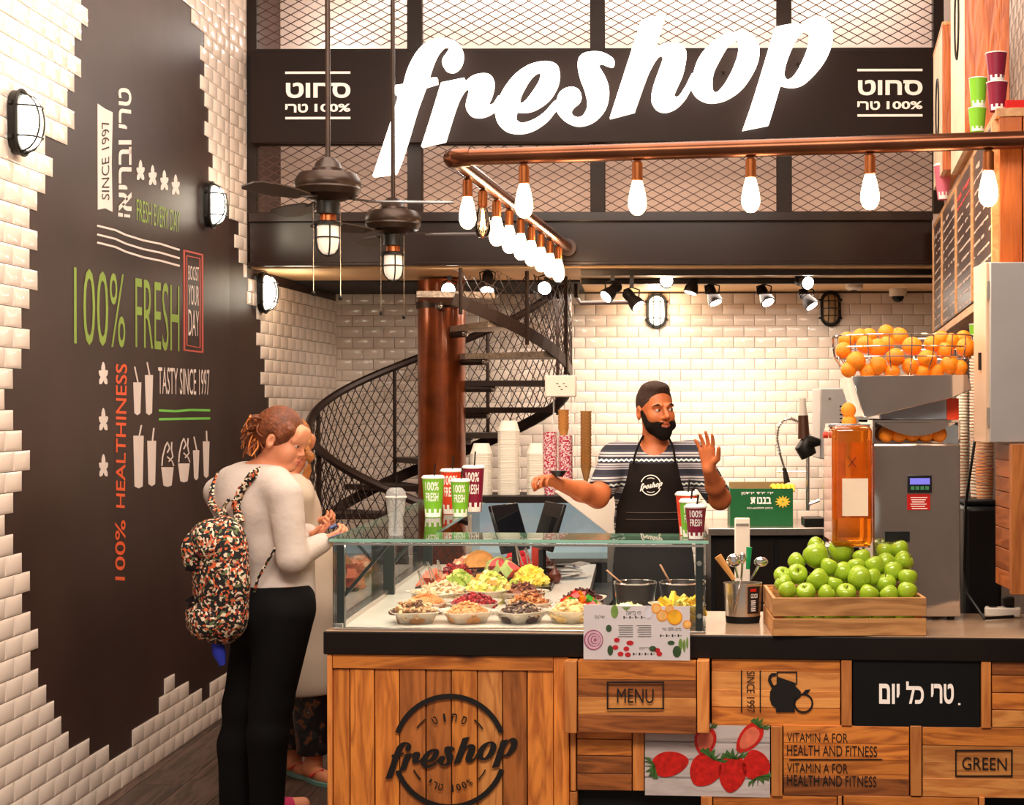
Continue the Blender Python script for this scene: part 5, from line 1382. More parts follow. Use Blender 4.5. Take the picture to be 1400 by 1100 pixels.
def stripes_mat():
    m = bpy.data.materials.new('striped_shirt'); m.use_nodes = True; nt = m.node_tree; N = nt.nodes; L = nt.links; b = N['Principled BSDF']; b.inputs['Roughness'].default_value = .85
    g = N.new('ShaderNodeNewGeometry'); sx = N.new('ShaderNodeSeparateXYZ'); L.new(g.outputs['Position'], sx.inputs[0])
    zx = N.new('ShaderNodeMath'); zx.operation = 'PINGPONG'; zx.inputs[1].default_value = .011; L.new(sx.outputs[0], zx.inputs[0])
    zs = N.new('ShaderNodeMath'); zs.operation = 'MULTIPLY_ADD'; zs.inputs[1].default_value = .55; L.new(zx.outputs[0], zs.inputs[0]); L.new(sx.outputs[2], zs.inputs[2])
    def cyc(src, per):
        a = N.new('ShaderNodeMath'); a.operation = 'DIVIDE'; a.inputs[1].default_value = per; L.new(src, a.inputs[0])
        f = N.new('ShaderNodeMath'); f.operation = 'FRACT'; L.new(a.outputs[0], f.inputs[0]); return f.outputs[0]
    r = N.new('ShaderNodeValToRGB'); r.color_ramp.interpolation = 'CONSTANT'; L.new(cyc(sx.outputs[2], .105), r.inputs[0])
    st = [(0, (34,34,48)), (.2, (168,160,162)), (.25, (60,60,74)), (.29, (168,160,162)), (.34, (60,60,74)), (.38, (176,168,168)), (.44, (40,40,54)), (.72, (196,188,186)), (.78, (70,70,84)), (.83, (196,188,186)), (.9, (50,50,64))]
    el = r.color_ramp.elements; el[0].position = 0; el[0].color = srgb(*st[0][1]); el[1].position = st[1][0]; el[1].color = srgb(*st[1][1])
    for p_, c_ in st[2:]: e = el.new(p_); e.color = srgb(*c_)
    z = N.new('ShaderNodeValToRGB'); z.color_ramp.interpolation = 'CONSTANT'; L.new(cyc(zs.outputs[0], .105), z.inputs[0])
    ez = z.color_ramp.elements; ez[0].position = 0; ez[0].color = (0,0,0,1); ez[1].position = .56; ez[1].color = (1,1,1,1); e = ez.new(.64); e.color = (0,0,0,1)
    mx = N.new('ShaderNodeMixRGB'); L.new(z.outputs[0], mx.inputs[0]); L.new(r.outputs[0], mx.inputs[1]); mx.inputs[2].default_value = srgb(226, 232, 224)
    L.new(mx.outputs[0], b.inputs['Base Color']); return m
# ---------------------------------------------------------------- barista
YMn = 6.74
M_skin = mat('tanned_skin', (200, 112, 66), .45, var=.08, vs=14, sss=.08)
M_beard = mat('dark_beard', (26, 17, 13), .9, spec=.2, var=.3, vs=90, bump=.8, bs=260)
M_hairm = mat('dark_hair', (58, 36, 24), .75, var=.3, vs=60, bump=.7, bs=200)
mx_ = lambda px: (px-VX)*YMn/F
man = thing('person', 'bearded man in striped tee and black apron reaching out from behind the counter', 'person', (mx_(895), YMn, 0))
B = SDF(.0048)
hd = Head(PX(897, 561, YMn-.01), math.radians(24), 0, math.radians(-3), 1.0)
hd.build(B)
z_ = lambda py: H-(py-562)*YMn/F
cx = mx_(893)
B.cap((cx+.01, YMn+.01, z_(585)), (cx, YMn+.015, z_(628)), .056, .062, .03)           # neck
i0 = len(B.p)
B.cap((cx-.1, YMn+.03, z_(636)), (cx+.1, YMn+.03, z_(634)), .075, .075, .05)
B.ell((cx, YMn+.01, z_(662)), (.175, .115, .15), None, .05)
B.ell((cx, YMn+.0, z_(715)), (.165, .12, .17), None, .05)
B.ell((cx, YMn+.01, z_(775)), (.172, .125, .14), None, .05)
shR = PX(842, 627, YMn+.02); shL = PX(948, 625, YMn+.02)
elR = PX(817, 679, YMn-.2); elL = PX(984, 682, YMn-.1)
wrR = PX(765, 661, YMn-.36); wrL = PX(969, 641, YMn-.26)
B.cap(np.array((cx-.1, YMn+.03, z_(630))), shR, .062, .06, .05); B.cap(np.array((cx+.1, YMn+.03, z_(630))), shL, .062, .06, .05)
B.cap(shR, elR, .058, .047, .03); B.cap(shL, elL, .058, .047, .03); i1 = len(B.p)
B.cap(elR, elR*.55+wrR*.45, .047, .043, .02); B.cap(elR*.55+wrR*.45, wrR, .043, .028, .02)
B.cap(elL, elL*.55+wrL*.45, .045, .041, .02); B.cap(elL*.55+wrL*.45, wrL, .041, .028, .02)
fR = Vector(wrR-elR).normalized()
hand(B, wrR+np.array(fR)*.005, fR+Vector((0,0,.1)), (.25, .1, -1), -1, .75, .1, 1.0, (.75, .75))
fL = Vector((-.12, -.1, 1)); hand(B, wrL+np.array((0,0,.004)), fL, (-.6, -.8, 0), 1, .16, .35, 1.0, (.5, .2))
for sx in (-1, 1):
    B.cap((cx+sx*.09, YMn+.02, .86), (cx+sx*.1, YMn, .47), .085, .058, .04)
    B.cap((cx+sx*.1, YMn, .47), (cx+sx*.1, YMn+.02, .09), .056, .038, .03)
    B.cap((cx+sx*.1, YMn+.03, .045), (cx+sx*.12, YMn-.14, .035), .042, .034, .02)
put(B.mesh('body', M_skin), 'body', man)
S = SDF(.0055); S.p = B.grown(.011, set(range(i0, i1))).p
hem = z_(800); S.clip(lambda X, Y, Z: hem-Z)
dR = (elR-shR)/np.linalg.norm(elR-shR); dL = (elL-shL)/np.linalg.norm(elL-shL); cR = shR+dR*.235; cL = shL+dL*.225
def cuff(c, d, side): # cut the sleeve beyond the plane at c, only near the arm
    return lambda X, Y, Z: np.where(((X-c[0])**2+(Y-c[1])**2+(Z-c[2])**2) < .02, (X-c[0])*d[0]+(Y-c[1])*d[1]+(Z-c[2])*d[2], -1)
S.clip(cuff(cR, dR, -1)); S.clip(cuff(cL, dL, 1))
nk = (cx+.003, YMn-.06, z_(611)); S.clip(lambda X, Y, Z: .07-np.sqrt((X-nk[0])**2+(Y-nk[1])**2*.5+(Z-nk[2]-.035)**2))
put(S.mesh('striped_shirt', stripes_mat()), 'striped_shirt', man)
T = SDF(.008)
for sx in (-1, 1):
    T.cap((cx+sx*.085, YMn+.02, .88), (cx+sx*.1, YMn, .47), .1, .072, .04); T.cap((cx+sx*.1, YMn, .47), (cx+sx*.1, YMn+.02, .1), .07, .055, .03)
T.clip(lambda X, Y, Z: .08-Z); put(T.mesh('trousers', mat('black_cloth', (22, 20, 20), .9)), 'trousers', man)
M_apron = mat('black_apron', (26, 18, 15), .85, spec=.2, var=.25, vs=5)
Ap = SDF(.0055); Ap.p = B.grown(.021, set(range(i0, i0+4))).p; Ap.ell((cx, YMn, .8), (.17, .13, .3), None, .05); ztb, zw = z_(632), z_(690)
def bib(X, Y, Z):
    t = np.clip((ztb-Z)/(ztb-zw), 0, 1); w__ = .107+.055*t**1.5+.02*np.clip((zw-Z)/.3, 0, 1); return np.abs(X-cx-.0)-w__
Ap.clip(bib); Ap.clip(lambda X, Y, Z: Z-ztb); Ap.clip(lambda X, Y, Z: Y-(YMn-.015)); Ap.clip(lambda X, Y, Z: .62-Z)
apr = put(Ap.mesh('apron', M_apron), 'apron', man)
def strap(pts, nm, m, r=.006, par=man, sx=2.2): return obj(MB().tube(pts, r, 8, sx=sx), nm, m, par)
strap([PX(866, 633, YMn-.115), PX(868, 622, YMn-.108), PX(872, 610, YMn-.085), PX(878, 598, YMn-.03), PX(882, 594, YMn+.05)], 'apron_strap', M_apron, .005, apr)
strap([PX(923, 633, YMn-.115), PX(922, 622, YMn-.108), PX(920, 610, YMn-.085), PX(914, 598, YMn-.03), PX(910, 594, YMn+.05)], 'apron_strap', M_apron, .005, apr)
# apron logo, laid on the cloth by dropping every point along the view's depth onto it
dgv = np.array([tuple(wm(apr) @ v.co) for v in apr.data.vertices])
def onto(x, z, off=.0025):
    d = (dgv[:, 0]-x)**2+(dgv[:, 2]-z)**2; j = np.argsort(d)[:12]; f = j[dgv[j, 1] < YMn-.03]; return (dgv[f, 1].min() if len(f) else YMn-.13)-off
def lay_on(mb, loops_, n=0):
    for lp in loops_:
        pts = []
        base = []
        for l in lp: base += l
        vs = [(x, onto(x, z), z) for x, z in base]; fs = []
        for t in tessellate_polygon([[Vector((x, z, 0)) for x, z in l] for l in lp]):
            p = [base[i] for i in t]; ar = (p[1][0]-p[0][0])*(p[2][1]-p[0][1])-(p[2][0]-p[0][0])*(p[1][1]-p[0][1])
            fs.append(tuple(t) if ar > 0 else tuple(t)[::-1])
        mb.add(vs, fs)
mb = MB(); ac = (889.5, 663)
def am(px, py):
    q = P(ac[0]-15+(px-510)/630*31, ac[1]+8.5-(240-py)*.058, YMn-.13); return (q.x, q.z)
lay_on(mb, script_loops(am, 3))
for a0, a1, r0, r1 in ((18, 162, 13, 14.2), (198, 342, 13, 14.2), (60, 120, 9.5, 10.3), (240, 300, 9.5, 10.3)):
    for j in range(16):
        t0, t1 = [math.radians(a0+(a1-a0)*q/16) for q in (j, j+1)]
        q4 = [P(ac[0]+r*math.cos(t), ac[1]-r*math.sin(t), YMn-.13) for r, t in ((r0, t0), (r1, t0), (r1, t1), (r0, t1))]
        lay_on(mb, [[[(q.x, q.z) for q in q4]]])
obj(mb, 'apron_logo', M_wpaint, apr, smooth=0, kind='stuff')
for py in (698, 707):
    pts = [(x_, onto(x_, z_(py), .001), z_(py)) for x_ in np.linspace(cx-.12, cx+.12, 12)]
    obj(MB().tube(pts, .0015, 4), 'stitching', mat('apron_stitch', (84, 70, 62), .8), apr)
face_parts(hd, man, M_skin, .8, (24, 14, 10), (160, 80, 62), True)
Bd = SDF(.004); K = hd
Bd.ell(K.p(0, -.03, -.062), (.064, .068, .056), K.R, .02); Bd.ell(K.p(0, -.066, -.1), (.036, .032, .034), K.R, .02)
for x in (-1, 1): Bd.cap(K.p(x*.068, -.005, -.005), K.p(x*.056, -.04, -.07), .012, .018, .012)
Bd.cap(K.p(-.026, -.094, -.056), K.p(0, -.1045, -.0455), .006, .0055, .004); Bd.cap(K.p(.026, -.094, -.056), K.p(0, -.1045, -.0455), .006, .0055, .004)
Bd.ell(K.p(0, -.085, -.02), (.046, .05, .033), K.R, .008, True); Bd.ell(K.p(0, -.112, -.065), (.019, .022, .0105), K.R, .004, True)
put(Bd.mesh('beard', M_beard), 'beard', man)
Hr = SDF(.004); Hr.ell(K.p(0, .02, .036), (.0785, .0965, .091), K.R, .01); Hr.ell(K.p(0, -.006, .101), (.054, .072, .024), K.R, .03)
Hr.ell(K.p(0, -.105, .012), (.078, .075, .074), K.R, .008, True); Hr.ell(K.p(0, .0, -.075), (.12, .2, .075), K.R, .01, True)
put(Hr.mesh('hair', M_hairm), 'hair', man)
hb = thing('small_black_bowl', 'small black bowl held in the barista hand', 'bowl', PX(763, 651, YMn-.42))
obj(MB().lathe([(.0,0),(.018,.0),(.034,.018),(.038,.024),(.035,.022),(.017,.004),(0,.003)], seg=22), 'bowl', mat('black_plastic', (26,26,28)), hb, local=True)
# ---------------------------------------------------------------- woman with the backpack
YW = 6.14
M_skinf = mat('fair_skin', (228, 150, 112), .5, var=.06, vs=14, sss=.08)
M_tee = mat('pale_grey_jersey', (204, 188, 178), .9, var=.06, vs=8, bump=.9, bs=11)
M_legg = mat('black_leggings', (13, 11, 11), .85, spec=.2, var=.2, vs=4, bump=.3, bs=10)
M_hairw = mat('auburn_hair', (112, 56, 26), .5, var=.4, vs=40, bump=.5, bs=90)
M_hairb = mat('copper_curl', (214, 124, 58), .5, var=.35, vs=40)
wo = thing('person', 'woman in pale long sleeved top and black leggings wearing a floral backpack', 'person', (-1.56, YW, 0))
fd = np.array((.72, .69, 0)); rt = np.array((.69, -.72, 0)); up = np.array((0, 0, 1.))
def W(px, py, dy=0): return PX(px, py, YW+dy)
B = SDF(.0052); hd = Head(W(386, 600, -.02), math.radians(78), math.radians(20), 0, .97); hd.build(B, False)
B.cap(W(378, 618, -.0), W(352, 650, .02), .047, .055, .03); i0 = len(B.p)
ch_ = W(340, 690, 0); B.ell(ch_, (.175, .115, .165), rotm(math.atan2(rt[1], rt[0])), .05)
B.cap(W(318, 660, .1), W(376, 660, -.1), .06, .06, .05)
B.ell(W(355, 750, 0), (.15, .115, .16), rotm(math.atan2(rt[1], rt[0])), .06)
B.ell(W(392, 770, .05), (.10, .085, .14), None, .06)
B.ell(W(374, 815, .01), (.178, .14, .13), rotm(math.atan2(rt[1], rt[0])), .06)
sR, sL = W(390, 676, -.13), W(300, 672, .14); eR, eL = W(399, 762, -.16), W(345, 765, .22); wR, wL = W(440, 741, .02), W(420, 728, .12)
B.cap(sR, eR, .058, .047, .03); B.cap(sL, eL, .055, .045, .03); B.cap(eR, wR, .045, .029, .02); B.cap(eL, wL, .045, .029, .02); i1 = len(B.p)
hand(B, wR, Vector((1, .25, .35)), (-.2, .6, .6), -1, .75, .1, .92, (.7, .6)); hand(B, wL, Vector((1, -.1, .25)), (.0, -.3, .9), 1, .8, .1, .9, (.7, .5))
hipR, hipL = W(388, 835, -.08), W(362, 835, .1); kR, kL = W(370, 962, -.07), W(333, 962, .06); aR, aL = W(364, 1098, -.05), W(322, 1096, .04)
i2 = len(B.p)
B.ell(W(350, 838, -.06), (.11, .11, .12), None, .05)
B.cap(hipR, kR, .114, .076, .04); B.cap(hipL, kL, .116, .076, .04)
B.cap(kR+np.array((-.012,-.01,-.12)), aR, .064, .048, .05); B.cap(kR, kR+np.array((-.012,-.01,-.12)), .068, .064, .04)
B.cap(kL+np.array((-.022,-.01,-.16)), aL, .064, .048, .05); B.cap(kL, kL+np.array((-.022,-.01,-.16)), .068, .064, .04); i3 = len(B.p)
for a in (aR, aL): B.cap((a[0]-.02, a[1], .045), (a[0]+.12, a[1]+.1, .035), .04, .032, .02); B.cap(a, (a[0]-.01, a[1], .05), .036, .04, .02)
put(B.mesh('body', M_skinf), 'body', wo)
S = SDF(.006); S.p = B.grown(.012, set(range(i0, i1))).p
zh = lambda X: H-(812+(X-W(327,0)[0])/(W(436,0)[0]-W(327,0)[0])*16-562)*YW/F
S.clip(lambda X, Y, Z: (zh(X)-Z)); nk = W(357, 640, .0); S.clip(lambda X, Y, Z: .064-np.sqrt((X-nk[0])**2+(Y-nk[1])**2+(Z-nk[2]-.02)**2))
put(S.mesh('long_sleeved_top', M_tee), 'long_sleeved_top', wo)
obj(MB().tube([nk+np.array((.066*math.cos(t), .066*math.sin(t), -.004-.012*math.cos(t))) for t in np.linspace(0, 2*PI, 24)[:-1]], .007, 8, closed=True), 'pink_collar', mat('pink_strap', (226, 70, 130), .7), wo)
S = SDF(.0065); S.p = B.grown(.008, set([i0+3, i0+4])|set(range(i2, i3))).p; zt1 = W(0, 796)[2]; S.clip(lambda X, Y, Z: Z-zt1); S.cap(kR+np.array((-.012,-.01,-.12)), aR, .074, .064, .03); S.cap(kL+np.array((-.022,-.01,-.16)), aL, .074, .064, .03); S.clip(lambda X, Y, Z: .03-Z)
put(S.mesh('leggings', M_legg), 'leggings', wo)
for a in (aR, aL):
    S = SDF(.006); S.cap((a[0]-.02, a[1], .048), (a[0]+.07, a[1]+.065, .038), .047, .038, .02); S.clip(lambda X, Y, Z: .003-Z); S.clip(lambda X, Y, Z: Z-.085)
    put(S.mesh('shoe', mat('pink_shoe', (206, 44, 96), .6)), 'shoe', wo)
face_parts(hd, wo, M_skinf, 0, (90, 52, 30), (196, 100, 90), False)
Hr = SDF(.0048); K = hd
Hr.ell(K.p(0, .026, .036), (.086, .1, .098), K.R, .01); Hr.ell(K.p(0, .08, .0), (.06, .055, .07), K.R, .04); 
for x in (-1, 1): Hr.cap(K.p(x*.066, -.045, .06), K.p(x*.08, -.02, .02), .02, .012, .02)
Hr.ell(K.p(0, -.1, -.02), (.07, .066, .085), K.R, .012, True); Hr.ell(K.p(0, -.0, -.1), (.12, .09, .075), K.R, .02, True)
for x in (-1, 1): Hr.ell(K.p(x*.088, .012, -.012), (.02, .026, .036), K.R, .008, True)
put(Hr.mesh('hair', M_hairw), 'hair', wo)
def curl(a, b, turns, rad, r, n=26, ph=0):
    a, b = np.array(a), np.array(b); d = (b-a)/np.linalg.norm(b-a); u = np.cross(d, (0, .3, 1)); u /= np.linalg.norm(u); v = np.cross(d, u); pts = []
    for i in range(n+1):
        t = i/n; pts.append(a+(b-a)*t+(u*math.cos(ph+t*turns*2*PI)+v*math.sin(ph+t*turns*2*PI))*rad*(1-.3*t))
    return pts, [r*(1-.5*i/n) for i in range(n+1)]
rr = random.Random(5)
bun = MB()
for i in range(64):
    a0 = W(352+rr.uniform(-8, 8), 572+rr.uniform(-6, 10), rr.uniform(-.07, .04)); b0 = W(345+rr.uniform(-16, 18), 592+rr.uniform(-14, 34), rr.uniform(-.11, .04))
    p_, r_ = curl(a0, b0, rr.uniform(.6, 1.6), rr.uniform(.008, .02), rr.uniform(.0035, .008), ph=rr.uniform(0, 6)); bun.tube(p_, r_, 6, mi=i % 2)
obj(bun, 'curly_bun', [M_hairw, M_hairb], wo, kind='stuff')
S = SDF(.006); S.ell(W(352, 580, -.02), (.045, .04, .045), None, .02); S.ell(W(345, 600, -.02), (.03, .03, .04), None, .02); put(S.mesh('bun', M_hairw), 'bun', wo)
t = thing('phone', 'dark phone in the hand of the woman with the backpack', 'phone', W(459, 733, .02))
pm = Matrix.Translation(Vector(W(459, 732, .03))) @ Matrix.Rotation(math.radians(-18), 4, 'Y') @ Matrix.Rotation(.3, 4, 'Z')
obj(MB().box((0, 0, 0), (.07, .13, .009), M=pm), 'case', M_blackpanel, t, bevel=.003); obj(MB().box((0, 0, .005), (.064, .122, .001), M=pm), 'screen', mat('phone_screen', (120, 140, 190), .1, emit=.3), t)
# ---- backpack
def floral():
    m = bpy.data.materials.new('floral_fabric'); m.use_nodes = True; nt = m.node_tree; N = nt.nodes; L = nt.links; b = N['Principled BSDF']; b.inputs['Roughness'].default_value = .85
    tc = N.new('ShaderNodeTexCoord'); n = N.new('ShaderNodeTexNoise'); n.inputs['Scale'].default_value = 12; L.new(tc.outputs['Object'], n.inputs['Vector'])
    ad = N.new('ShaderNodeVectorMath'); ad.operation = 'ADD'; sc = N.new('ShaderNodeVectorMath'); sc.operation = 'SCALE'; sc.inputs['Scale'].default_value = .05
    L.new(n.outputs['Color'], sc.inputs[0]); L.new(tc.outputs['Object'], ad.inputs[0]); L.new(sc.outputs[0], ad.inputs[1])
    v = N.new('ShaderNodeTexVoronoi'); v.inputs['Scale'].default_value = 105; L.new(ad.outputs[0], v.inputs['Vector'])
    s = N.new('ShaderNodeSeparateXYZ'); L.new(v.outputs['Color'], s.inputs[0])
    r = N.new('ShaderNodeValToRGB'); r.color_ramp.interpolation = 'CONSTANT'; L.new(s.outputs[0], r.inputs[0]); e = r.color_ramp.elements
    e[0].position = 0; e[0].color = srgb(18, 14, 14); e[1].position = .42; e[1].color = srgb(226, 206, 180)
    for p_, c_ in ((.58, (206, 92, 48)), (.72, (22, 18, 18)), (.82, (92, 104, 66)), (.9, (190, 150, 120)), (.96, (120, 40, 34))): q = e.new(p_); q.color = srgb(*c_)
    L.new(r.outputs[0], b.inputs['Base Color']); return m
M_flo = floral()
bp_ = thing('backpack', 'black floral patterned backpack worn on the back of the woman in grey', 'backpack', W(300, 873, -.2))
yw = math.atan2(rt[1], rt[0]); Rb = rotm(yw)
bc_ = lambda px, py, d=0: W(px, py, -.2)+d*fd
S = SDF(.0055); S.ell(bc_(302, 792), (.142, .1, .235), Rb, .03); S.ell(bc_(300, 845), (.13, .09, .09), Rb, .05); S.ell(bc_(305, 740), (.1, .075, .1), Rb, .05)
bpb = put(S.mesh('main_compartment', M_flo), 'main_compartment', bp_)
S = SDF(.005); S.ell(bc_(300, 845, -.07), (.1, .055, .075), Rb, .02); put(S.mesh('front_pocket', M_flo), 'front_pocket', bp_)
S = SDF(.005); S.ell(bc_(273, 838, .0), (.04, .06, .07), Rb, .02); put(S.mesh('side_pocket', M_flo), 'side_pocket', bp_)
S = SDF(.005); S.ell(bc_(296, 742, -.015), (.115, .095, .1), Rb, .02); zc_ = W(0, 752)[2]; S.clip(lambda X, Y, Z: zc_-Z+np.abs(0*X)); put(S.mesh('flap', M_flo), 'flap', bp_)
S = SDF(.005); S.ell(bc_(281, 752, -.03), (.055, .07, .09), Rb, .02); put(S.mesh('flap_pocket', M_flo), 'flap_pocket', bp_)
for py in (770, 812): obj(MB().tube([bc_(262, py, .03), bc_(285, py+4, -.09), bc_(318, py+6, -.085), bc_(338, py, .0)], .006, 6, sx=1.8), 'webbing', M_legg, bp_)
obj(MB().tube([bc_(300, 706, .03), bc_(296, 692, .03), bc_(303, 682, .03), bc_(312, 686, .03), bc_(312, 702, .03)], .008, 8, sx=1.6), 'haul_loop', M_flo, bp_)
obj(MB().tube([bc_(322, 712, .02), W(322, 690, -.16), W(330, 668, -.16), W(345, 648, -.16), W(358, 642, -.09), W(374, 650, -.04)], .009, 8, sx=2.2), 'shoulder_strap', M_flo, bp_)
obj(MB().tube([bc_(292, 705, .05), W(290, 690, -.06), W(292, 668, .02), W(300, 648, .06), W(312, 642, .1)], .009, 8, sx=2.0), 'shoulder_strap', M_flo, bp_)
obj(MB().tube([bc_(338, 808, .03), W(352, 790, -.19), W(366, 765, -.2), W(380, 742, -.16)], .006, 6, sx=1.5), 'lower_strap', M_flo, bp_)
tag(obj(MB().tube([bc_(302, 872, -.02), bc_(305, 890, -.02), bc_(310, 907, -.02)], [.02, .026, .012], 10), 'blue_cloth', mat('blue_cloth', (36, 50, 170), .8)), 'blue cloth hanging below the floral backpack', 'cloth')
# ---------------------------------------------------------------- second woman, mostly hidden
Y2 = 6.8
w2 = thing('person', 'woman in beige tunic and patterned trousers, mostly hidden behind the woman with the backpack', 'person', (-1.46, Y2, 0))
def W2(px, py, dy=0): return PX(px, py, Y2+dy)
B = SDF(.0065); hd = Head(W2(398, 606, 0), math.radians(75), math.radians(22), 0, .95); hd.build(B, False)
B.cap(W2(392, 625), W2(386, 652), .045, .05, .03); i0 = len(B.p)
B.cap(W2(360, 668, .06), W2(405, 668, -.06), .055, .055, .05); B.ell(W2(392, 705), (.14, .11, .16), None, .05); B.ell(W2(402, 770), (.135, .12, .15), None, .05); B.ell(W2(406, 830), (.15, .13, .13), None, .05)
sR, eR, wR = W2(408, 680, -.1), W2(405, 757, -.06), W2(424, 718, -.02); sL, eL, wL = W2(368, 680, .1), W2(392, 757, .16), W2(428, 716, .1)
B.cap(sR, eR, .048, .04, .03); B.cap(sL, eL, .048, .04, .03); i1 = len(B.p); B.cap(eR, wR, .038, .026, .02); B.cap(eL, wL, .038, .026, .02)
hand(B, wR, Vector((1, .1, .25)), (-.2, .6, .6), -1, .7, .1, .9, (.7, .6)); hand(B, wL, Vector((1, -.2, .2)), (0, -.3, .9), 1, .7, .1, .9, (.7, .5))
aR, aL = W2(428, 1050, -.04), W2(400, 1045, .1)
for h_, a in ((W2(418, 840, -.06), aR), (W2(402, 840, .08), aL)):
    k_ = h_*.5+a*.5+np.array((.02, 0, 0)); B.cap(h_, k_, .095, .06, .04); B.cap(k_, a, .058, .036, .03)
    B.cap((a[0]-.02, a[1], .045), (a[0]+.06, a[1]-.08, .03), .034, .028, .02); B.cap((a[0]+.06, a[1]-.08, .03), (a[0]+.09, a[1]-.12, .025), .028, .018, .02); B.cap(a, (a[0]-.01, a[1], .05), .034, .036, .02)
put(B.mesh('body', mat('tan_skin', (214, 132, 92), .5, var=.06)), 'body', w2)
S = SDF(.007); S.p = B.grown(.016, set(range(i0, i1))).p; S.cap(W2(404, 760), W2(414, 930), .165, .175, .05); zh2 = W2(0, 943)[2]; S.clip(lambda X, Y, Z: zh2-Z)
put(S.mesh('beige_tunic', mat('beige_cloth', (206, 186, 166), .9, var=.06, bump=.3, bs=12)), 'beige_tunic', w2)
S = SDF(.007)
for h_, a in ((W2(418, 860, -.06), aR), (W2(402, 860, .08), aL)): S.cap(h_, a+np.array((0, 0, .04)), .1, .07, .04)
S.clip(lambda X, Y, Z: .115-Z); zq = W2(0, 935)[2]; S.clip(lambda X, Y, Z: Z-zq); put(S.mesh('patterned_trousers', stripemat('dark_swirl_cloth', [(22, 18, 20), (40, 40, 44), (120, 70, 40), (60, 60, 50), (150, 120, 90)], ns=16)), 'patterned_trousers', w2)
for a in (aR, aL):
    m_ = MB(); f_ = Vector((.6, -.8, 0)).normalized(); g_ = Vector((.8, .6, 0)); c_ = Vector((a[0]+.03, a[1]-.05, .001)); pts = [c_+f_*(.13*math.cos(t))+g_*(.042*math.sin(t)) for t in np.linspace(0, 2*PI, 21)[:-1]]
    slab(m_, [(q.x, q.y) for q in pts], .001, .017, 0, 0); sh = obj(m_, 'sandal', mat('teal_sandal', (110, 150, 140), .5), w2)
    obj(MB().tube([c_+g_*.04+Vector((0,0,.03)), c_+f_*.05+Vector((0,0,.062)), c_-g_*.04+Vector((0,0,.03))], .006, 6), 'sandal_strap', mat('red_strap', (200, 50, 40), .5), sh)
Hr = SDF(.0055); K = hd; Hr.ell(K.p(0, .022, .03), (.088, .1, .1), K.R, .01)
Hr.cap(W2(414, 585, -.05), W2(424, 622, -.06), .03, .03, .02); Hr.cap(W2(424, 622, -.06), W2(418, 652, -.06), .028, .016, .02); Hr.cap(W2(385, 600, .05), W2(380, 660, .06), .04, .03, .03)
Hr.ell(K.p(0, -.11, -.02), (.06, .06, .085), K.R, .012, True)
put(Hr.mesh('long_hair', mat('honey_hair', (170, 104, 50), .5, var=.4, vs=40, bump=.5, bs=60)), 'long_hair', w2)
t = thing('phone', 'blue cased phone held by the hidden woman', 'phone', W2(446, 716, .03))
pm = Matrix.Translation(Vector(W2(446, 717, .03))) @ Matrix.Rotation(math.radians(12), 4, 'Y'); obj(MB().box((0, 0, 0), (.075, .14, .01), M=pm), 'case', mat('blue_case', (70, 90, 150), .4), t, bevel=.003); obj(MB().box((0, 0, .0055), (.068, .13, .001), M=pm), 'screen', _mc['phone_screen'], t)
# ================================================================ mural lettering (flat white, green, red and orange paint)
MW = mat('mural_white_paint', (232, 214, 204), .6, var=.05); MG = mat('mural_green_paint', (136, 160, 66), .6, var=.08); MG2 = mat('mural_bright_green', (120, 200, 80), .6, var=.05)
MR = mat('mural_red_paint', (190, 84, 70), .6, var=.08); MO = mat('mural_orange_paint', (232, 92, 44), .6, var=.05); MK = mat('mural_dark_letter', (60, 46, 40), .6)
def mquad(mb, s, p0, p1, p2, p3, bold=0.0, rot=0, y=-.0015):
    """glyphs spread over a picture quad: p0 top left, p1 top right, p2 bottom right, p3 bottom left (as they read)"""
    v, f = glyphs(s, bold); ax = [q[0] for q in v]; ay = [q[1] for q in v]; a0, a1, b0, b1 = min(ax), max(ax), min(ay), max(ay)
    q = [Vector(LF.uv(*p)) for p in (p0, p1, p2, p3)]; vs = []
    for a, b in v:
        u = (a-a0)/(a1-a0); t = (b-b0)/(b1-b0)
        w_ = (q[3]*(1-u)+q[2]*u)*(1-t)+(q[0]*(1-u)+q[1]*u)*t; vs.append((w_.x, y, w_.y))
    fs = []
    for t in f:
        p = [vs[i] for i in t]; ar = sum(p[i][0]*p[(i+1) % len(p)][2]-p[(i+1) % len(p)][0]*p[i][2] for i in range(len(p)))
        fs.append(tuple(t) if ar > 0 else tuple(t)[::-1])
    mb.add(vs, fs, 0, LF.M)
def mp(mb, pts, y0=-.0015, sm=0): mb.prism([LF.uv(*p) for p in (smooth(pts, sm) if sm else pts)], y0, y0+.001, 0, LF.M)
def mline(mb, pts, w=2): 
    for a, b in zip(pts, pts[1:]):
        d = Vector((b[0]-a[0], b[1]-a[1])).normalized(); n = Vector((-d.y, d.x))*w/2; e = d*w*.3
        mp(mb, [(a[0]+n.x-e.x, a[1]+n.y-e.y), (b[0]+n.x+e.x, b[1]+n.y+e.y), (b[0]-n.x+e.x, b[1]-n.y+e.y), (a[0]-n.x-e.x, a[1]-n.y-e.y)])
def mobj(mb, nm, m, label=None): return obj(mb, nm, m, wl, smooth=0, label=label)
a = MB(); mp(a, [(134,140),(144,147),(154.5,152),(153,220),(154,288),(144,283),(134,285)], sm=0); mobj(a, 'painted_ribbon', MW)
a = MB(); mquad(a, 'SINCE 1997', (139,271),(139,166),(149.5,160),(149.5,272), bold=.0, y=-.0025); mobj(a, 'ribbon_lettering', MK)
a = MB(); mquad(a, 'אירבו', (162.5,287),(162.5,190),(180,190),(180,288), bold=.02); mquad(a, 'ירט', (162.5,173),(162.5,118),(180,120),(180,176), bold=.02)
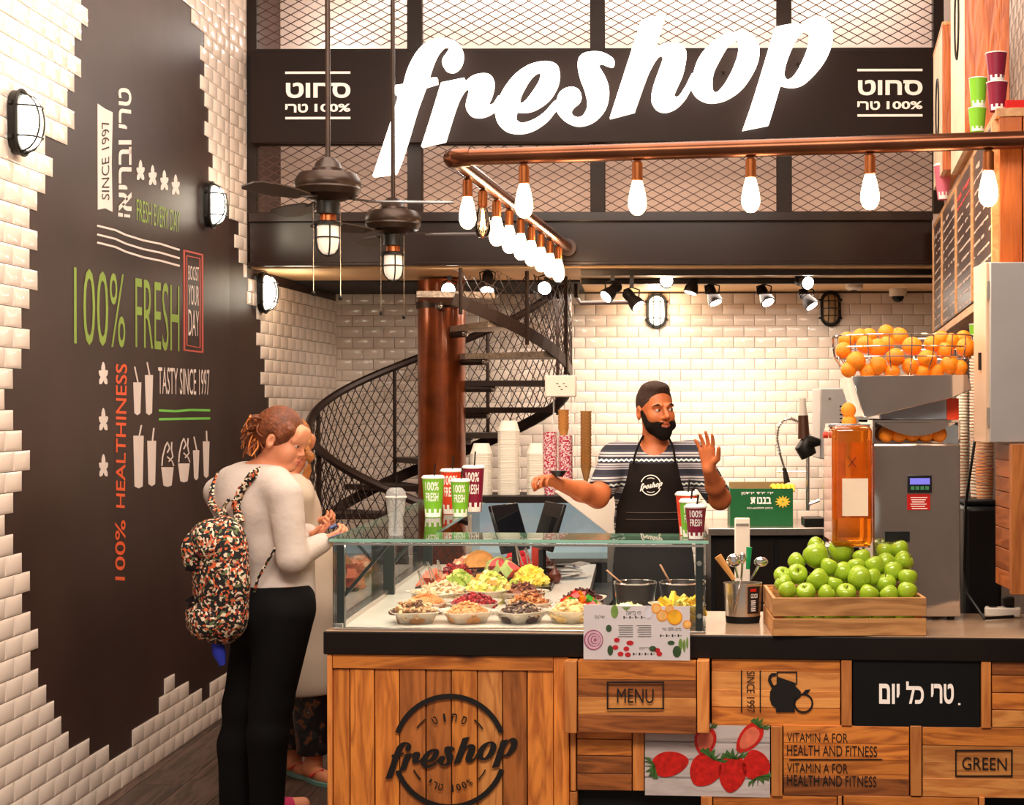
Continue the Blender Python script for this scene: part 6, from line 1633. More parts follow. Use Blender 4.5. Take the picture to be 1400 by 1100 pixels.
mp(a, [(162,289),(162,294),(168,295),(168,290)]); mp(a, [(170,291),(178,292),(178,296),(170,295)]); mobj(a, 'white_hebrew_lettering', MW)
a = MB(); mquad(a, 'FRESH EVERY DAY', (187,270),(246,288),(246,317),(187,300)); mobj(a, 'green_lettering', MG)
a = MB()
for y in (0, 12, 23): mline(a, [(134,307+y),(158,313+y),(172,319.5+y),(196,327+y),(220,332+y),(245,340+y*.95)], 2.6)
mobj(a, 'painted_lines', MW)
a = MB(); mquad(a, '100%', (101,362),(171,374),(171,474),(101,469), bold=-.004); mquad(a, 'FRESH', (185,377),(245,389),(245,480),(185,474), bold=-.004); mobj(a, 'large_green_lettering', MG)
a = MB(); mline(a, [(252,341),(277,347),(277,480),(252,477),(252,341)], 2.2); mline(a, [(255.5,348),(273.5,352),(273.5,474),(255.5,470.5),(255.5,348)], 1.2); mobj(a, 'red_painted_frame', MR)
a = MB(); mquad(a, 'BOOST', (257.5,361),(272,364),(272,383),(257.5,381)); mquad(a, 'YOUR', (257.5,387),(272,390),(272,417),(257.5,415)); mquad(a, 'DAY', (257.5,421),(272,424),(272,458),(257.5,457)); mobj(a, 'boost_lettering', MW)
a = MB(); mquad(a, 'TASTY SINCE 1997', (216,500),(286,504),(286,539),(216,537)); mobj(a, 'tasty_lettering', MW)
a = MB(); mline(a, [(218,559.5),(240,560.5),(260,559),(286,559.5)], 3.2); mline(a, [(218,571.5),(250,571),(286,570.5)], 3.2); mobj(a, 'green_lines', MG2)
a = MB(); mquad(a, 'HEALTHINESS', (158,692),(158,495),(173.5,496),(170,693), bold=.01); mquad(a, '100%', (156.5,791),(156.5,710),(171,709),(170,792), bold=.01); mobj(a, 'orange_lettering', MO)
def star(mb, x, y, w, h):
    for ang in (-90, -28, 40, 140, 208):
        t = math.radians(ang); l = 1.0 if ang == -90 else .82; dx, dy = math.cos(t), math.sin(t)
        if ang > 0: dy *= .95
        tx, ty = x+dx*w*l, y+dy*h*l
        nx, ny = -dy*w*.2, dx*h*.14
        mp(mb, [(x-nx*.6, y-ny*.6), (x+(tx-x)*.6-nx*1.5, y+(ty-y)*.6-ny*1.5), (tx, ty), (x+(tx-x)*.6+nx*1.5, y+(ty-y)*.6+ny*1.5), (x+nx*.6, y+ny*.6)], y0=-.0015-abs(ang)*1e-6, sm=3)
    mp(mb, [(x-w*.2,y-h*.1),(x+w*.2,y-h*.1),(x+w*.2,y+h*.14),(x-w*.2,y+h*.14)], y0=-.0018)
for x, y, w, h in ((192.5,235,7.5,18),(209,242,7.5,18),(225,249,7.5,18),(240.5,255,7.5,18),(141,513,8.5,20),(141,576,8.5,20),(141,639,8.5,20)):
    a = MB(); star(a, x, y, w, h); mobj(a, 'painted_star', MW)
for x0, x1, y0, y1, sx, sy in ((182,193,521,566,184,500),(198,209,511,566,201,494),(182,196,594,666,193,580),(201,213,601,663,210,584),(263.5,272,614,655,265,596),(277,286,602,652,282,588)):
    a = MB(); mp(a, [(x0,y0),(x1,y0),(x1-1.5,y1-3),((x0+x1)/2,y1),(x0+1.5,y1-3)]); mline(a, [(sx,sy),((x0+x1)/2+1,y0+1)], 1.7); mobj(a, 'painted_cup', MW)
for x0, x1, y0, y1 in ((220,237,637,664),(243,259,632,658)):
    a = MB(); mp(a, [(x0,y0),(x1,y0),(x1-3,y1-2),((x0+x1)/2,y1),(x0+3,y1-2)])
    c = (x0+x1)/2; mline(a, [(x0+1,y0-2),(x0+2,y0-14),(c-3,y0-28),(c,y0-34),(c+3,y0-26),(c,y0-20)], 1.5); mline(a, [(c+2,y0-8),(x1-1,y0-14),(x1-3,y0-24),(c+6,y0-34)], 1.5); mline(a, [(x1,y0-2),(x1-2,y0-8),(c,y0-14)], 1.5)
    mobj(a, 'painted_bowl', MW)
# ================================================================ food in the display case
M_bowl = plastic('clear_bowl_plastic', (236, 226, 212), .45)
M_bowlw = mat('frosted_bowl', (226, 212, 192), .3, var=.05, trans=.35)
def heap(cx, cy, z, r, h, n, shape, cols, seed=1, size=.012):
    """a mound of small pieces"""
    rr = random.Random(seed); mb = MB()
    mb.ell((cx, cy, z-h*.1), (r*.9, r*.9, h*.95), 14, 8, 0)
    for i in range(n):
        t = rr.uniform(0, 2*PI); q = math.sqrt(rr.random()); rad = r*q; zz = z+h*max(0, (1-q**1.7))*.95+rr.uniform(-.2, .4)*size
        p = (cx+rad*math.cos(t), cy+rad*math.sin(t), zz); s = size*rr.uniform(.7, 1.25); mi = rr.randrange(len(cols))
        rot = (Matrix.Rotation(rr.uniform(0, 6), 3, 'Z') @ Matrix.Rotation(rr.uniform(-.9, .9), 3, 'X') @ Matrix.Rotation(rr.uniform(-.9, .9), 3, 'Y'))
        if shape == 'nut': mb.ell(p, (s*.75, s*.45, s*.4), 6, 4, mi, rot)
        elif shape == 'cube': mb.box(p, (s*1.2, s*1.1, s), mi, rot=rot)
        elif shape == 'flake': mb.box(p, (s*1.6, s*.9, s*.18), mi, rot=rot)
        elif shape == 'ball': mb.ell(p, (s*.55, s*.55, s*.55), 8, 5, mi)
        elif shape == 'strip': mb.box(p, (s*2.3, s*.5, s*.4), mi, rot=rot)
        elif shape == 'half':
            mb.tube([Vector(p)+rot @ Vector((s*.7*math.cos(a), s*.7*math.sin(a), 0)) for a in (0, .8, 1.6, 2.4, 3.1)], [s*.15, s*.34, s*.38, s*.34, s*.15], 5, mi=mi)
    return mb
def fm(nm, c, **k): return mat('food_'+nm, c, k.pop('rough', .5), var=.18, vs=40, **k)
_bw = {}
def bowl(label, px, pyb, Y, rpx, hgt, flabel, shape, cols, n=110, size=.012, seed=1, hh=.045, mt=None, fname='topping'):
    X = (px-VX)*Y/F; r = rpx*Y/F; key = round(r, 2)
    t = thing('topping_bowl', label, 'bowl', (X, Y, ZD+.0035), 0, 'clear square bowls in the display case')
    obj(MB().lathe([(r*.66,0),(r*.74,hgt*.4),(r*.98,hgt),(r*1.03,hgt+.001),(r*.95,hgt-.002),(r*.7,hgt*.4),(r*.62,.004),(0,.004)], seg=28, sq=5, M=Matrix.Rotation(.25*seed, 4, 'Z')), 'bowl', mt or M_bowl, t, local=True)
    obj(MB().tube([(r*1.03*math.cos(2*PI*k/28)*(abs(math.cos(2*PI*k/28))**5+abs(math.sin(2*PI*k/28))**5)**-.2, r*1.03*math.sin(2*PI*k/28)*(abs(math.cos(2*PI*k/28))**5+abs(math.sin(2*PI*k/28))**5)**-.2, hgt) for k in range(28)], .0016, 4, closed=True, M=Matrix.Rotation(.25*seed, 4, 'Z')), 'rim', M_bowlw, t, local=True)
    mb = heap(X, Y, ZD+hgt*.72, r*.92, hh, n, shape, cols, seed, size); mb.lathe([(r*.6,.006),(r*.68,hgt*.4),(r*.86,hgt*.8)], (X, Y, ZD+.003), 20, 0)
    tag(obj(mb, fname, cols), flabel, 'food', kind='stuff')
wal = [fm('walnut', (176, 122, 72)), fm('walnut_d', (112, 66, 36)), fm('walnut_l', (222, 186, 140))]
bowl('clear bowl of walnuts, frontmost left in the display case', 567, 852, 5.42, 33, .042, 'heap of brown walnut pieces at the front left of the case', 'half', wal, 130, .017, 1, fname='walnuts')
bowl('clear bowl of chopped peanuts, second from the left in the front row', 638, 855, 5.42, 34, .042, 'heap of tan chopped peanuts in the front row of the case', 'nut', [fm('peanut', (206, 142, 82)), fm('peanut_l', (224, 170, 114))], 240, .009, 2, fname='chopped_peanuts')
bowl('clear bowl of dark seeds, third from the left in the front row', 711, 855, 5.42, 34, .042, 'heap of dark brown and pale seeds in the front row', 'nut', [fm('seed_d', (70, 40, 30)), fm('seed_m', (104, 66, 48)), fm('seed_l', (180, 146, 116))], 200, .011, 3, fname='seeds')
bowl('clear bowl of pale cashews beside the menu card', 779, 856, 5.42, 31, .045, 'heap of pale cashew nuts beside the menu card', 'half', [fm('cashew', (230, 190, 128)), fm('cashew_l', (242, 214, 160))], 130, .013, 4, fname='cashews')
bowl('clear bowl of orange crumbs behind the walnuts', 582, 835, 5.68, 32, .042, 'mound of orange crumbs behind the walnuts', 'nut', [fm('crumb', (232, 150, 84)), fm('crumb_l', (240, 178, 112))], 260, .008, 5, fname='orange_crumbs')
bowl('white bowl of pomegranate seeds behind the peanuts', 648, 838, 5.68, 34, .04, 'heap of red pomegranate seeds behind the peanuts', 'ball', [fm('pomegranate', (176, 26, 36), rough=.2), fm('pomegranate_d', (130, 14, 28), rough=.2), fm('pomegranate_l', (206, 60, 60), rough=.2)], 170, .014, 6, mt=M_bowlw, fname='pomegranate_seeds')
bowl('clear bowl of almond flakes behind the dark seeds', 722, 835, 5.68, 30, .04, 'heap of toasted almond flakes behind the dark seeds', 'flake', [fm('almond', (206, 124, 62)), fm('almond_l', (236, 178, 112)), fm('almond_d', (150, 82, 40))], 150, .015, 7, fname='almond_flakes')
bowl('clear bowl of bright gummy sweets behind the cashews', 790, 835, 5.64, 27, .04, 'heap of red, orange and green gummy sweets', 'cube', [fm('gummy_o', (246, 140, 20), rough=.2), fm('gummy_r', (214, 34, 30), rough=.2), fm('gummy_g', (60, 168, 40), rough=.2)], 60, .02, 8, fname='gummy_sweets')
deck2 = 5.95
bowl('large white bowl of coconut chips on the left of the case', 604, 822, 5.98, 40, .045, 'heap of white coconut chips on the left of the case', 'flake', [fm('coconut', (244, 222, 188)), fm('coconut_s', (216, 184, 140))], 150, .018, 9, mt=M_bowlw, fname='coconut_chips')
bowl('white bowl of chopped pears and melon in the middle of the case', 668, 815, 6.02, 37, .05, 'heap of diced green pear and orange melon cubes', 'cube', [fm('pear', (214, 208, 96)), fm('pear_g', (180, 196, 80)), fm('melon', (236, 150, 50)), fm('pear_w', (236, 226, 156))], 150, .018, 10, hh=.075, mt=M_bowlw, fname='diced_fruit')
bowl('white bowl of milk chocolate shavings beside the tray of pineapple', 712, 818, 6.0, 32, .04, 'heap of milk chocolate shavings in a white bowl', 'strip', [fm('choc_m', (140, 78, 48)), fm('choc_l', (176, 108, 72)), fm('choc_d', (96, 50, 32))], 150, .012, 11, mt=M_bowlw, fname='chocolate_shavings')
bowl('white bowl of dark chocolate shavings by the inner edge of the deck', 796, 822, 5.80, 30, .04, 'heap of dark chocolate shavings at the inner edge', 'strip', [fm('dark_choc', (70, 24, 22)), fm('dark_choc_r', (104, 34, 30))], 170, .012, 12, mt=M_bowlw, fname='dark_chocolate_shavings')
bowl('clear bowl of pale apple cubes behind the menu card', 856, 845, 5.34, 30, .05, 'heap of pale apple cubes behind the menu card', 'cube', [fm('apple_cube', (246, 226, 170)), fm('apple_cube_l', (250, 238, 200))], 60, .02, 13, hh=.03, fname='apple_cubes')
bowl('tall clear bowl of sliced banana at the right end of the case', 925, 852, 5.33, 33, .075, 'heap of yellow banana slices at the right end of the case', 'strip', [fm('banana', (250, 206, 40)), fm('banana_l', (252, 226, 110))], 60, .03, 14, hh=.03, fname='banana_slices')
# trays of cut fruit further in
M_tray = mat('dark_tray', (52, 44, 40), .3, metal=.4)
def tray(label, pts, Y0): 
    mb = MB(); q = [(P(x, y, 1) , y) for x, y in pts]; g = []
    for x, y in pts:
        Y = (H-ZD-.006)*F/(y-VY); g.append(((x-VX)*Y/F, Y))
    slab(mb, g, ZD+.0035, ZD+.009, 0, 0); t = thing('fruit_tray', label, 'tray', (sum(a for a, b in g)/4, sum(b for a, b in g)/4, ZD+.0035)); obj(mb, 'base', M_tray, t)
    mb = MB(); n = len(g)
    for i in range(n): mb.bar((g[i][0], g[i][1], ZD+.014), (g[(i+1) % n][0], g[(i+1) % n][1], ZD+.014), .006, .012)
    obj(mb, 'raised_rim', M_tray, t); return g
def pile(label, nm, px, py, rpx, hgt, shape, cols, n, size, seed, lift=.012):
    Y = (H-ZD)*F/(py-VY); X = (px-VX)*Y/F; r = rpx*Y/F
    tag(obj(heap(X, Y, ZD+lift, r, hgt, n, shape, cols, seed, size), nm, cols), label, 'food', kind='stuff')
tray('left dark tray of mixed diced fruit behind the coconut chips', [(568,806),(620,781),(668,781),(632,810)], 0)
tray('middle dark tray with melon and watermelon pieces', [(636,806),(672,779),(722,779),(700,806)], 0)
tray('right dark tray with pineapple and figs', [(702,808),(735,777),(766,777),(752,806)], 0)
mel = [fm('melon_o', (250, 168, 84)), fm('melon_p', (252, 200, 140))]
pile('heap of green melon cubes in the left tray', 'melon_cubes', 628, 803, 20, .05, 'cube', [fm('kiwi', (168, 190, 66)), fm('kiwi_l', (214, 214, 120))], 80, .02, 21)
pile('heap of red pepper strips in the left tray', 'red_strips', 624, 790, 22, .05, 'strip', [fm('pepper', (190, 30, 30)), fm('pepper_d', (140, 18, 24))], 80, .016, 22)
pile('salmon pink papaya pieces at the left edge of the tray', 'papaya_pieces', 592, 803, 15, .05, 'cube', [fm('papaya', (246, 118, 84)), fm('papaya_l', (250, 150, 110))], 30, .03, 23)
pile('heap of pale pink grapefruit pieces in the left tray', 'grapefruit_pieces', 640, 781, 22, .055, 'cube', [fm('grapefruit', (250, 206, 170)), fm('grapefruit_p', (240, 160, 130))], 60, .024, 24)
pile('heap of yellow pineapple pieces in the right tray', 'pineapple_pieces', 724, 800, 24, .07, 'cube', [fm('pineapple', (246, 214, 70)), fm('pineapple_l', (250, 232, 120))], 110, .018, 25)
pile('green grapes at the front corner of the right tray', 'grape_pile', 701, 806, 9, .02, 'ball', [fm('grape', (176, 186, 60), rough=.2)], 26, .022, 26)
pile('red strawberries at the back of the middle tray', 'strawberry_pile', 706, 774, 17, .06, 'ball', [fm('straw', (216, 26, 40), rough=.25), fm('straw_d', (180, 20, 40), rough=.25)], 40, .035, 27)
def wedge(label, nm, px, py, w, h, rz, mats, lift=.02, tilt=.5):
    Y = (H-ZD)*F/(py-VY); X = (px-VX)*Y/F; sc = Y/F
    t = thing(nm, label, 'fruit', (X, Y, ZD+lift), rz); n = 12; W_, H_ = w*sc/2, h*sc
    prof = [(W_*math.cos(PI*k/n), H_*math.sin(PI*k/n)) for k in range(n+1)]; inn = [(x*.86, z*.82) for x, z in prof][::-1]
    Mt = Matrix.Rotation(-tilt, 4, 'X')
    obj(MB().prism(prof+inn, -.022, .022, 0, Mt), 'rind', mats[0], t, local=True); obj(MB().prism([(x*.855, z*.81) for x, z in prof], -.0235, .0235, 0, Mt), 'flesh', mats[1], t, local=True)
rind = fm('rind_orange', (226, 150, 70)); wr_ = fm('wm_rind', (190, 206, 120)); wf = fm('watermelon', (236, 84, 84))
wedge('orange cantaloupe half behind the mixed fruit', 'melon_wedge', 655, 788, 46, 24, .3, (rind, mel[0]), .04, .3)
wedge('orange melon half at the far left of the case seen past the post', 'melon_wedge', 500, 790, 40, 22, .2, (rind, mel[0]), .02, .3)
for i, (px, py, rz) in enumerate(((676,792,.5),(686,790,.2),(696,792,-.3),(690,797,.9),(702,800,1.2),(680,797,-.2))):
    wedge('watermelon slice, %s in the fanned pile of the middle tray' % ['leftmost', 'second', 'third', 'fourth', 'fifth', 'sixth'][i], 'watermelon_slice', px, py, 26, 20, rz, (wr_, wf), .03+.006*i, .9)
for i, (px, py) in enumerate(((742,778),(756,780),(758,789),(745,770))):
    Y = (H-ZD)*F/(py+8-VY); X = (px-VX)*Y/F; t = thing('fig', 'brown fig, %s behind the pineapple' % ['left one', 'middle one', 'right one', 'rear one'][i], 'fig', (X, Y, ZD+.03), i)
    obj(MB().lathe([(0,-.03),(.02,-.026),(.03,-.008),(.028,.012),(.012,.03),(.004,.042),(0,.043)], seg=16), 'skin', fm('fig', (96, 44, 34), rough=.3), t, local=True)
    obj(MB().tube([(0,0,.04),(.004,0,.05)], .003, 6), 'stem', M_stem, t, local=True)
for i, (px, py) in enumerate(((505,800),(520,803),(500,812))):
    pile('heap of %s fruit at the far left of the case' % ['green', 'pale pink', 'yellow'][i], 'cut_fruit', px, py, 14, .04, 'cube', [[fm('kiwi', (190,206,90))], [fm('grapefruit', (250,206,170))], [fm('pear', (228,226,130))]][i], 30, .024, 30+i)
for i, (x0, y0, x1, y1) in enumerate(((571,779,579,806),(584,767,592,792),(598,765,602,785),(705,745,712,772),(718,748,724,770))):
    Y = 6.25; a, b = P(x0, y0, Y), P(x1, y1, Y); t = thing('serving_tongs', 'thin metal serving tongs, %s standing in the fruit' % ['leftmost', 'second', 'third', 'fourth', 'rightmost'][i], 'tongs', b)
    for dx in (-.004, .004): obj(MB().bar((a.x+dx*.3, Y, a.z), (b.x+dx*2, Y, max(b.z, ZD+.04)), .003, .006), 'arm', M_steel, t)
# pots
for i, px in enumerate((868, 930)):
    Y = 5.66; X = (px-VX)*Y/F; t = thing('sauce_pot', '%s of two black round sauce pots behind the menu card' % ['left', 'right'][i], 'pot', (X, Y, ZD+.0035), 0, 'two black sauce pots'); r = .079
    obj(MB().lathe([(r*.72,0),(r*.98,.108),(r,.113),(r*.95,.108),(r*.68,.006),(0,.006)], seg=32), 'pot', mat('pot_black', (34, 24, 18), .4, spec=.3), t, local=True)
    obj(MB().tube([(r*1.0*math.cos(2*PI*k/32), r*math.sin(2*PI*k/32), .114) for k in range(32)], .0032, 6, closed=True), 'wire_rim', M_chrome, t, local=True)
    obj(MB().lathe([(0,.09),(r*.93,.09)], seg=28), 'sauce', fm('sauce', (60, 26, 14), rough=.1), t, local=True)
    for s_ in (-1, 1): obj(MB().tube([(s_*r*.98,-.01,.112),(s_*r*.9,-.03,.07),(s_*r*.84,-.035,.0)], .0028, 6), 'wire_leg', M_chrome, t, local=True)
    l = thing('ladle', 'pale ladle handle leaning out of the %s sauce pot' % ['left', 'right'][i], 'ladle', (X-r*.5, Y-.01, ZD+.1))
    obj(MB().bar((X-r*1.35+.03*i, Y-.02, ZD+.165+.02*i), (X-r*.35, Y, ZD+.095), .011, .005), 'handle', mat('pale_handle', (236, 180, 140), .4), l, bevel=.002); obj(MB().ell((X-r*.3, Y, ZD+.09), (.02,.02,.012), 12, 8), 'bowl', M_chrome, l)
# POS monitors
def monitor(label, pxb, pyb, Y, w, h, lean, yaw):
    X = (pxb-VX)*Y/F; z = ZD+.001; t = thing('till_monitor', label, 'monitor', (X, Y, z), yaw, 'black till monitors')
    obj(MB().lathe([(.07,0),(.07,.008),(.02,.014)], seg=24), 'foot', M_blackpanel, t, local=True); obj(MB().bar((0,0,.01),(0,.0,.13),.03,.02), 'neck', M_blackpanel, t, local=True)
    Mt = Matrix.Translation((0,0,.13)) @ Matrix.Rotation(lean, 4, 'X')
    obj(MB().box((0,0,h/2), (w,.018,h), M=Mt), 'casing', mat('monitor_black', (28, 26, 28), .25), t, local=True, bevel=.004)
    obj(MB().box((0,-.0098,h/2), (w-.02,.001,h-.02), M=Mt), 'screen', mat('monitor_glass', (20, 22, 28), .05, coat=.5), t, local=True); obj(MB().box((0,.012,h*.45), (w*.5,.02,h*.5), M=Mt), 'rear_housing', M_blackpanel, t, local=True)
    obj(MB().box((w/2+.0012,0,h/2), (.0024,.014,h*.98), M=Mt), 'silver_edge', M_steel, t, local=True)
monitor('left black till monitor seen edge on above the glass case', 705, 0, 6.75, .26, .22, -.3, math.radians(68))
monitor('right black till monitor with pale silver edge beside the barista hand', 741, 0, 6.85, .26, .22, .3, math.radians(112))
papers = MB()
for i in range(9):
    x, y = P(775+R.uniform(-14, 14), 760, 6.9).x, 6.9+R.uniform(-.12, .12); papers.box((x, y, ZD+.012+.006*i), (.1, .08, .003), rot=Matrix.Rotation(R.uniform(0, 3), 3, 'Z') @ Matrix.Rotation(R.uniform(-.25, .25), 3, 'X'))
tag(obj(papers, 'crumpled_wrapping', mat('silver_wrap', (226, 222, 220), .2, metal=.5), smooth=0), 'crumpled silver wrapping heaped behind the fruit', 'wrapping', kind='stuff')
t = thing('red_sauce_bottle', 'red squeeze bottle standing between the till monitors', 'bottle', (P(735,0,7.1).x, 7.1, ZD+.001)); obj(MB().lathe([(.028,0),(.03,.01),(.03,.12),(.02,.15),(.01,.155)], seg=20), 'bottle', mat('sauce_red', (210, 50, 24), .3), t, local=True); obj(MB().lathe([(.012,.155),(.01,.17),(.004,.195)], seg=14), 'nozzle', mat('sauce_red', (210,50,24)), t, local=True)
# ---- rear display fridge with tub stacks
RX0, RX1 = P(640, 0, 7.8).x, P(846, 0, 7.8).x
rf = thing('rear_fridge', 'rear counter fridge with black top and pale blue lit glass front', 'fridge', ((RX0+RX1)/2, 7.95, 0))
obj(MB().lohi((RX0, 7.8, 0), (RX1, 8.2, .86)), 'cabinet', M_blackpanel, rf); obj(MB().lohi((RX0, 7.78, 1.17), (RX1, 8.2, 1.205)), 'top', M_slab, rf, bevel=.003)
obj(MB().lohi((RX0, 8.17, .86), (RX1, 8.2, 1.17)), 'back_panel', mat('fridge_lining', (196, 214, 222), .4, emit=.35), rf)
obj(MB().lohi((RX0, 7.82, .861), (RX1, 8.16, .88)), 'shelf', M_steel, rf); obj(MB().lohi((RX0+.02, 7.79, .87), (RX1-.02, 7.796, 1.165)), 'front_glass', M_glass, rf, smooth=0)
for x in (RX0, RX1-.02): obj(MB().lohi((x, 7.785, .86), (x+.02, 8.2, 1.17)), 'side_post', M_steel, rf)
tubm = mat('white_tub', (240, 232, 218), .45, var=.02, isl=.03)
def tube_stack(px, ytop, Y, r, n_lab, z0, name, m, r0=.72, hh=.055, cat='tub', sq=4, grp='stacked tubs', pitch=.0085, lab='', twist=0, inv=True, band=None):
    X = (px-VX)*Y/F; ztop = H-(ytop-VY)*Y/F; n = max(1, int((ztop-z0-hh)/pitch)+1)
    mb = MB()
    prof = [(r+.002, 0), (r+.002, .004), (r, .005), (r*r0, hh)] if inv else [(r*r0, 0), (r, hh-.005), (r+.002, hh-.004), (r+.002, hh), (r-.001, hh), (r*r0-.002, .003)]
    mb.lathe(prof, seg=20, sq=sq)
    me = mb.mesh(name, m)
    if band: me.materials.append(band)
    for i in range(n):
        o = link(me, name, None, label=lab, cat=cat, group=grp); o.location = (X+R.uniform(-.0006, .0006), Y+R.uniform(-.0006, .0006), z0+i*pitch)
        o['label'] = lab.replace('nested in', 'at the top of') if i == n-1 else (lab.replace('nested in', 'at the foot of') if i == 0 else lab.replace('nested in', '%d from the top in' % (n-i)))
for px, yt, nm in ((658,604,'left'),(695.5,573,'tall middle'),(735,604,'right')):
    tube_stack(px, yt, 7.95, .055, 0, 1.206, 'white_tub', tubm, lab='white tub nested in the %s stack on the rear fridge' % nm, grp='tubs of the %s stack' % nm)
M_pink = mat('pink_print_cup', (222, 60, 96), .4, var=.9, vs=60)
M_pinkp = stripemat('magenta_white_print', [(200, 30, 80), (244, 226, 222)], ns=110)
for px, yt, nm in ((752,590,'left'),(773,594,'right')):
    tube_stack(px, yt, 7.9, .036, 0, 1.206, 'printed_cup', M_pinkp, r0=.8, hh=.075, cat='cup', sq=None, pitch=.009, lab='magenta and white printed cup nested in the %s stack beside the cones' % nm, grp='printed cups of the %s stack' % nm, inv=False)
coneM = mat('waffle_cone', (226, 160, 84), .6, var=.25, vs=50, bump=.5, bs=120)
ho = thing('cone_holder', 'clear acrylic cone holder with a white box on top', 'holder', (P(782,0,8.0).x, 8.0, 1.206))
a, b = P(746, 542, 8.0), P(788, 513, 8.0); obj(MB().lohi((a.x, 7.94, a.z), (b.x, 8.08, b.z)), 'white_box', mat('white_plastic', (240,226,210)), ho, bevel=.006)
mb = MB()
for i in range(5): p = P(762+i*3, 524+(i % 3)*4, 7.939); mb.box((p.x, 7.939, p.z), (.012, .001, .004))
obj(mb, 'box_print', M_ink, ho, smooth=0, kind='stuff')
for px in (757, 781): obj(MB().lohi((P(px,0,8).x-.004, 8.0, 1.206), (P(px,0,8).x+.004, 8.01, a.z)), 'strut', M_cl, ho)
obj(MB().lohi((P(789,0,8).x, 7.96, 1.206), (P(812,0,8).x, 8.06, P(0,544,8).z)), 'acrylic_tube', M_glass, ho, smooth=0)
for px, y0, y1, nm in ((770,560,600,'left'),(801,562,650,'right')):
    X = P(px,0,8).x; zt_, zb_ = P(0,y0,8).z, P(0,y1,8).z; k = 0; z = zt_
    cm = MB().lathe([(.003,-.11),(.03,0),(.031,.002),(.029,0)], seg=16).mesh('waffle_cone', coneM)
    while z > zb_+.05:
        o = link(cm, 'waffle_cone', None, label='waffle cone %d from the top in the %s column on the rear fridge' % (k+1, nm), cat='cone', group='cones of the %s column' % nm); o.location = (X, 8.0 if px > 790 else 8.03, z); z -= .018; k += 1
# white lid board behind the barista arm
t = thing('white_board', 'large white board leaning behind the barista outstretched arm', 'board', P(800, 735, 7.4))
bd = [P(x, y, 7.4) for x, y in ((757,671),(846,668),(846,736),(836,733))]; bb = [q+Vector((0,.03,0)) for q in bd]
m_ = MB(); m_.add(bd+bb, [(3,2,1,0),(4,5,6,7),(0,1,5,4),(1,2,6,5),(2,3,7,6),(3,0,4,7)]); obj(m_, 'board', mat('white_plastic', (240,226,210)), t, smooth=0, bevel=.004)
obj(MB().lohi((P(830,0,7.45).x, 7.44, 0), (P(848,0,7.45).x, 7.47, P(0,700,7.45).z)), 'stand', M_steel, t)
# ---- back counter, banana box, tap, grey machine
bcx0, bcx1 = P(968, 0, 9.55).x, 1.75
t = thing('back_counter', 'steel topped black back counter under the tiled wall', 'counter', (1.0, 9.9, 0)); obj(MB().lohi((bcx0+.02, 9.62, 0), (bcx1, 10.38, .85)), 'base', M_blackpanel, t); obj(MB().lohi((bcx0, 9.56, .855), (bcx1, 10.385, .9)), 'steel_top', M_steel, t, bevel=.004)
for i in range(3): obj(MB().lohi((bcx0+.05+i*.4, 9.605, .1), (bcx0+.42+i*.4, 9.618, .82)), 'door', M_slab, t, bevel=.003)
Yb = 9.75; a, b = P(998, 702, Yb), P(1084, 668, Yb)
t = thing('banana_box', 'green cardboard banana box with white Hebrew lettering on the back counter', 'box', ((a.x+b.x)/2, Yb+.15, .901)); M_gb = mat('green_box_card', (14, 92, 44), .5)
obj(MB().lohi((a.x, Yb, .901), (b.x, Yb+.012, b.z)), 'front', M_gb, t); obj(MB().lohi((a.x, Yb+.013, .901), (a.x+.01, Yb+.3, b.z)), 'side', M_gb, t); obj(MB().lohi((b.x-.01, Yb+.013, .901), (b.x, Yb+.3, b.z)), 'side', M_gb, t); obj(MB().lohi((a.x+.011, Yb+.29, .901), (b.x-.011, Yb+.3, b.z+.03)), 'back', mat('brown_card', (140, 112, 70), .8), t); obj(MB().lohi((a.x+.011, Yb+.013, .901), (b.x-.011, Yb+.289, .91)), 'bottom', _mc['brown_card'], t)
BXF = Frame((0, Yb, 0), (1, 0, 0)); mb = MB(); ftext(mb, BXF, 'תוננב', 1026, 679.5, 1054, 689, bold=.03); ftext(mb, BXF, 'ןמדירפ דירפ ירפ', 1013, 672.5, 1058, 677, bold=.01); ftext(mb, BXF, '052-6629999 ןופלט', 1021, 693, 1056, 696.5); obj(mb, 'lettering', M_wpaint, t, smooth=0)
mb = MB()
for k in range(12):
    an = 2*PI*k/12; c = (1070, 686); mb.prism([BXF.uv(c[0]+11*math.cos(an), c[1]-9*math.sin(an)), BXF.uv(c[0]+3*math.cos(an+1.2), c[1]-3*math.sin(an+1.2)), BXF.uv(c[0]+3*math.cos(an-1.2), c[1]-3*math.sin(an-1.2))], -.003-k*1e-4, -.0005, 0, BXF.M)
obj(mb, 'printed_burst', mat('box_yellow', (250, 196, 60), .5), t, smooth=0, kind='stuff')
bnm = mat('banana_skin', (236, 196, 50), .45, var=.15)
for i in range(5):
    x = b.x-.12+.03*i; pts = [(x+.01*math.cos(k*.4), Yb+.04+.028*k, b.z-.02+.03*math.sin(k*.55)) for k in range(7)]
    t = thing('banana', 'banana lying in the green box, %s of the bunch' % ['leftmost', 'second', 'middle', 'fourth', 'rightmost'][i], 'banana', pts[0]); obj(MB().tube(pts, [.006,.014,.017,.018,.017,.013,.006], 8), 'fruit', bnm, t); obj(MB().tube([Vector(pts[-1]), Vector(pts[-1])+Vector((0,.02,.01))], .005, 6), 'stem', M_stem, t)
t = thing('spray_tap', 'chrome spring hose spray tap with pale handle on the back counter', 'tap', (P(1104,0,10).x, 10, .9)); Yt = 10.0
obj(MB().tube([P(1104, 698, Yt), P(1104, 590, Yt)], .014, 12), 'riser', M_chrome, t)
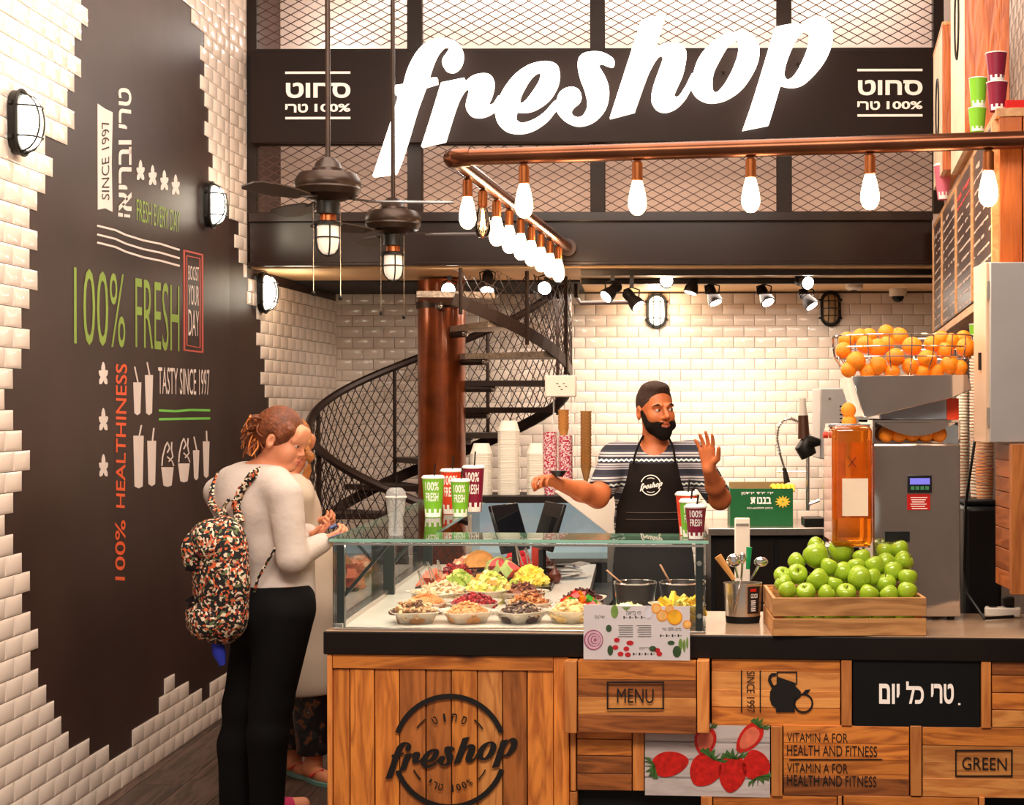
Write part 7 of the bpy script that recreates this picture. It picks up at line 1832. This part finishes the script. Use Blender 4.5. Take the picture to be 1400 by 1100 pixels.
arcp = [P(x, y, Yt) for x, y in ((1103,600),(1100,588),(1092,577),(1081,572),(1071,574),(1064,583),(1062,600),(1066,620),(1072,640))]; obj(MB().tube(arcp, .009, 8), 'hose', M_chrome, t)
for i in range(34):
    f = i/33*(len(arcp)-2); k = int(f); p = arcp[k].lerp(arcp[k+1], f-k); d = (arcp[k+1]-arcp[k]).normalized(); obj(MB().tube([p-d*.0025, p+d*.0025], .0145, 8), 'spring_coil', M_steel, t)
obj(MB().tube([P(1072,640,Yt), P(1076,660,Yt)], [.014, .022], 10), 'spray_head', M_cage, t); obj(MB().tube([P(1062,645,Yt), P(1104,645,Yt)], .006, 6), 'hook_arm', M_chrome, t); obj(MB().tube([P(1104,690,Yt), P(1120,684,Yt)], .012, 8), 'spout', M_chrome, t)
obj(MB().lathe([(.03,0),(.03,.012),(.016,.02)], (P(1104,0,Yt).x, Yt, .9), 16), 'base', M_chrome, t)
Yg = 9.0; a, b = P(1121, 628, Yg), P(1200, 531, Yg)
t = thing('steel_dispenser', 'grey steel dispenser with vent slots and black handle behind the juicer', 'machine', ((a.x+b.x)/2, Yg+.2, 0)); obj(MB().lohi((a.x, Yg, a.z), (b.x, Yg+.4, b.z)), 'housing', M_cab, t, bevel=.008)
for i in range(7): p, q = P(1148, 555+i*5.5, Yg), P(1162, 557+i*5.5, Yg); obj(MB().lohi((p.x, Yg-.003, q.z), (q.x, Yg-.0005, p.z)), 'vent_slot', M_cage, t)
for px, py in ((1134,545),(1134,600)): p = P(px, py, Yg); obj(MB().tube([(p.x, Yg-.006, p.z), (p.x, Yg-.0005, p.z)], .008, 10), 'screw', M_steel, t)
obj(MB().lohi((P(1128,0,Yg).x, Yg+.05, 0), (P(1136,0,Yg).x, Yg+.1, a.z)), 'leg', M_steel, t); obj(MB().lohi((P(1190,0,Yg).x, Yg+.05, 0), (P(1198,0,Yg).x, Yg+.35, a.z)), 'leg', M_steel, t)
obj(MB().tube([P(1121, 605, Yg), P(1104, 603, Yg), P(1100, 612, Yg), P(1106, 624, Yg)], [.02,.05,.06,.05], 12), 'black_handle', M_cage, t)
obj(MB().tube([P(1099, 598, Yg), P(1097, 545, Yg)], [.03, .02], 12), 'tap_grip', mat('white_plastic', (240,226,210)), t); obj(MB().tube([P(1099, 600, Yg), P(1098, 568, Yg)], [.036, .03], 12), 'grip_sleeve', mat('brown_grip', (80, 44, 26), .4), t)
p, q = P(1100, 721, Yg-.2), P(1128, 709, Yg-.2); obj(MB().lohi((p.x, Yg-.2, p.z), (q.x, Yg, q.z)), 'drip_shelf', M_cage, t, bevel=.003)
# ---- utensil caddy
Yc = 5.42; X = (1015-VX)*Yc/F; sc_ = Yc/F; t = thing('utensil_caddy', 'oval steel utensil holder with black base band and label beside the apple crate', 'holder', (X, Yc, ZD+.001)); zh_ = 54*sc_
Mo = Matrix.Diagonal((1, .72, 1, 1)); obj(MB().lathe([(.062,.022),(.07,zh_),(.068,zh_),(.06,.022)], seg=32, M=Mo), 'cup', M_steel, t, local=True); obj(MB().lathe([(.06,0),(.063,.024),(.0,.024)], seg=32, M=Mo), 'base_band', M_blackpanel, t, local=True)
mb = MB(); vs = []
for j in range(9):
    a_ = math.radians(-78+44*j/8)
    for z in (.035, zh_-.01): r = .062+.008*(z/zh_)+.0012; vs.append((r*math.cos(a_), r*.72*math.sin(a_), z))
mb.add(vs, [(2*j, 2*j+2, 2*j+3, 2*j+1) for j in range(8)]); lb = obj(mb, 'label', mat('label_black', (36, 26, 24), .4), t, local=True, smooth=0)
mb = MB(); cone_text(mb, 'GOOD', .064, .0725, zh_, zh_-.05, zh_-.035, 24, a0=-57); mb.v = [(x, y*.72-.0022, z) for x, y, z in mb.v]; obj(mb, 'label_lettering', M_wpaint, lb, local=False if False else True, smooth=0)
mb = MB()
for k in range(6): mb.box((.0335+.001*(k % 2), -.0475, zh_-.06-.007*k), (.018, .001, .0025), rot=Matrix.Rotation(.45, 3, 'Z'))
mb.box((.034, -.049, zh_-.022), (.024, .001, .01), 1, rot=Matrix.Rotation(.45, 3, 'Z')); obj(mb, 'label_print', [M_wpaint, mat('red_label', (200,30,26))], lb, local=True, smooth=0, kind='stuff')
def utensil(nm, label, a, b, r, m, Y=Yc, head=None):
    p, q = P(a[0], a[1], Y), P(b[0], b[1], Y); t = thing(nm, label, 'utensil', q); obj(MB().tube([q, p], r, 8, sx=1.0), 'handle', m, t)
    if head: obj(MB().ell(p, head, 12, 8), 'head', M_chrome, t)
utensil('knife', 'knife with pale wooden handle leaning left out of the utensil holder', (981,760), (1003,792), [.008,.014], mat('knife_wood', (226, 160, 90), .4), 5.40)
utensil('spatula', 'green handled peeler standing in the utensil holder', (1024,748), (1022,778), [.007,.011], mat('green_plastic', (20, 150, 90), .4), 5.43)
utensil('whisk', 'steel scoop with round head leaning right in the utensil holder', (1040,768), (1026,792), [.004,.006], M_chrome, 5.44, (.026,.01,.018)); utensil('spoon', 'steel spoon with broad head at the left of the utensil holder', (1003,766), (1008,790), .004, M_chrome, 5.45, (.028,.01,.024)); utensil('spoon', 'steel spoon upright in the middle of the utensil holder', (1015,763), (1013,792), .004, M_chrome, 5.40, (.013,.006,.02)); utensil('tongs', 'long thin steel tongs leaning over the front of the holder', (1014,790), (1002,838), .003, M_chrome, 5.355)
Yk = 6.0; a, b = P(1004, 790, Yk), P(1025, 708, Yk); t = thing('cutting_board', 'narrow white plastic board standing behind the utensil holder', 'board', ((a.x+b.x)/2, Yk, .8)); obj(MB().lohi((a.x, Yk, 0.0), (b.x, Yk+.012, b.z)), 'board', mat('white_plastic', (240,226,210)), t, bevel=.005); obj(MB().lohi((a.x+.005, Yk-.004, b.z-.03), (b.x-.005, Yk-.0005, b.z-.022)), 'grip', M_steel, t)
# ---- menu card
Yq = 5.08; CMF = Frame(CF.hit(870, 900, -.045), (1, -.085, 0)); t = thing('menu_card', 'two page printed menu card standing before the display case, pages with fruit pictures', 'menu', CMF.hit(870, 902), CMF.yaw)
M_paper = mat('whitewash_paper', (226, 214, 214), .5, var=.04); L_ = fbox(MB(), CMF, 797, 826, 828, 901, -.004, 0); obj(L_, 'left_page', M_paper, t); obj(fbox(MB(), CMF, 826, 828, 943, 901, -.007, -.0045), 'right_page', M_paper, t)
def mprint(pts, nm, m, y=-.0085, sm=0, loops_=None):
    mb = MB(); mb.prism([CMF.uv(*p) for p in (smooth(pts, sm) if sm else pts)], y, y+.0008, 0, CMF.M); return obj(mb, nm, m, t, smooth=0)
def disc(x, y, rx, ry=None, n=18): ry = ry or rx; return [(x+rx*math.cos(2*PI*k/n), y+ry*math.sin(2*PI*k/n)) for k in range(n)]
pal = {k: fm('print_'+k, c) for k, c in dict(green=(120,150,70), dgreen=(60,84,48), orange=(244,150,40), peel=(250,190,110), juice=(246,180,40), purple=(170,90,120), pink=(222,180,196), red=(200,36,44), garlic=(222,214,222)).items()}
for i, (r, k) in enumerate(((14,'purple'),(12.3,'pink'),(9.5,'purple'),(8.2,'pink'),(5.8,'purple'),(4.6,'pink'),(2.4,'purple'))): mprint(disc(811+i*.4, 874, r*.95, r), 'printed_onion', pal[k], -.0052-.0003*i)
mprint(disc(840, 835, 5, 9), 'printed_leaf', pal['green'], sm=0); mprint([(850,829),(862,829),(856,834)], 'printed_leaf', pal['green']); mprint(disc(886, 836, 5, 9), 'printed_garlic', pal['garlic'])
for x, y, r in ((897,831,7),(905,841,8),(915,832,6),(939,853,6)): mprint(disc(x, y, r), 'printed_orange_half', pal['orange'], -.0082); mprint(disc(x, y, r*.8), 'printed_pulp', pal['peel'], -.0086)
mprint(disc(922, 843, 10.5), 'printed_juice_glass', pal['orange'], -.009); mprint(disc(922, 843, 9), 'printed_juice', pal['juice'], -.0094)
for x, y in ((843,874),(841,884),(848,893),(858,894),(856,886),(861,878),(898,888),(901,893)): mprint(disc(x, y, 4 if x != 861 else 5, 3.2), 'printed_pomegranate', pal['red'])
for x, y, rx, ry in ((832,858,4,5),(834,888,4,7),(892,886,5,4),(917,878,5,3),(925,890,6,8),(930,880,3,8),(935,882,2,9),(939,878,1.5,8)): mprint(disc(x, y, rx, ry, 10), 'printed_herb', pal['dgreen'] if rx > 3 else pal['green'])
mb = MB(); rr = random.Random(3)
for s_, x0, y0, x1, y1 in (('האירב ייח', 856,835,876,840), ('ירט 100% טוחס', 905,857,931,861.5), ('םיקוריה', 874,884,888,888)): ftext(mb, CMF, s_, x0, y0, x1, y1, y=-.0078)
for x0, x1, ys2 in ((843,865,range(854,872,3)),(869,890,range(854,870,3))):
    for y in ys2: fpoly(mb, CMF, [(x0+rr.uniform(0,5), y), (x1, y), (x1, y+.8), (x0+3, y+.8)], -.0078, -.0072)
for x0, y in ((852,843),(902,868),(865,893)):
    for k in range(4): fpoly(mb, CMF, [(x0+k*8, y-1.5), (x0+2+k*8, y-1.5), (x0+2+k*8, y+1.8), (x0+k*8, y+1.8)], -.0078, -.0072); fpoly(mb, CMF, [(x0+3+k*8, y), (x0+5.5+k*8, y), (x0+5.5+k*8, y+.7), (x0+3+k*8, y+.7)], -.0078, -.0072)
ftext(mb, CMF, 'םיקיש', 813, 841, 826, 846, y=-.0046); obj(mb, 'menu_print', M_ink, t, smooth=0, kind='stuff')
# ---- things behind the juicer
Yv = 5.95; t = thing('black_appliance', 'black appliance with rounded top right of the juicer', 'appliance', (P(1335,0,Yv).x, Yv+.1, ZD+.002))
a, b = P(1310, 0, Yv), P(1362, 690, Yv)
obj(MB().lohi((a.x, Yv-.1, .0), (b.x, Yv+.25, b.z)), 'body', mat('black_plastic', (26,26,28)), t, bevel=.02); obj(MB().lohi((a.x+.01, Yv-.09, b.z+.001), (b.x-.01, Yv+.24, b.z+.02)), 'lid', M_blackpanel, t, bevel=.006)
SG = stripemat('green_red_rims', [(250, 236, 220), (70, 130, 60), (206, 60, 50), (246, 236, 224)], ns=6, band=.0125); SPp = stripemat('purple_orange_rims', [(244, 206, 166), (120, 60, 90), (236, 150, 80)], ns=14, band=.0125)
def rimstack(px, y0, y1, Y, r, m, lab, grp):
    tube_stack(px, y0, Y, r, 0, H-(y1-VY)*Y/F, 'paper_cup', m, r0=.86, hh=.09, cat='cup', sq=None, pitch=.0125, lab=lab, grp=grp, inv=False)
Yst = 6.05
rimstack(1335, 455, 690, Yst, .026, SG, 'green and red rimmed cup nested in the tallest stack beside the juicer', 'cups of the tallest stack'); rimstack(1316, 520, 688, Yst+.09, .022, SG, 'striped cup nested in the stack half hidden by the juicer', 'cups of the half hidden stack'); rimstack(1346, 583, 690, Yst-.05, .034, SPp, 'purple and orange rimmed cup nested in the low stack under the cabinet', 'cups of the low stack')
papercup('paper_cup', 'green topped paper cup crowning the tallest stack beside the juicer', (P(1335,0,Yst).x, Yst, H-(470-VY)*Yst/F), GRN, h=.075, r1=.028, r0=.024, text=False, lid=False, straw=False)
mb = MB().tube([P(1338, 480, 5.9), P(1340, 560, 5.85), P(1330, 620, 5.8), P(1320, 690, 5.7), P(1318, 780, 5.6), P(1322, 812, 5.5), (P(1345,0,5.45).x, 5.45, ZD+.008), (P(1385,0,5.5).x, 5.5, ZD+.008)], .006, 6); tag(obj(mb, 'black_cable', M_cage), 'black cable running down beside the juicer to the socket strip', 'cable')
t = thing('socket_strip', 'white socket strip lying on the worktop at the right edge', 'socket', (P(1375,0,5.5).x, 5.55, ZD+.001)); o_ = obj(MB().box((0,0,.018), (.13,.05,.034), M=Matrix.Rotation(-.25, 4, 'Z')), 'strip', mat('white_plastic', (240,226,210)), t, local=True, bevel=.006)
for k in range(2): obj(MB().lathe([(0,.0365),(.017,.0365),(.018,.035)], (-.035+.06*k, .005-.012*k, 0), 16), 'socket', M_cage, t, local=True)
obj(MB().box((.02,.0,.055), (.04,.03,.036)), 'plug', M_cage, t, local=True, bevel=.005)
